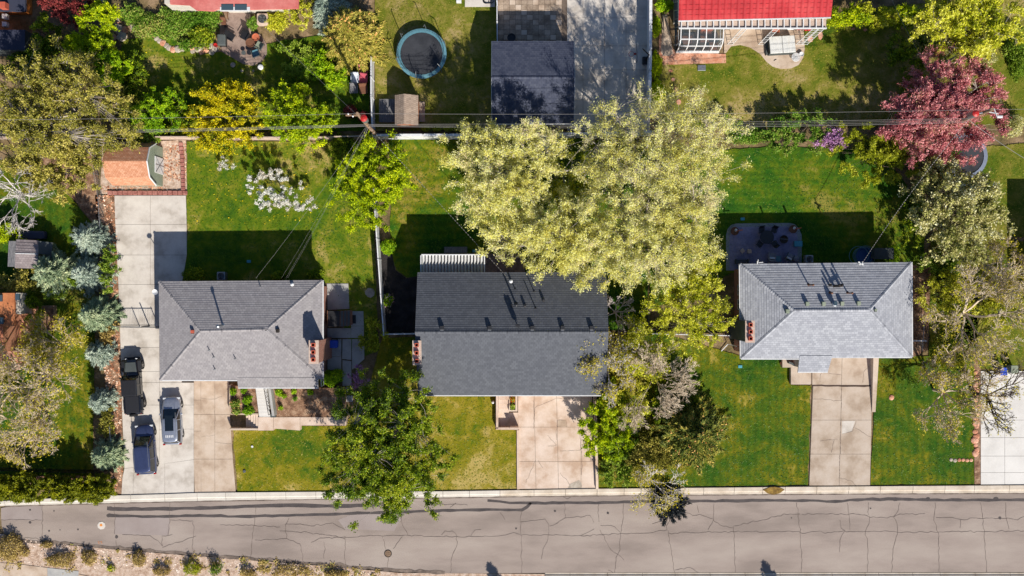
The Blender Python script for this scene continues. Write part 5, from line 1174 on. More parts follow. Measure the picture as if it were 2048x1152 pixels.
for s_ in (-1, 1):
    for yy in (F-.75, -F+.95):
        wheel(tk, s_*(hw+.04), yy, .43, .3)
        f_ = MB(); q = [(s_*(hw-.25), yy-.62, .75), (s_*(hw-.25), yy-.45, .98), (s_*(hw-.25), yy+.45, 1.0), (s_*(hw-.25), yy+.62, .78)]
        f_.add(q+[(x+s_*.32, y, z-.04) for x, y, z in q], [(0,1,5,4),(1,2,6,5),(2,3,7,6)]); o = f_.local('fender', m_black, tk); sdm = o.modifiers.new('thick','SOLIDIFY'); sdm.thickness = .06
    for a0, b0 in ((1.02,.16),(.06,-.8)): MB().box((s_*(hw-.075), b0, .55), (s_*(hw-.055), a0, 1.08)).local('door', m_carblack, tk)
    MB().box((s_*(hw-.02), .78, 1.12), (s_*(hw+.2), .9, 1.32)).local('wing_mirror', m_black, tk, bevel=.03)
    o = MB().tube((s_*.5, F-.1, .86), (s_*.5, F-.02, .86), .12, .12, 14).local('headlight', m_lampw, tk)
    MB().box((s_*.72-.08, -F-.02, .85), (s_*.72+.08, -F+.03, 1.05)).local('tail_light', m_lampred, tk)
MB().box((-.8, F-.12, .5), (.8, F+.1, .68)).local('front_bumper', m_black, tk, bevel=.03); MB().box((-.8, -F-.12, .5), (.8, -F+.02, .68)).local('rear_bumper', m_black, tk, bevel=.03)
MB().tube((0, -F-.02, .98), (0, -F-.22, .98), .4, .4, 18).local('spare_wheel', m_tyre, tk)
place(tk, 273, 770, 3)

# ------------------------------------------------------------------ trampoline, hoop, hot tub
def trampoline(x, y, Rr, label, netted, z=.9, pad=m_teal, mat_=m_mat):
    c = W(x, y, z); e = empty('trampoline', (c.x, c.y, 0), label, 'trampoline'); N = 32
    ring = MB()
    for i in range(N):
        a, b = 2*math.pi*i/N, 2*math.pi*(i+1)/N; 
        q = [(c.x+r_*math.cos(t), c.y+r_*math.sin(t), zz_) for t in (a, b) for r_, zz_ in ((Rr, z), (Rr-.38, z+.03))]
        ring.add(q+[(p[0],p[1],p[2]-.06) for p in q], [(0,2,3,1),(4,5,7,6),(0,4,6,2),(1,3,7,5)])
    ring.build('safety_pad', pad, e)
    MB().lathe((c.x,c.y,z-.04), [(Rr-.36,0),(Rr-.4,.02),(Rr*.5,-.02+.015),(.02,-.03+.02)], 32).build('jumping_mat', mat_, e)
    for k in range(6):
        a = k*math.pi/3+.35; p = (c.x+(Rr+.04)*math.cos(a), c.y+(Rr+.04)*math.sin(a))
        MB().tube((p[0],p[1],0),(p[0],p[1],z),.03).build('leg', m_steel, e)
        if netted:
            t_ = MB(); t_.tube((p[0],p[1],.1),(p[0],p[1],2.3),.035); t_.tube((p[0],p[1],2.3),(c.x+(Rr-.25)*math.cos(a),c.y+(Rr-.25)*math.sin(a),2.6),.035); t_.build('enclosure_pole', m_steel, e)
    if netted:
        nb = MB()
        for i in range(48):
            a, b = 2*math.pi*i/48, 2*math.pi*(i+1)/48; r_ = Rr-.22
            for zz_ in (1.2,1.5,1.8,2.1,2.4,2.6): nb.tube((c.x+r_*math.cos(a),c.y+r_*math.sin(a),zz_),(c.x+r_*math.cos(b),c.y+r_*math.sin(b),zz_),.006,.006,3,False)
            nb.tube((c.x+r_*math.cos(a),c.y+r_*math.sin(a),.95),(c.x+r_*math.cos(a),c.y+r_*math.sin(a),2.6),.006,.006,3,False)
        nb.build('net', m_black, e)['kind'] = 'stuff'
    return e
trampoline(843, 107, 2.48, 'round trampoline with teal pad and black net on the grass by the garage', True)
trampoline(1930, 312, 2.25, 'round trampoline with grey pad half hidden under the purple leaved tree', False, pad=plain('grey_pad', (130,140,160), .6))
bh = empty('basketball_hoop', W(1292, 118, 0), 'basketball hoop on a pole leaning over the top driveway by the white fence', 'basketball hoop')
b0 = W(1291, 121); mb = MB(); mb.tube(b0, b0+Vector((0,0,2.3)), .07); mb.tube(b0+Vector((0,0,2.2)), b0+Vector((-.75,.3,3.3)), .06); mb.build('pole', m_blackm, bh)
bc = W(1274, 106, 3.4); MB().box((bc.x-.03, bc.y-.85, bc.z-.5), (bc.x+.03, bc.y+.85, bc.z+.55)).build('backboard', m_steel, bh)
hp = MB(); hc = bc+Vector((-.5, 0, -.35))
for i in range(20):
    a, b = 2*math.pi*i/20, 2*math.pi*(i+1)/20; hp.tube((hc.x+.25*math.cos(a),hc.y+.25*math.sin(a),hc.z),(hc.x+.25*math.cos(b),hc.y+.25*math.sin(b),hc.z),.02,.02,5,False)
hp.box((hc.x+.25,hc.y-.09,hc.z-.04),(hc.x+.46,hc.y+.09,hc.z+.04)); hp.build('rim', m_red, bh)
nt_ = MB()
for i in range(12):
    a = 2*math.pi*i/12; nt_.tube((hc.x+.25*math.cos(a),hc.y+.25*math.sin(a),hc.z),(hc.x+.15*math.cos(a+.5),hc.y+.15*math.sin(a+.5),hc.z-.45),.01,.01,3,False); nt_.tube((hc.x+.25*math.cos(a),hc.y+.25*math.sin(a),hc.z),(hc.x+.15*math.cos(a-.5),hc.y+.15*math.sin(a-.5),hc.z-.45),.01,.01,3,False)
nt_.build('net', m_white, bh)
MB().box((b0.x-.35,b0.y-.45,.05),(b0.x+.45,b0.y+.3,.4)).build('base', m_black, bh, bevel=.05)
ht = empty('hot_tub', W(1560, 90, 0), 'hot tub with worn white cover and dark side panels on the curved patio', 'hot tub')
zt = 1.0; q = [W(x,y,zt) for x,y in ((1538,73),(1589,70),(1592,104),(1541,107))]
MB().prism([(p.x*.999,p.y) for p in q], 0, zt-.14).build('cabinet', m_siding, ht, bevel=.03)
c = sum(q, Vector())/4
for s_ in (0, 1):
    qq = [q[0].lerp(q[1], .505*s_), q[0].lerp(q[1], .495+.505*s_), q[3].lerp(q[2], .495+.505*s_), q[3].lerp(q[2], .505*s_)]
    MB().prism([(p.x,p.y) for p in qq], zt-.13, zt).build('cover', M('hot_tub_cover', [(206,206,200),(232,232,228),(190,180,160)], 1.5, fine=4, fstr=.12, spread=(.3,.8), stretch=(6,.6,1)) if not s_ else ht.children[1].active_material, ht, bevel=.05)
tag(MB().prism([(p.x,p.y) for p in P([(1528,74),(1537,74),(1539,107),(1530,112)])], 0, .35).build('hot_tub_step', m_siding, bevel=.02), 'dark step along the left side of the hot tub', 'step')
# ------------------------------------------------------------------ garden furniture
def chair(x, y, rz, label, m=m_black, s=.27, group=None, legs=m_iron, cush=None, name='patio_chair', z=.05):
    p = W(x, y); e = empty(name, (p.x, p.y, z), label, 'chair', group, R(rz))
    MB().box((-s, -s, .38), (s, s, .46)).local('seat', cush or m, e, bevel=.03)
    bk = MB().add([(-s,s-.04,.46),(s,s-.04,.46),(s,s+.12,.95),(-s,s+.12,.95),(-s,s+.03,.46),(s,s+.03,.46),(s,s+.18,.94),(-s,s+.18,.94)], [(0,1,2,3),(7,6,5,4),(0,4,5,1),(2,6,7,3),(0,3,7,4),(1,5,6,2)]); bk.local('backrest', m, e)
    for a in (-1, 1):
        for b in (-1, 1): MB().tube((a*(s-.03), b*(s-.03), 0), (a*(s-.03), b*(s-.03), .38), .022).local('leg', legs, e)
        MB().box((a*s-.03, -s, .6), (a*s+.03, s, .64)).local('armrest', m, e)
    return e
def table(x, y, r_, label, m=m_black, h=.72, z=.05):
    p = W(x, y); e = empty('round_table', (p.x, p.y, z), label, 'table')
    MB().lathe((0,0,h-.04), [(r_-.02,0),(r_,.02),(r_,.04)], 28).local('tabletop', m, e)
    MB().tube((0,0,0),(0,0,h-.03),.05).local('pedestal', m_iron, e); MB().lathe((0,0,0), [(r_*.45,0),(.06,.06)], 16).local('foot', m_iron, e); return e
def pot(x, y, r_, label, m=m_terr, plantm=None, h=.45, z=.05, name='plant_pot'):
    p = W(x, y); e = empty(name, (p.x, p.y, z), label, 'pot')
    MB().lathe((0,0,0), [(r_*.7,0),(r_,h),(r_*.86,h),(r_*.8,h-.07)], 18).local('pot', m, e)
    MB().lathe((0,0,h-.1), [(r_*.84,0),(r_*.4,.02)], 12).local('soil', m_soot, e)
    return e
# patio behind the silver roofed house
def rr_(pts): return [(p.x,p.y) for p in P(pts)]
pb = empty('rear_patio', W(1528, 490, 0), None, None); pb['kind'] = 'structure'
out = [(1452,541),(1452,470),(1455,458),(1462,450),(1472,447),(1580,446),(1590,449),(1598,458),(1603,470),(1603,541)]
MB().prism(rr_(out), -.03, .04).build('border', plain('grey_edging', (150,158,160), .9), pb)
inn = [(1459,541),(1459,473),(1463,461),(1471,455),(1480,454),(1574,453),(1584,456),(1591,463),(1595,474),(1595,541)]
m_pp = M('plum_pavers', [(132,130,162),(158,154,184)], .9, fine=6, fstr=.2)
MB().prism(rr_(inn), -.03, .046).build('paving_bed', m_pp, pb)
cnt = 0
for yy in range(458, 536, 9):
    for xx in range(1464, 1590, 9):
        o_ = 4 if (yy//9) % 2 else 0; 
        if xx+o_+8.5 < 1594 and not (yy < 464 and (xx < 1468 or xx > 1578)):
            MB().prism(rr_([(xx+o_+.3,yy+.3),(xx+o_+8.7,yy+.3),(xx+o_+8.7,yy+8.7),(xx+o_+.3,yy+8.7)]), .03, .06+.003*(cnt % 3)).build('paver', m_pp, pb); cnt += 1
table(1530, 475, .68, 'large dark round table on the round cornered patio')
g1 = 'dark chairs round the patio table'
for k, (x, y, a, l) in enumerate(((1521,461,10,'dark patio chair behind the round table on its left'),(1545,461,-20,'dark patio chair behind the round table on its right'),(1517,488,140,'dark patio chair in front of the round table on its left'),(1546,488,215,'dark patio chair in front of the round table on its right'))): chair(x, y, a, l, group=g1, s=.25)
fp = empty('fire_pit', W(1566, 479, .05), 'dark round fire pit to the right of the patio table', 'fire pit'); MB().lathe((0,0,0), [(.3,0),(.42,.35),(.36,.36),(.2,.2),(.02,.18)], 20).local('bowl', m_iron, fp); MB().tube((-.4,.05,.36),(.4,0,.36),.02).local('poker', m_steel, fp)
for x, y, l in ((1483,502,'left one of two small pale padded stools'),(1497,503,'right one of two small pale padded stools')):
    e = empty('stool', W(x,y,.05), l, 'stool', 'small pale stools', R(40 if x < 1490 else 0)); MB().box((-.2,-.2,.34),(.2,.2,.46)).local('seat', m_cap, e, bevel=.06)
    for a in (-.14,.14):
        for b in (-.14,.14): MB().tube((a,b,0),(a,b,.34),.02).local('leg', m_iron, e)
for x, y, a, l in ((1541,513,175,'grey armchair with a white cushion near the house wall'),(1576,514,150,'dark armchair with a white cushion at the right of the patio')):
    e = chair(x, y, a, l, m_cush if x < 1550 else m_siding, .34, cush=m_cush, name='armchair'); MB().box((-.26,.1,.47),(.26,.3,.8)).local('cushion', m_cushw, e, bevel=.05)
e = empty('side_table', W(1555,518,.05), 'low teal side table between the two armchairs', 'table'); MB().box((-.25,-.3,.36),(.25,.3,.42)).local('tabletop', m_teal, e)
for a in (-.2,.2):
    for b in (-.24,.24): MB().tube((a,b,0),(a,b,.36),.02).local('leg', m_iron, e)
e = empty('ottoman', W(1590,517,.05), 'round brownish pouffe at the right end of the patio', 'pouffe'); MB().lathe((0,0,0),[(.28,0),(.33,.15),(.3,.36),(.1,.42)],18).local('cushion', m_cush, e)
e = empty('storage_box', W(1594,488,.05), 'turquoise covered box on the right border of the patio', 'box'); MB().box((-.36,-.25,0),(.36,.25,.4)).local('body', m_teal, e, bevel=.02); MB().box((-.4,-.28,.4),(.4,.28,.46)).local('lid', m_tealbox, e, bevel=.02)
e = empty('bench', W(1482,524,.05), 'dark slatted bench against the silver roofed house wall', 'bench')
for k in range(3): MB().box((-.7,-.2+k*.14,.4),(.7,-.1+k*.14,.44)).local('seat_slat', m_siding, e)
MB().box((-.7,.24,.5),(.7,.28,.85)).local('backrest', m_siding, e)
for a in (-.6,.6): MB().box((a-.03,-.2,0),(a+.03,.24,.4)).local('leg', m_iron, e)
for x, y, l in ((1467,463,'brown wicker pot with an orange ornament at the left corner of the patio'),(1583,459,'brown wicker pot with an orange ornament at the right corner of the patio')):
    e = pot(x, y, .42, l, m_wicker, h=.5); MB().lathe((.1,.1,.5),[(.1,0),(.16,.1),(.06,.22)],10).local('ornament', m_lampw, e); MB().tube((.1,0,.62),(.75,.12,.7),.06,.05,6).local('orange_bar', m_terr, e)
# north-west patio
tag(MB().prism(rr_([(446,22),(500,22),(506,60),(524,72),(534,90),(534,108),(524,124),(505,132),(486,128),(462,114),(444,104),(440,70),(440,40)]), -.03, .06).build('patio', M('tan_patio', [(140,118,108),(172,150,138)], .7, fine=7, fstr=.18)), kind='structure')
chair(452,34,0,'brown wooden armchair at the left of the rear glass doors', m_wicker, .38, cush=m_wood, name='armchair')
chair(451,48,0,'small brown wooden chair below the brown armchair', m_wicker, .22)
chair(464,76,60,'black wire chair left of the patio middle', m_black, .36)
chair(492,74,-30,'black chair beside the two orange-brown pots', m_black, .38)
chair(521,94,-120,'olive cushioned chair at the right rim of the patio', m_siding, .36, cush=m_sage)
chair(514,109,-160,'dark green armchair at the lower right of the patio', m_siding, .36, cush=m_teal)
pot(503,88,.46,'large orange-brown pot on the rear patio', m_wicker); pot(514,77,.38,'paler orange-brown pot behind the large one', m_terr)
pot(453,53,.16,'small dark pot below the brown chairs', m_black)
table(502,107,.28,'small dark round table on the rear patio', h=.5); table(490,108,.22,'small glassy round table next to the dark one', m_siding, h=.45)
e = empty('grill', W(448,84,.05), 'blue-grey covered barbecue at the left edge of the patio', 'barbecue'); MB().box((-.4,-.55,.5),(.4,.55,.95)).local('hood', m_siding, e, bevel=.1); MB().box((-.35,-.5,.05),(.35,.5,.48)).local('cart', m_black, e)
for a in (-.3,.3): MB().tube((a,-.52,.06),(a,-.56,.06),.07).local('wheel', m_tyre, e)
pot(433,92,.2,'small red bucket among the pale rocks', m_red, h=.3, name='bucket')
# chairs and clutter beside the vertical fence
g2 = 'pink and white garden chairs by the white fence'
for x, y, a, l, m__ in ((712,160,0,'pale topped garden chair, upper one beside the conifer', m_cushw),(710,181,0,'grey slatted garden chair, lower left of the fence side group', m_woodg),(729,143,10,'pinkish garden chair nearest the conifer top', plain('rose_plastic', (206,110,120), .6)),(729,162,-10,'pinkish garden chair in the middle of the fence side group', plain('rose_plastic2', (196,90,106), .6)),(729,182,5,'dark garden chair, lower right of the fence side group', m_wicker)):
    chair(x, y, a, l, m__, .38, g2)
# hot tub side: white round chair, bucket, red chairs under eave
e = empty('hose_reel', W(1590,116,.06), 'white wire hose reel lying on the curved patio below the hot tub', 'hose reel')
mb = MB()
for r_ in (.42,.34,.26,.18):
    for i in range(22): a, b = 2*math.pi*i/22, 2*math.pi*(i+1)/22; mb.tube((r_*math.cos(a),r_*math.sin(a),.3),(r_*math.cos(b),r_*math.sin(b),.3),.03,.03,5,False)
for k in range(6): a = k*math.pi/3; mb.tube((0,0,.32),(.45*math.cos(a),.45*math.sin(a),.3),.02)
mb.local('coil', m_white, e); MB().lathe((0,0,0),[(.3,0),(.1,.05),(.1,.3)],12).local('base', m_steel, e)
pot(1601,110,.24,'white bucket right of the hose reel', m_white, h=.3, name='bucket')
tag(MB().path([W(1548,122,.08),W(1550,119.5,.09),W(1553,119,.08)], .03).build('hose_end', m_black), 'short black hose end on the curved patio', 'hose')
for x, y, l, m__ in ((1548,62,'orange-red chair under the white eave behind the hot tub', m_terr),(1578,56,'white plastic chair under the eave behind the hot tub', m_white),(1597,56,'red chair under the eave, left of the last post', m_red),(1612,58,'dark red chair under the eave, nearest the roof corner', m_red)): chair(x, y, 0, l, m__, .32)
# play set and things behind the silver roofed house
e = empty('swing_chair', W(1880, 500, 0), 'orange wooden garden chair under the white blossoming tree', 'chair')
e.location = W(1880,499); MB().box((-.4,-.4,.4),(.4,.4,.46)).local('seat', m_orange, e)
for k in range(5): MB().box((-.4+k*.17,.38,.46),(-.28+k*.17,.44,1.1)).local('back_slat', m_orange, e)
for a in (-.36,.36):
    for b in (-.36,.36): MB().box((a-.04,b-.04,0),(a+.04,b+.04,.4)).local('leg', m_orange, e)
    MB().box((a-.05,-.4,.64),(a+.05,.42,.69)).local('armrest', m_orange, e)
e = empty('paddling_pool', W(1728, 512, 0), 'folded blue paddling pool and hoops in shade behind the house', 'pool')
e.location = W(1728,512); mb = MB()
for k, (r_, dx) in enumerate(((1.0,0),(.9,-.25),(.8,-.5),(.95,-.75))):
    for i in range(24): a, b = 2*math.pi*i/24, 2*math.pi*(i+1)/24; mb.tube((dx+r_*math.cos(a),r_*math.sin(a),.35+.08*k),(dx+r_*math.cos(b),r_*math.sin(b),.35+.08*k),.03,.03,4,False)
mb.local('hoops', m_teal, e); MB().lathe((0,0,0),[(.8,0),(.9,.3),(.8,.33),(.7,.12),(.02,.1)],24).local('basin', plain('blue_vinyl', (40,86,150), .5), e)
e = empty('garden_cupboard', W(1760,508,0), 'dark grey storage cupboard next to the paddling pool', 'cupboard')
e.location = W(1758,508); MB().box((-.9,-.5,0),(.9,.5,1.2)).local('body', m_siding, e, bevel=.02); MB().box((-.95,-.55,1.2),(.95,.55,1.27)).local('lid', m_siding, e)
e = empty('wood_planter', W(101,635,0), 'long brown wooden planter box on the grass by the cottage', 'planter')
e.location = W(101,636)
for a in (-.6,.6): MB().box((a-.05,-1.25,0),(a+.05,1.25,.5)).local('side_board', m_wood, e)
for b in (-1.2,1.2): MB().box((-.55,b-.05,0),(.55,b+.05,.5)).local('end_board', m_wood, e)
MB().box((-.54,-1.14,0),(.54,1.14,.4)).local('soil', m_mulch, e)
q = W(740,585,0); tag(rock('rock', q, .5, m_stonepale, None, .3, 5), 'flat pale rock on bare soil beside the side yard tree', 'rock')
e = empty('table', W(918,497,0), 'grey bench table in shade above the white pergola', 'bench'); e.name = 'bench'
e.location = W(912,500); MB().box((-1.15,-.3,.42),(1.15,.3,.48)).local('seat', m_woodg, e)
for a in (-1,1): MB().box((a-.05,-.25,0),(a+.05,.25,.42)).local('leg', m_woodg, e)
pot(1023,78,.42,'dark round kettle planter against the garage wall', m_black, h=.5)
q = W(1545,981,0); mb = MB(); tag(MB().prism([(p.x,p.y) for p in P([(1525,979),(1538,974),(1548,973),(1560,975),(1568,979),(1558,986),(1546,989),(1534,986)])], .13, .17).build('leaf_pile', M('brown_leaves', [(120,92,40),(160,128,60)], 2, fine=8, fstr=.4, bmp=.9)), 'diamond shaped brown leaf patch lying on the kerb', 'leaf pile')
# hose on the top patio of the garage yard
e = MB(); c = W(972,2,.1)
for k in range(3):
    for i in range(16): a, b = 2*math.pi*i/16, 2*math.pi*(i+1)/16; e.tube((c.x+(.3+.1*k)*math.cos(a)+.15*k,c.y+.25*math.sin(a),.1+.03*k),(c.x+(.3+.1*k)*math.cos(b)+.15*k,c.y+.25*math.sin(b),.1+.03*k),.03,.03,4,False)
tag(e.build('garden_hose', m_black), 'coiled black garden hose on the slab at the top edge', 'hose')
tag(MB().prism(rr_([(930,-20),(990,-20),(990,14),(930,14)]), -.02, .06).build('patio', m_conc_l), kind='structure')
q = W(918,3); tag(MB().box((q.x-.25,q.y-.2,0),(q.x+.25,q.y+.25,.5)).build('meter_box', m_white, bevel=.03), 'small white utility box on the grass at the top edge', 'box')
tag(MB().prism([(W(x,y,1).x,W(x,y,1).y) for x,y in ((1084,270),(1100,268),(1124,284),(1120,300),(1095,302),(1086,292))], .1, .6).build('tarp_heap', m_cushw, bevel=.15), 'crumpled pale tarpaulin between the crowns of the pale elms', 'tarpaulin')
tag(MB().box(tuple(W(1104,286,1.4)[:2])+(0,), tuple(W(1108,279,1.4)[:2])+(1.0,)).build('marker_post', m_white), 'short white post by the crumpled pale tarpaulin', 'post')
# ------------------------------------------------------------------ utility poles and wires
def pole(x, y, h, label, base=None):
    b_ = W(x, y, 0) if base is None else base
    e = empty('utility_pole', b_, label, 'utility pole'); MB().tube(b_-Vector((0,0,.1)), b_+Vector((0,0,h)), .2, .14, 12).build('shaft', m_polewood, e); return e, b_
H = 12.4; HB = 6.9
e1, b1 = pole(757, 275, H, 'wooden utility pole rising over the corner of the white fences'); t1 = b1+Vector((0,0,H))
mb = MB(); mb.box((t1.x-1.15,t1.y-.06,H-.95),(t1.x+.15,t1.y+.06,H-.83)); mb.build('crossarm', m_polewood, e1)
tr = MB().tube((t1.x+.42,t1.y-.25,H-1.9),(t1.x+.42,t1.y-.25,H-1.0),.27,.27,16).build('transformer', m_steel, e1)
MB().lathe((t1.x+.42,t1.y-.25,H-1.0), [(.28,0),(.3,.08),(.1,.16)], 14).build('cap', m_red, tr)
for k, (dx, dy) in enumerate(((-.9,.1),(-.5,-.1),(-.1,.2))): MB().lathe((t1.x+dx,t1.y+dy,H-.83), [(.05,0),(.08,.06),(.05,.12),(.07,.18),(.03,.24)], 8).build('insulator', m_white, e1)
t2 = W(1984, 219, 12.4); b2 = Vector((t2.x, t2.y, 0)); e2, _ = pole(0, 0, 12.4, 'utility pole with grey transformer rising through the purple leaved tree', b2)
tr = MB().tube((t2.x-.9,t2.y-.15,10.4),(t2.x-.9,t2.y-.15,11.4),.3,.3,16).build('transformer', m_steel, e2); MB().lathe((t2.x-.9,t2.y-.15,11.4), [(.3,0),(.3,.06),(.12,.16)], 14).build('cap', m_red, tr)
mb = MB(); mb.tube((t2.x-.9,t2.y-.15,11.1),(t2.x,t2.y,11.1),.05); mb.build('bracket', m_steel, e2)
sl_ = MB(); sl_.tube((t2.x,t2.y,11.5),(t2.x+.9,t2.y-.25,11.8),.05); sl_.tube((t2.x+.5,t2.y+.2,11.8),(t2.x+.75,t2.y-.5,11.8),.04); sl_.build('lamp_arm', m_white, e2); MB().box((t2.x+.75,t2.y-.62,11.7),(t2.x+1.25,t2.y-.4,11.85)).build('lamp_head', m_white, e2, bevel=.04)
def wire(a, b, sag, label, r_=.014, m=m_wire, n=22, name='power_line', group='overhead lines along the rear boundary'):
    pts = [Vector(a).lerp(Vector(b), i/n)-Vector((0,0,4*sag*(i/n)*(1-i/n))) for i in range(n+1)]
    return tag(MB().path(pts, r_, 4).build(name, m), label, 'overhead line', group)
LX = W(-120, 246, 12.3)
for k, (dy, z_, r_, lab) in enumerate(((0,H-.05,.013,'uppermost thin power line, left of the near utility pole'),)):
    wire((LX.x-12, t1.y-.6, z_), (t1.x, t1.y, z_), .9, lab, r_)
    wire((t1.x, t1.y, z_), (t2.x, t2.y, 12.35), 1.0, 'uppermost thin power line, between the two utility poles', r_); wire((t2.x, t2.y, 12.35), (t2.x+30, t2.y+1, 12.3), .8, 'thin power line right of the utility pole in the purple tree', r_)
for k in range(4):
    z_ = HB+.3-.15*k; d = -.03*k; r_ = (.015,.011,.013,.018)[k]; nm = ('highest','second','third','lowest')[k]
    wire((LX.x-12, t1.y-.9+d, z_), (t1.x, t1.y+d, z_), .6+.1*k, nm+' cable of the thick bundle left of the near utility pole', r_)
    wire((t1.x, t1.y+d, z_), (t2.x-.1, t2.y-.1+d*3, z_+1.6), .6+.35*k, nm+' cable of the thick bundle between the two utility poles', r_)
g3 = 'service lines from the near pole to the houses'
def twisted(a, b, sag, label, n=130):
    A_, B2 = Vector(a), Vector(b); pts = [A_.lerp(B2, i/n)-Vector((0,0,4*sag*(i/n)*(1-i/n))) for i in range(n+1)]
    o = MB().path(pts, .02, 3).build('service_line', m_wired); tag(o, label, 'overhead line', g3)
    mb = MB()
    for i in range(0, n, 2): mb.tube(pts[i]+Vector((0,0,.015)), pts[i+1]+Vector((0,0,.015)), .024, .024, 4)
    mb.build('light_strand', m_wire, o)['kind'] = 'stuff'
twisted((t1.x,t1.y,7.2), mast2+Vector((0,0,1.1)), .8, 'black and white twisted service line crossing to the charcoal roofed house')
twisted((t2.x-.2,t2.y-.2,8.8), mast3+Vector((0,0,.8)), .9, 'black and white twisted service line running down to the silver roofed house')
wire((t2.x,t2.y,8.2), W(2110,352,5), .5, 'service line leaving the right pole toward the right edge', .02, group=g3, name='service_line')
hw1 = W(512,556,4.3); wire((t1.x,t1.y,7.0), hw1, .8, 'single pale service line to the rear eave of the brick house', .009, group=g3, name='service_line')
for k, l in enumerate(('left strand of three parallel wires over the shaded lawn','middle strand of three parallel wires over the shaded lawn','right strand of three parallel wires over the shaded lawn')):
    wire((t1.x+.02*k,t1.y,6.8-.05*k), W(563+(0,9,12)[k],556,4.2), .7, l, .006, group=g3, name='service_line')
wire((t1.x,t1.y,7.8), W(530,56,3.4), 1.0, 'thin line from the near pole up to the pink roofed house', .012, group=g3, name='service_line')
wire((t2.x,t2.y,8.0), W(1780,-10,4), 1.0, 'thin dashed line from the right pole up over the hedge', .014, group=g3, name='service_line')
wire((t1.x,t1.y,6.2), W(705,335,0.1), .05, 'guy wire from the near pole down to the back lawn', .02, group=g3, name='guy_wire')
wire(hw1, W(300,392,3.2)*1.0 if False else hw1+Vector((-.01,0,-.4)), 0, 'short drip loop at the end of the single service line', .018, n=2, group=g3, name='service_line')
# ------------------------------------------------------------------ vegetation
def unit(v): return v/np.maximum(1e-9, np.linalg.norm(v, axis=-1, keepdims=True))
def tris(pos, size, rng, up=.8, asp=.62, dirs=None, quad=False):
    n = len(pos); nr = unit(rng.normal(size=(n, 3))+np.array([0, 0, up]))
    u = unit(np.cross(nr, rng.normal(size=(n, 3)))) if dirs is None else unit(dirs+rng.normal(size=(n, 3))*.25)
    v = unit(np.cross(nr, u)); s = (size*rng.uniform(.6, 1.35, n))[:, None]
    if quad: return np.stack([pos-u*s*.5, pos+v*s*asp*.4, pos+u*s*.6, pos-v*s*asp*.4], 1).reshape(-1, 3)
    return np.stack([pos+u*s*.62, pos-u*s*.45+v*s*asp*.5, pos-u*s*.45-v*s*asp*.5], 1).reshape(-1, 3)
def lobes(rng, k=5):
    a = rng.uniform(0, 2*np.pi, k); f = np.array([2, 3, 5, 7, 9])[:k]; g = rng.uniform(.5, 1, k)*np.array([.1, .09, .08, .06, .05])[:k]
    return lambda t: 1+sum(g[i]*np.sin(f[i]*t+a[i]) for i in range(k))
def clumps(rng, n, rx, ry, rz, hollow=.45, low=-.35):
    t = rng.uniform(0, 2*np.pi, n); zc = rng.uniform(low, 1, n); rr = np.sqrt(np.maximum(0, 1-zc*zc))
    f = rng.uniform(hollow**2, 1, n)**.5; L = lobes(rng)(t)
    return np.stack([rr*np.cos(t)*rx*f*L, rr*np.sin(t)*ry*f*L, zc*rz*f], 1)
def limbs(tr, base, fork, ends, r0, rng, droop=.0):
    "trunk to fork point then curved limbs that reach the clump centres"
    tr.tube(base-Vector((0,0,.1)), fork, r0, r0*.8, 8)
    ends = np.asarray(ends); k = max(3, min(9, len(ends)//18)); idx = rng.choice(len(ends), k, replace=False); nodes_ = []
    for i in idx:
        e = Vector(ends[i]); mid = fork.lerp(e, .5)+Vector((0, 0, (e-fork).length*.12)); p = fork; N = 7
        for j in range(1, N+1):
            f = j/N; q = fork*(1-f)**2+mid*2*f*(1-f)+e*f*f; q += Vector(rng.normal(size=3)*.04*(e-fork).length*.3)
            tr.tube(p, q, r0*.6*(1-.85*(j-1)/N), r0*.6*(1-.85*j/N), 5, False); nodes_.append((q, r0*.5*(1-.85*f))); p = q
    nd = np.array([n_[0] for n_ in nodes_])
    for e in ends:
        j = int(np.argmin(((nd-e)**2).sum(1)+nd[:, 2]*0)); q = nodes_[j][0]; m_ = (q+Vector(e))/2+Vector(rng.normal(size=3)*.12)
        r_ = min(.05, nodes_[j][1]*.5)+.008; tr.tube(q, m_, r_, r_*.7, 3, False); tr.tube(m_, Vector(e), r_*.7, .008, 3, False)
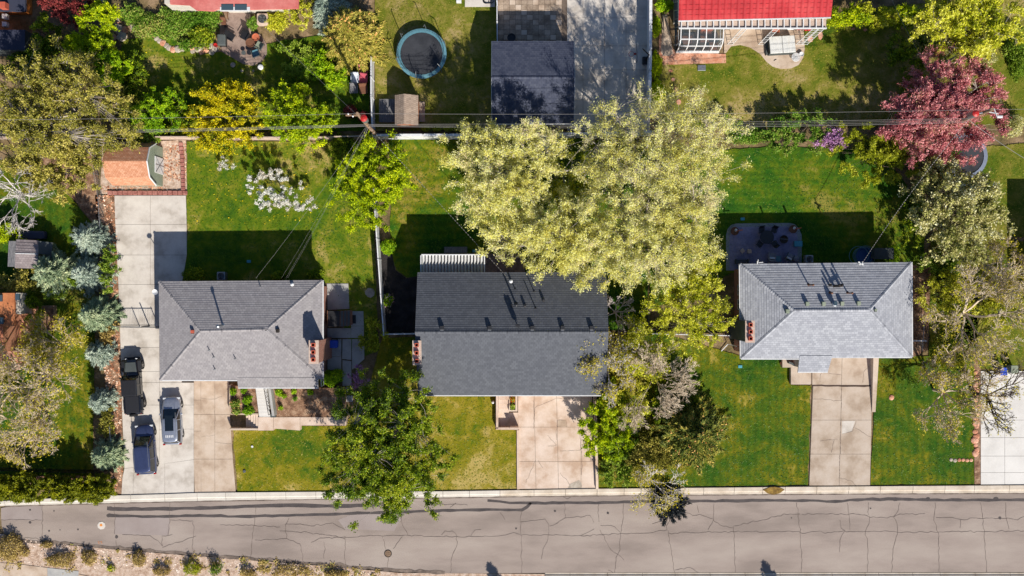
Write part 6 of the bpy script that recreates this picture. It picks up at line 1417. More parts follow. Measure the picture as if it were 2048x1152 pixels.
def tree(name, label, cat, px, py, rx, ry, h, m, nl=14000, ls=.17, nc=140, trunk=None, seed=1, cr=None, zb=.35, twig=0, twm=None, group=None, hollow=.4, up=.8, asp=.62, cl=None, off=(0,0), low=-.35, part='crown', quad=False, spr=1.0, sub=.7):
    "px,py,rx,ry = crown outline in survey px seen from above; h = height in m; zb = bottom of crown / h"
    rng = np.random.default_rng(seed*101+3); zc = h*(zb+1)/2; c = W(px, py, zc+.15*h); k = (ALT-zc)/ALT/20
    rx, ry, rz = rx*k*1.09, ry*k*1.09, h*(1-zb)/2
    base = Vector((c.x+off[0], c.y+off[1], 0)); e = empty(name, base, label, cat, group)
    K = max(4, min(15, nc//20)); sb = clumps(rng, K, rx*sub, ry*sub, rz*.6, .55, low); sr_ = (.46 if K > 6 else .55)+(.7-sub)*.6
    j_ = rng.integers(0, K, nc); cs = sb[j_]+clumps(rng, nc, rx*sr_, ry*sr_, rz*.5, .3, -.3)
    nf = nc//3; cs[:nf] = clumps(rng, nf, rx*.93, ry*.93, rz*.8, hollow, low); sc = np.concatenate([np.zeros((nf, 3)), sb[j_[nf:]]*.55])+np.array([c.x, c.y, zc-.5])
    cs = cs+np.array([c.x, c.y, zc]); cl = cl or .16*min(rx, ry)+.12; cs[:, 2] = np.maximum(cs[:, 2], .2)
    tr = MB(); fork = Vector((base.x, base.y, max(.15, h*zb*.9)))
    limbs(tr, base, fork, cs, max(.04, h*.024), rng); tr.build('trunk', trunk or m_bark, e)
    ns = 9; og = np.repeat(cs, ns, 0); d = unit(unit(og-np.repeat(sc, ns, 0))*.75+rng.normal(size=og.shape)*.62+np.array([0, 0, .12]))
    Ls = cl*rng.uniform(1.1, 2.6, len(og)); og = og-d*(Ls*.35)[:, None]; per = max(3, nl//len(og))
    t = rng.uniform(.05, 1, (len(og), per))**.8; pos = (og[:, None, :]+d[:, None, :]*(t*Ls[:, None])[:, :, None]).reshape(-1, 3)
    pos += rng.normal(size=pos.shape)*(.05+.11*cl)*spr; dd = np.repeat(d, per, 0)+rng.normal(size=pos.shape)*.7
    pos[:, 2] = np.maximum(pos[:, 2], .08)
    npmesh(part, tris(pos, ls, rng, up, asp, dd, quad=quad), 4 if quad else 3, m, e, base)
    twig = len(og)
    if twig:
        p = og; L = (Ls*1.15)[:, None]; s_ = unit(np.cross(d, rng.normal(size=(twig, 3))))*.018
        npmesh('twigs', np.stack([p-s_, p+s_, p+d*L], 1).reshape(-1, 3), 3, twm or trunk or m_bark, e, base)['kind'] = 'stuff'
    return e
def bare(name, label, px, py, r, h, m, leafm=None, nleaf=0, seed=1, kids=4, depth=4, ls=.16, group=None, ry=None, lean=(0, 0), spread=.75, cat='tree', zf=.28, thick=1.0):
    rng = random.Random(seed*17+5); nr = np.random.default_rng(seed); k = (ALT-h*.6)/ALT/20; R_ = r*k; ry_ = (ry or r)/r
    top = W(px, py, h*.65); base = Vector((top.x-lean[0], top.y-lean[1], 0)); e = empty(name, base, label, cat, group)
    mb = MB(); tips = []; fork = base+Vector((lean[0]*.5, lean[1]*.5, h*zf)); mb.tube(base-Vector((0,0,.1)), fork, h*.022*thick, h*.016*thick, 7)
    def br(p, d, L, r_, dep):
        q = p; n = 4 if dep > 1 else 3
        for i in range(n):
            d = (d+Vector((rng.gauss(0, .16), rng.gauss(0, .16), rng.gauss(.02, .1)))).normalized(); t = q+d*L/n
            mb.tube(q, t, r_*(1-.6*i/n), r_*(1-.6*(i+1)/n), 4 if dep > 2 else 3, False)
            if dep > 0 and i > 0:
                for _ in range(1 if dep > 1 else 2):
                    a = rng.uniform(0, 6.28); s_ = rng.uniform(.45, .85); o_ = d.orthogonal().normalized(); o2 = d.cross(o_)
                    br(t, (d+(o_*math.cos(a)+o2*math.sin(a))*s_).normalized(), L*rng.uniform(.45, .68), max(.018, r_*.58), dep-1)
            q = t
        tips.append(q)
        if dep > 0:
            for _ in range(2): br(q, (d+Vector((rng.gauss(0, .4), rng.gauss(0, .4), rng.gauss(0, .2)))).normalized(), L*.5, max(.016, r_*.55), dep-1)
    n0_ = 7
    for i in range(n0_):
        a = 2*math.pi*i/n0_+rng.uniform(-.35, .35); el = rng.uniform(.35, 1.15)
        d = Vector((math.cos(a)*math.cos(el), math.sin(a)*math.cos(el)*ry_, math.sin(el)))
        br(fork, (d+Vector((lean[0]*.06, lean[1]*.06, 0))).normalized(), R_*spread*rng.uniform(.75, 1.1)*(.75+.5*math.cos(el)), h*.013*thick, depth-1)
    mb.build('branches', m, e)
    if nleaf:
        T = np.array(tips); i = nr.integers(0, len(T), nleaf); pos = T[i]+nr.normal(size=(nleaf, 3))*.22; pos[:, 2] = np.maximum(pos[:, 2], .1)
        npmesh('crown', tris(pos, ls, nr, .8), 3, leafm, e, base)
    return e
def spruce(name, label, px, py, r, h, m, seed=1, dens=1.0, ls=.26, tip=None, group=None, cat='tree', droop=.25):
    rng = np.random.default_rng(seed*13+1); k = (ALT-h*.3)/ALT/20; R_ = r*k; b = W(px, py, h*.3); base = Vector((b.x, b.y, 0)); e = empty(name, base, label, cat, group)
    MB().tube(base, base+Vector((0,0,h)), h*.02+.03, .02, 7).build('trunk', m_barkdark, e)
    P_, D_, TP = [], [], []; levels = max(7, int(h*2.6)); bm_ = MB()
    for l in range(levels):
        f = l/levels; z = h*(.06+.92*f); rl = R_*(1-f)**.8*rng.uniform(.88, 1.08)+.1; nb = max(5, int(13*(1-f)+5))
        for i in range(nb):
            a = 2*np.pi*(i+rng.uniform(-.35, .35))/nb+l*1.3; L = rl*rng.uniform(.72, 1.12); d = np.array([math.cos(a), math.sin(a), -droop+.5*f]); d /= np.linalg.norm(d)
            n = int((L*46+12)*dens); t = rng.uniform(.12, 1, n)**.75; side = np.cross(d, [0, 0, 1.0]); wdt = .26*L*(1.08-t)+.06
            s_ = rng.uniform(-1, 1, n); p = np.array([base.x, base.y, z])+d*(t*L)[:, None]+side*(s_*wdt)[:, None]+rng.normal(size=(n, 3))*[.03, .03, .045]
            p[:, 2] += .12*L*t*t
            dd = d+side*s_[:, None]*.8; P_.append(p); D_.append(dd)
            q = Vector((base.x, base.y, z)); bm_.tube(q, q+Vector(d)*L*.85, .02+.01*L, .006, 3, False)
            if tip is not None and rng.random() < .8: TP.append(np.array([base.x, base.y, z])+d*L*rng.uniform(.7, 1, (3, 1))+rng.normal(size=(3, 3))*.08+[0, 0, .12*L])
    P_ = np.concatenate(P_); D_ = np.concatenate(D_); P_[:, 2] = np.maximum(P_[:, 2], .05)
    bm_.build('branches', m_barkdark, e)
    npmesh('needles', tris(P_, ls, rng, 1.1, .34, D_), 3, m, e, base)
    if tip is not None: npmesh('cones', tris(np.concatenate(TP), .2, rng, .5, .6), 3, tip, e, base)['kind'] = 'stuff'
    return e
def shrub(name, label, px, py, rx, ry, h, m, n=2500, ls=.12, seed=1, group=None, cat='shrub', stems=True, round_=True, fl=None, nfl=0):
    rng = np.random.default_rng(seed*7+2); b = W(px, py, h*.5); k = 1/20; rx *= k*.94; ry *= k*.94; base = Vector((b.x, b.y, 0)); e = empty(name, base, label, cat, group)
    def shell(n, f0=.55):
        u = unit(rng.normal(size=(n, 3))); u[:, 2] = np.abs(u[:, 2]); t = np.arctan2(u[:, 1], u[:, 0]); L = lobes(rng)(t) if not round_ else 1+.04*np.sin(5*t)
        f = rng.uniform(f0, 1.0, n)*L; lump = 1+.1*np.sin(u[:, 0]*9+seed)*np.sin(u[:, 1]*8+seed*2)
        return np.stack([u[:, 0]*rx*f*lump, u[:, 1]*ry*f*lump, u[:, 2]*h*f*lump], 1)+np.array([b.x, b.y, .04])
    npmesh('foliage', tris(shell(n), ls, rng, .6), 3, m, e, base)
    if nfl: npmesh('flowers', tris(shell(nfl, .9), ls*.9, rng, 1.2, .9), 3, fl, e, base)
    mb = MB()
    for i in range(7):
        a = i*.9; mb.tube(base, base+Vector((rx*.6*math.cos(a), ry*.6*math.sin(a), h*.7)), .02, .008, 4, False)
    mb.build('stems', m_barkdark, e); return e
lf = leafmat
l_elm = lf('elm_pale', [(168,160,84),(206,198,106),(230,222,134),(238,230,168),(212,194,158)], 1.0, .3, .3)
l_elm2 = lf('elm_yellow_green', [(120,132,34),(164,168,54),(202,198,84),(232,222,124)], 1.0, .3, .3)
l_olive = lf('olive_leaves', [(84,86,34),(124,122,54),(160,152,78),(192,178,106)], 1.0, .3)
l_lime = lf('lime_leaves', [(92,118,10),(136,158,18),(176,188,34),(206,210,60)], 1.0, .35, .35)
l_bright = lf('bright_leaves', [(72,108,14),(110,146,26),(150,176,42),(182,200,66)], 1.0, .35, .3)
l_yellow = lf('yellow_flowers', [(104,120,18),(154,154,22),(204,184,26),(230,204,44)], 1.05, .3, .2)
l_dark = lf('dark_leaves', [(46,66,18),(80,104,28),(120,138,42),(166,170,64)], 1.0, .3)
l_green = lf('mid_leaves', [(64,90,26),(98,124,40),(134,154,62),(166,178,88)], 1.0, .3)
l_vine = lf('vine_leaves', [(60,96,26),(92,130,44),(126,150,66),(168,160,96)], 1.05, .4)
l_plum = lf('plum_leaves', [(112,56,58),(156,88,92),(190,122,124),(206,148,148),(150,130,92)], 1.0, .3, .25)
l_plum2 = lf('maroon_leaves', [(84,34,36),(120,52,52),(150,76,70)], 1.05, .5, .2)
l_blue = lf('blue_needles', [(84,98,90),(124,138,126),(164,174,158),(196,202,182)], 1.0, .4, .1)
l_blue2 = lf('green_blue_needles', [(78,96,70),(116,132,104),(150,162,130),(184,188,150)], 1.0, .5, .1)
l_spr = lf('spruce_needles', [(90,92,38),(126,122,56),(158,148,74),(184,166,94)], 1.0, .4, .1)
l_cone = lf('orange_cones', [(196,138,84),(226,172,116)], 1.05, .5, .1)
l_white = lf('white_blossom', [(206,190,176),(232,222,210),(248,240,232)], 1.1, .5, .3)
l_pear = lf('pear_blossom', [(104,112,52),(152,152,88),(200,192,136),(236,228,190)], 1.05, .4, .3)
l_lilac = lf('lilac_flowers', [(150,104,150),(186,140,180),(206,170,196)], 1.05, .5, .3)
l_spiky = lf('spiky_yellow_green', [(98,108,24),(134,142,40),(166,170,62),(186,186,86)], 1.05, .4, .3)
l_sparse = lf('budding_leaves', [(132,124,44),(172,160,60),(204,190,96)], 1.05, .4, .3)
l_hedge = lf('hedge_leaves', [(66,76,12),(108,114,20),(152,150,36)], 1.0, .6, .15)
l_dry = lf('dry_shrub', [(116,98,56),(156,136,82),(188,168,112)], 1.05, .6, .15)
l_darkfir = lf('dark_fir', [(42,56,22),(76,92,36),(126,126,58),(180,156,80)], 1.0, .5, .1)
m_bw = M('white_bark', [(196,184,176),(228,218,210),(242,236,230)], 3, fine=14, fstr=.15, bmp=.4)

# the pale elms in the middle
tree('elm_tree','pale yellow elm, left crown of the group, beside the striped lawn','tree',1008,338,116,96,9.5,l_elm,80000,.12,260,m_barkpale,1,twig=5200,hollow=.25,zb=.3,cl=.62)
tree('elm_tree','broad pale yellow elm reaching over the rear corner of the charcoal roof','tree',1110,478,140,100,9,l_elm,88000,.12,290,m_barkpale,2,twig=5600,hollow=.25,zb=.32,cl=.62)
tree('elm_tree','tallest pale yellow elm, spreading over the end of the top driveway','tree',1308,316,165,142,11.5,l_elm,78000,.112,440,m_barkpale,3,twig=9000,hollow=.2,zb=.28,cl=.68)
tree('elm_tree','pale yellow elm with full crown above the side yard between the two houses','tree',1295,468,150,112,10.5,l_elm,80000,.12,330,m_barkpale,4,twig=6000,hollow=.25,zb=.3,cl=.65)
tree('elm_tree','smaller yellow-green tree left of the dark sided chimney','tree',1384,612,80,92,7.5,l_elm2,36000,.15,190,m_barkpale,5,twig=2200,hollow=.3,zb=.3,cl=.45)
tree('elm_sapling','thin lime leaved sapling filling the gap between the pale elms','tree',1138,372,52,84,5.5,l_elm2,16000,.15,120,m_barkpale,61,hollow=.2,zb=.2,cl=.4)
# street tree and darker ones
tree('street_tree','big dark green tree in the front lawn hanging over the street','tree',772,902,126,150,9.5,l_dark,140000,.165,460,m_barkpale,6,twig=1800,hollow=.2,zb=.25,cl=.5,sub=.56)
tree('green_tree','small fresh green tree growing through the white side fence','tree',732,368,80,95,6,l_lime,48000,.16,240,m_bark,7,hollow=.3,zb=.25,cl=.36)
tree('green_shrub','yellow-green feathery shrub at the corner of the dark mulch bed','shrub',745,660,27,36,2.2,l_spiky,3200,.15,34,m_bark,8,zb=.1)
# top left group
tree('olive_tree','large olive green tree with dead grey limbs at the upper left','tree',112,206,150,118,9,l_olive,72000,.16,340,m_barkpale,9,twig=1500,hollow=.3,zb=.3,cl=.5)
tree('olive_tree','lower olive green tree above the wire fence','tree',110,330,105,58,6,l_olive,26000,.18,150,m_barkpale,10,twig=700,hollow=.3,zb=.2,cl=.45)
tree('maroon_tree','maroon leaved tree cut by the top edge at the left','tree',132,4,62,34,5,l_plum2,9000,.17,80,m_barkdark,11,zb=.3,cl=.32)
for k, (x, y, rx, ry, h, l) in enumerate(((196,44,36,44,5.5,'bright green tree right of the maroon tree'),(182,96,48,34,5,'bright green tree under the maroon tree'),(212,146,44,40,5,'bright green tree above the big olive tree'))):
    tree('maple_tree', l, 'tree', x, y, rx, ry, h, l_lime if k < 2 else l_bright, 17000, .18, 80, m_bark, 20+k, zb=.3, cl=.3, group='bright green trees at the upper left')
tree('green_shrub','fresh green shrub right of the large olive tree','shrub',306,222,54,44,3.6,l_bright,17000,.17,110,m_bark,24,zb=.1,cl=.3)
tree('small_shrub','pale green shrub just below the power lines over the garden shed','shrub',283,270,32,20,2.4,l_green,3600,.15,40,m_bark,25,zb=.1,cl=.26)
tree('forsythia','yellow flowering shrub under the power lines','shrub',455,236,84,64,4.4,l_yellow,42000,.16,230,m_bark,26,zb=.12,cl=.36,hollow=.3)
tree('lime_tree','lime green tree to the right of the yellow flowering shrub','tree',598,232,66,66,5,l_lime,32000,.17,180,m_bark,27,zb=.25,cl=.34,hollow=.3)
spruce('spruce_tree','olive conifer dotted with orange cones beside the vertical white fence',702,72,74,8.5,l_spr,28,1.15,.27,l_cone)
spruce('blue_spruce','blue-grey spruce behind the coned conifer at the top edge',662,26,44,6.5,l_blue,29,1.1,.26)
tree('small_shrub','yellowish shrub between pink house and conifers','shrub',602,18,28,36,2.6,l_elm2,4200,.15,44,m_bark,30,zb=.1,cl=.26)
for k, (x, y, rx, ry, h, l) in enumerate(((262,26,26,26,1.2,'pale vine patch next to the pale curved edging'),(300,52,40,30,1.0,'green vine mass below the left corner of the pink roof'),(345,44,46,34,1.2,'broad vine mass in the middle of the rock garden'),(395,44,38,34,1.1,'vine mass next to the barbecue'),(420,30,24,20,1.4,'green bush at the left of the glass doors'),(552,42,26,24,1.2,'scrubby bush right of the white air conditioner'),(504,46,14,14,1.2,'small fresh green bush left of the white air conditioner'),(372,88,22,14,.8,'small vine patch by the pale rocks'))):
    shrub('ground_vine', l, x, y, rx, ry, h, l_vine if k != 5 else l_elm2, int(rx*ry*3.6), .15, 40+k, 'vines and low bushes round the upper left rock garden', round_=False)
shrub('dark_shrub','round dark green shrub right of the pale rocks near the barbecue',400,74,30,24,1.6,l_dark,2600,.15,49,round_=False)
for k, (x, y, r_, l) in enumerate(((725,232,13,'small red barberry bush by the utility pole'),(700,222,16,'dark red barberry bush left of the utility pole'))): shrub('barberry', l, x, y, r_, r_, 1.3, l_plum2, 900, .14, 60+k)
# back lawn blossoms
tree('blossom_tree','small white blossoming tree with a pointed crown on the weedy lawn','tree',556,386,64,40,3.0,l_white,9500,.13,100,m_barkdark,31,zb=.4,cl=.17,hollow=.05,sub=.95)
tree('blossom_shrub','tiny whitish blossoming sapling on the weedy lawn','shrub',449,328,19,13,1.4,l_white,700,.12,16,m_barkdark,32,zb=.2,cl=.16)
shrub('boxwood','clipped round green bush between the white fence and dark mulch',776,494,18,18,1.4,l_bright,2600,.12,33)
shrub('rose_bush','small green bush with pink flowers inside the dark mulch bed',775,601,12,15,1.0,l_bright,1100,.12,34,fl=l_lilac,nfl=60)
for k, (x, y, r_, l) in enumerate(((385,550,25,'round dark bush at the left rear corner of the brick house'),(556,552,16,'low dark bush behind the brick house under the wires'),(630,549,18,'low dark bush at the right rear corner of the brick house'))): shrub('boxwood', l, x, y, r_, r_*.75, 1.3, l_dark, 2200, .13, 35+k, 'low bushes behind the brick house')
# small lilac & plants
tree('lilac','small purple flowering lilac beside the side walkway','shrub',712,756,24,24,2.2,l_lilac,1500,.13,36,m_bark,38,zb=.2,cl=.2)
shrub('boxwood','bright green bush at the right front corner of the brick house',662,756,26,20,1.4,l_bright,2600,.14,39,round_=False)
for k, (x, y, r_, l) in enumerate(((470,783,8,'small grassy plant at the top of the left flower bed'),(491,781,7,'second grassy plant in the left flower bed'),(498,800,11,'leafy plant at the right of the left flower bed'),(474,808,11,'flowering plant in the middle of the left flower bed'),(500,820,12,'low leafy plant at the foot of the left flower bed'),(476,822,9,'orange flowered plant at the lower left of the flower bed'),(561,784,9,'first green tuft in the bare front bed'),(591,783,6,'second green tuft in the bare front bed'),(623,784,7,'third green tuft in the bare front bed'),(571,792,5,'tiny plant below the first tuft'),(565,815,5,'tiny plant low in the bare front bed'),(593,797,5,'reddish plant in the middle of the bare bed'))):
    e = shrub('bed_plant', l, x, y-1.0, r_, r_, .7, l_bright if k not in (3, 5, 11) else l_vine, int(r_*r_*9), .11, 70+k, 'plants in the front beds of the brick house', 'plant', round_=False, fl=l_cone, nfl=18 if k in (3, 5) else 0); e.location.z += .72
for k, (x, y, l) in enumerate(((1025,797,'red and orange flowers at the upper end of the step planter'),(1025,812,'green plant at the lower end of the step planter'))):
    e = shrub('planter_flowers', l, x, y, 6, 8, .4, l_green, 420, .1, 85+k, 'plants in the step planter', 'plant', fl=l_cone if k else lf('red_flowers', [(190,60,24),(220,120,30)], 1), nfl=90 if not k else 6); e.location.z += .6
for k, x in enumerate((851,874,896,915,940)): shrub('low_shrub', ('first','second','third','fourth','fifth')[k]+' small yellow-green shrub from the left behind the long white fence', x, 257, 9+k, 6, .9, l_spiky, 520, .12, 90+k, 'row of small shrubs behind the long white fence')
# right hand group
tree('purple_plum','large purple leaved plum tree round the right utility pole','tree',1902,208,134,108,8,l_plum,96000,.16,360,m_barkpale,50,twig=1600,hollow=.25,zb=.3,cl=.5)
tree('honey_locust','tall yellow-green tree in the upper right corner','tree',1950,44,112,62,8.5,l_elm2,34000,.2,200,m_barkpale,51,twig=600,hollow=.3,zb=.3,cl=.5)
tree('blossom_tree','cream blossoming tree between the purple plum and the upper right tree','tree',1942,98,62,40,6,l_pear,13000,.17,100,m_barkpale,52,zb=.3,cl=.42)
tree('spiky_shrub','large yellow-green spiky shrub at the right end of the rear lawn','shrub',1752,312,92,68,4.2,l_spiky,34000,.22,170,m_bark,53,zb=.12,cl=.34,asp=.34,hollow=.3)
tree('pear_tree','big cream and grey-green blossoming tree behind the wire fence','tree',1920,432,92,96,8,l_pear,34000,.18,260,m_bark,54,hollow=.25,zb=.28,cl=.5,asp=.8)
tree('viburnum','light green shrub right of the pale elms at the rear boundary','shrub',1608,266,60,44,3.2,l_vine,18000,.17,90,m_bark,55,zb=.1,cl=.32)
tree('lilac','purple lilac beside the light green rear shrub','shrub',1664,274,30,30,3,l_lilac,4200,.15,44,m_bark,56,zb=.15,cl=.28)
tree('green_shrub','leafy green shrub between the spiky shrub and the trampoline','shrub',1880,300,34,36,2.6,l_bright,4200,.18,44,m_bark,57,zb=.1,cl=.3)
tree('small_shrub','lavender tinted small shrub at the rear lawn edge','shrub',1572,276,16,12,1.6,l_lilac,500,.13,14,m_bark,58,zb=.1)
shrub('ground_vine','green groundcover left of the light green rear shrub',1500,270,50,22,1.0,l_vine,4200,.15,59,round_=False)
for k, (x, y, rx, ry, l) in enumerate(((1700,34,46,20,'yellow-green hedge bush closest to the red roof'),(1755,28,40,24,'middle yellow-green hedge bush along the top edge'),(1806,30,34,22,'right yellow-green hedge bush along the top edge'))):
    tree('hedge_bush', l, 'shrub', x, y, rx, ry, 3, l_lime if k != 1 else l_elm2, 8000, .16, 80, m_bark, 100+k, zb=.05, cl=.3, group='yellow-green hedge bushes along the top edge')
tree('dark_shrub','dark shrub in the shade left of the purple plum','shrub',1822,110,40,46,3.5,l_dark,8000,.17,70,m_barkdark,104,zb=.1,cl=.34)
for k, (x, y, rx, ry, l) in enumerate(((1330,10,20,14,'green shrub beside the white fence at the top edge'),(1313,128,13,30,'ivy clump beside the white fence near the sunroom'),(1315,182,16,30,'ivy clump beside the white fence above the tall elm'),(1314,52,10,22,'thin ivy patch along the upper white fence'))):
    shrub('ivy', l, x, y, rx, ry, 1.4, l_lime if k else l_bright, int(rx*ry*6), .15, 110+k, 'ivy along the right white fence', round_=False)
for k, (x, y, rx, ry, l) in enumerate(((2028,250,28,24,'pale shrub at the right end of the rear fence'),(1790,512,9,26,'narrow bright green shrub by the garden cupboard'),(2040,100,26,60,'green shrub mass on the right edge below the corner tree'))):
    shrub('green_shrub', l, x, y, rx, ry, 1.8, l_pear if k == 0 else (l_bright if k == 1 else l_green), int(rx*ry*3.5), .16, 115+k, round_=False)
# trees around the front of the middle and right houses
bare('bare_tree','small leafless grey tree at the right edge of the charcoal roof',1236,626,40,5,m_bw,seed=1,depth=4,spread=.62)
bare('bare_tree','leafless whitish tree with dense fan of branches beside the right front lawn',1320,760,72,8.5,m_barktan,seed=2,depth=5,spread=.8,thick=.55)
bare('budding_tree','pale branched tree with few leaves at the lower right of the charcoal roof',1226,734,58,10,m_bw,l_sparse,3600,3,depth=5,spread=.7)
bare('budding_tree','thinly leaved tree above the whitish leafless tree',1286,704,56,8,m_bw,l_elm2,7000,4,depth=4,spread=.65)
bare('budding_tree','small thinly leaved tree leaning over the kerb',1304,972,56,5,m_bw,l_sparse,1600,5,depth=4,spread=.7,lean=(.3,-.8))
tree('green_shrub','bright green shrub next to the retaining wall of the pinkish driveway','shrub',1214,852,52,66,4.5,l_lime,30000,.17,120,m_bark,120,zb=.1,cl=.34,hollow=.3)
tree('conifer_shrub','greyish green spreading shrub below the whitish bare tree','shrub',1262,800,54,44,4,l_elm2,12000,.16,100,m_bark,121,zb=.1,cl=.38)
spruce('fir_tree','dark green conifer with orange-brown tips on the right front lawn',1382,864,88,6.5,l_darkfir,60,1.3,.27,l_cone,droop=.1)
tree('dark_shrub','dark evergreen spread behind the whitish bare tree','shrub',1352,800,50,46,3,l_dark,9500,.17,80,m_barkdark,122,zb=.05,cl=.36)
tree('low_juniper','low olive shrub at the lower left of the fir conifer','shrub',1296,900,50,48,2.2,l_olive,9500,.17,90,m_barkdark,123,zb=.05,cl=.4)
tree('low_juniper','low grey-green shrub by the kerb right of the pinkish driveway','shrub',1236,938,40,34,1.6,l_green,6000,.16,60,m_barkdark,124,zb=.05,cl=.36)
spruce('shadow_stand_in','very dark spiky stand-in for a fingered shadow over the kerb under the small tree',1338,1010,40,1.6,lf('shadow_black_green', [(10,14,18),(16,22,26),(24,30,32)], 1.0, .5, .05),61,.7,.3,droop=.0,cat='shrub')  # added near-black plant shape imitates a dark shadow on the kerb and road
bare('budding_tree','wide half bare tree with yellow buds above the white concrete driveway',1964,628,118,9,m_barktan,l_sparse,3600,6,depth=5,spread=.6,thick=1.1,ry=120)
bare('budding_tree','half bare tree cut by the right edge with grey branches',2036,540,72,8,m_barktan,l_sparse,2600,7,depth=5,spread=.6)
bare('budding_tree','half bare tree leaning over the edge of the right lawn',1912,790,86,7,m_barktan,l_sparse,2600,8,depth=5,spread=.6,thick=1.1,ry=80)
bare('bare_tree','sparse dark branched tree over the white concrete driveway',2010,800,70,9,m_barkdark,l_sparse,500,9,depth=4,spread=.62)
tree('budding_shrub','yellow-green undergrowth beneath the wide half bare tree','shrub',1900,590,56,50,3,l_elm2,9000,.15,80,m_bark,130,zb=.05,cl=.4)
tree('budding_shrub','yellow-green undergrowth beside the white concrete driveway','shrub',1905,700,40,34,2,l_elm2,3600,.14,60,m_bark,131,zb=.05,cl=.4)
tree('budding_shrub','yellow bushes under the right edge trees','shrub',2016,610,40,46,3,l_spiky,6000,.15,60,m_bark,132,zb=.05,cl=.4)
# left column
gs = 'blue spruces along the mulch strip'
for k, (x, y, r_, h, l) in enumerate(((182,478,44,4,'uppermost blue spruce of the row, near the driveway top'),(112,546,52,4.5,'broad blue spruce left of the row, beside the low shed'),(178,548,44,4.2,'second blue spruce of the row'),(196,630,42,4.5,'third blue spruce, beside the driveway gate'),(199,707,29,3.2,'fourth, smaller blue spruce beside the black pickup'),(203,804,31,3.2,'fifth blue spruce, beside the pickup bed'),(214,910,34,3.6,'lowest blue spruce beside the navy car'))):
    spruce('blue_spruce', l, x, y, r_, h, (l_blue, l_blue2)[k in (1, 3, 6)], 200+k, 1.1+.12*(k%4), .2+.02*(k*3%5), group=gs, droop=(.25,.1,.4,.3,.05,.35,.2)[k])
tree('ivy_shrub','green climbing shrub between the spruces and the light driveway','shrub',221,545,20,44,2.2,l_green,4500,.15,50,m_bark,140,zb=.05,cl=.25)
bare('budding_tree','wide tan branched tree with yellow buds over the left yard',66,756,112,8,m_barktan,l_sparse,3600,21,depth=5,spread=.6,thick=1.1)
bare('budding_tree','budding tree above the dark hedge shadow at the lower left',52,858,88,7,m_barktan,l_sparse,3200,22,depth=5,spread=.6,thick=1.1)
bare('bare_tree','pale leafless tree cut by the left edge above the low shed',14,382,62,7,m_bw,None,0,23,depth=4,spread=.9)
bare('budding_tree','tan branched tree with yellow buds over the cottage',96,688,66,6,m_barktan,l_sparse,3600,24,depth=4,spread=.65)
tree('green_shrub','yellow-green shrub on the left edge above the low shed','shrub',12,470,26,22,2.2,l_lime,3600,.15,40,m_bark,141,zb=.1,cl=.26)
tree('olive_shrub','olive shrub below the low shed at the left edge','shrub',22,562,44,26,2.2,l_olive,5000,.15,50,m_bark,142,zb=.1,cl=.34)
for k, (x, l) in enumerate(((-6,'hedge shrub at the left edge of the clipped row'),(22,'second shrub of the clipped row from the left'),(50,'third shrub of the clipped row from the left'),(78,'fourth shrub of the clipped row from the left'),(106,'fifth shrub, in the middle of the clipped row'),(132,'sixth shrub of the clipped row'),(158,'seventh shrub of the clipped row'),(180,'eighth shrub of the clipped row, last but one'),(203,'last shrub of the clipped row, nearest the driveway'))):
    tree('arborvitae', l, 'shrub', x, 979, 22, 25, 3.7, l_hedge, 15000, .15, 90, m_barkdark, 150+k, zb=.02, cl=.2, group='clipped evergreen row along the kerb at the lower left', hollow=.5, low=-.9)
gd = 'dry shrubs in the gravel strip'
for k, (x, y, rx, ry, h, m_, l) in enumerate(((16,1098,28,34,1.3,l_dry,'largest dry shrub at the left end of the gravel strip'),(92,1090,14,8,.6,l_dry,'thin dry shrub touching the road edge'),(48,1105,10,12,.8,l_dry,'greyish small shrub right of the largest dry shrub'),(118,1122,32,17,1.0,l_dry,'wide oval dry shrub over the pavement edge'),(176,1116,17,18,.9,l_dry,'dry shrub right of the wide oval one'),(221,1137,9,9,.6,l_spiky,'tiny yellowish shrub in the gravel strip'),(276,1119,16,18,.9,l_dry,'round dry shrub in the gravel'),(322,1144,22,10,.8,l_dry,'spreading dry shrub at the bottom edge'),(382,1138,20,14,1.0,l_spiky,'yellow-green shrub by the dark evergreen'),(430,1140,14,14,1.4,l_dark,'small dark evergreen in the gravel strip'),(495,1148,18,10,.9,l_dry,'brown shrub at the bottom edge'),(580,1142,44,14,.6,l_dry,'long brown scrub patch in the gravel strip'),(670,1150,30,10,.6,l_dry,'thin brown scrub patch at the bottom edge'))):
    shrub('dry_shrub', l, x, y, rx, ry, h, m_, int(rx*ry*(3.2 if k != 11 else 1.5)), .13, 170+k, gd, round_=False)
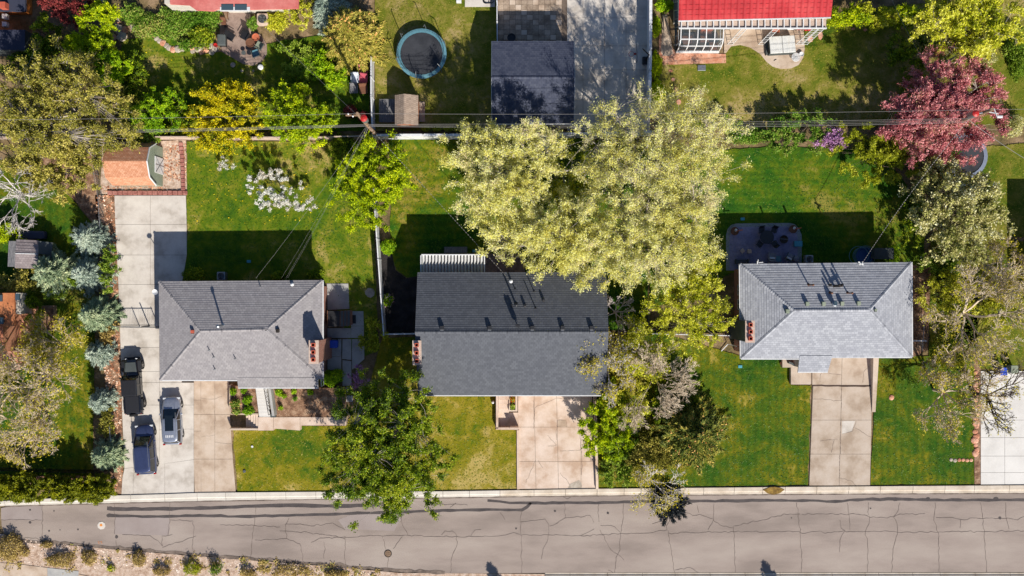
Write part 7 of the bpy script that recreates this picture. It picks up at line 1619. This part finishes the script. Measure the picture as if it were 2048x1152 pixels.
for k, (x, y, h, l) in enumerate(((1000,1188,2.4,'small dark conifer just under the bottom edge, middle'),(1556,1190,2.6,'small dark conifer just under the bottom edge, right'))):
    spruce('dwarf_spruce', l, x, y, 22, h, l_darkfir, 240+k, 1.0, .2)

for k, (x, y, rx, ry, h, m_, l) in enumerate(((258,148,34,44,2.6,l_dark,'dark shrub between the bright green trees and the upper left lawn'),(232,186,30,34,3,l_olive,'olive shrub right of the large olive tree'),(88,120,60,34,3.4,l_dark,'dark shrub mass above the large olive tree'),(88,70,30,40,4,l_dark,'dark evergreen beside the slate roofed house'),
   (368,224,30,22,1.8,l_dark,'low dark bush left of the yellow flowering shrub'),(352,262,30,12,1.4,l_spiky,'low dry bush above the pale board fence'),(660,236,22,26,2.6,l_green,'grey-green bush right of the lime tree'),(690,290,34,22,1.6,l_dark,'dark low bush below the end of the pale board fence'),(590,120,46,40,1.0,l_green,'low green growth on the lawn right of the rear patio'),
   (640,150,40,46,1.1,l_bright,'fresh low growth left of the coned conifer'),(1830,190,34,60,3,l_dark,'dark shrub at the left rim of the purple plum'),(1868,350,36,40,2.6,l_olive,'olive bush below the leafy green shrub'),(1830,440,26,60,2.6,l_dark,'dark narrow bush left of the cream blossoming tree'),(1880,520,44,26,2.4,l_green,'green bush below the orange garden chair'),
   (1240,880,36,40,2,l_green,'green underbrush right of the pinkish retaining wall'),(1258,740,44,40,3,l_olive,'olive underbrush below the budding trees'),(1450,250,40,16,1.6,l_green,'green strip of bushes at the right foot of the tallest elm'),(62,612,22,30,1.6,l_dark,'dark bush at the corner of the orange cottage'),(150,290,40,22,2.4,l_olive,'olive growth beside the wire fence and shed'),(212,845,16,40,1.2,l_olive,'dry weeds along the low wire fence'),(216,660,14,36,1.2,l_dry,'dry weeds in the mulch strip'),(120,560,40,30,1.6,l_green,'green weeds below the broad blue spruce'))):
    tree('garden_bush', l, 'shrub', x, y, rx, ry, h, m_, int(rx*ry*6.5), .16, max(20, int(rx*ry/22)), m_barkdark, 300+k, zb=.04, cl=.28, group='unclipped bushes in the gardens')
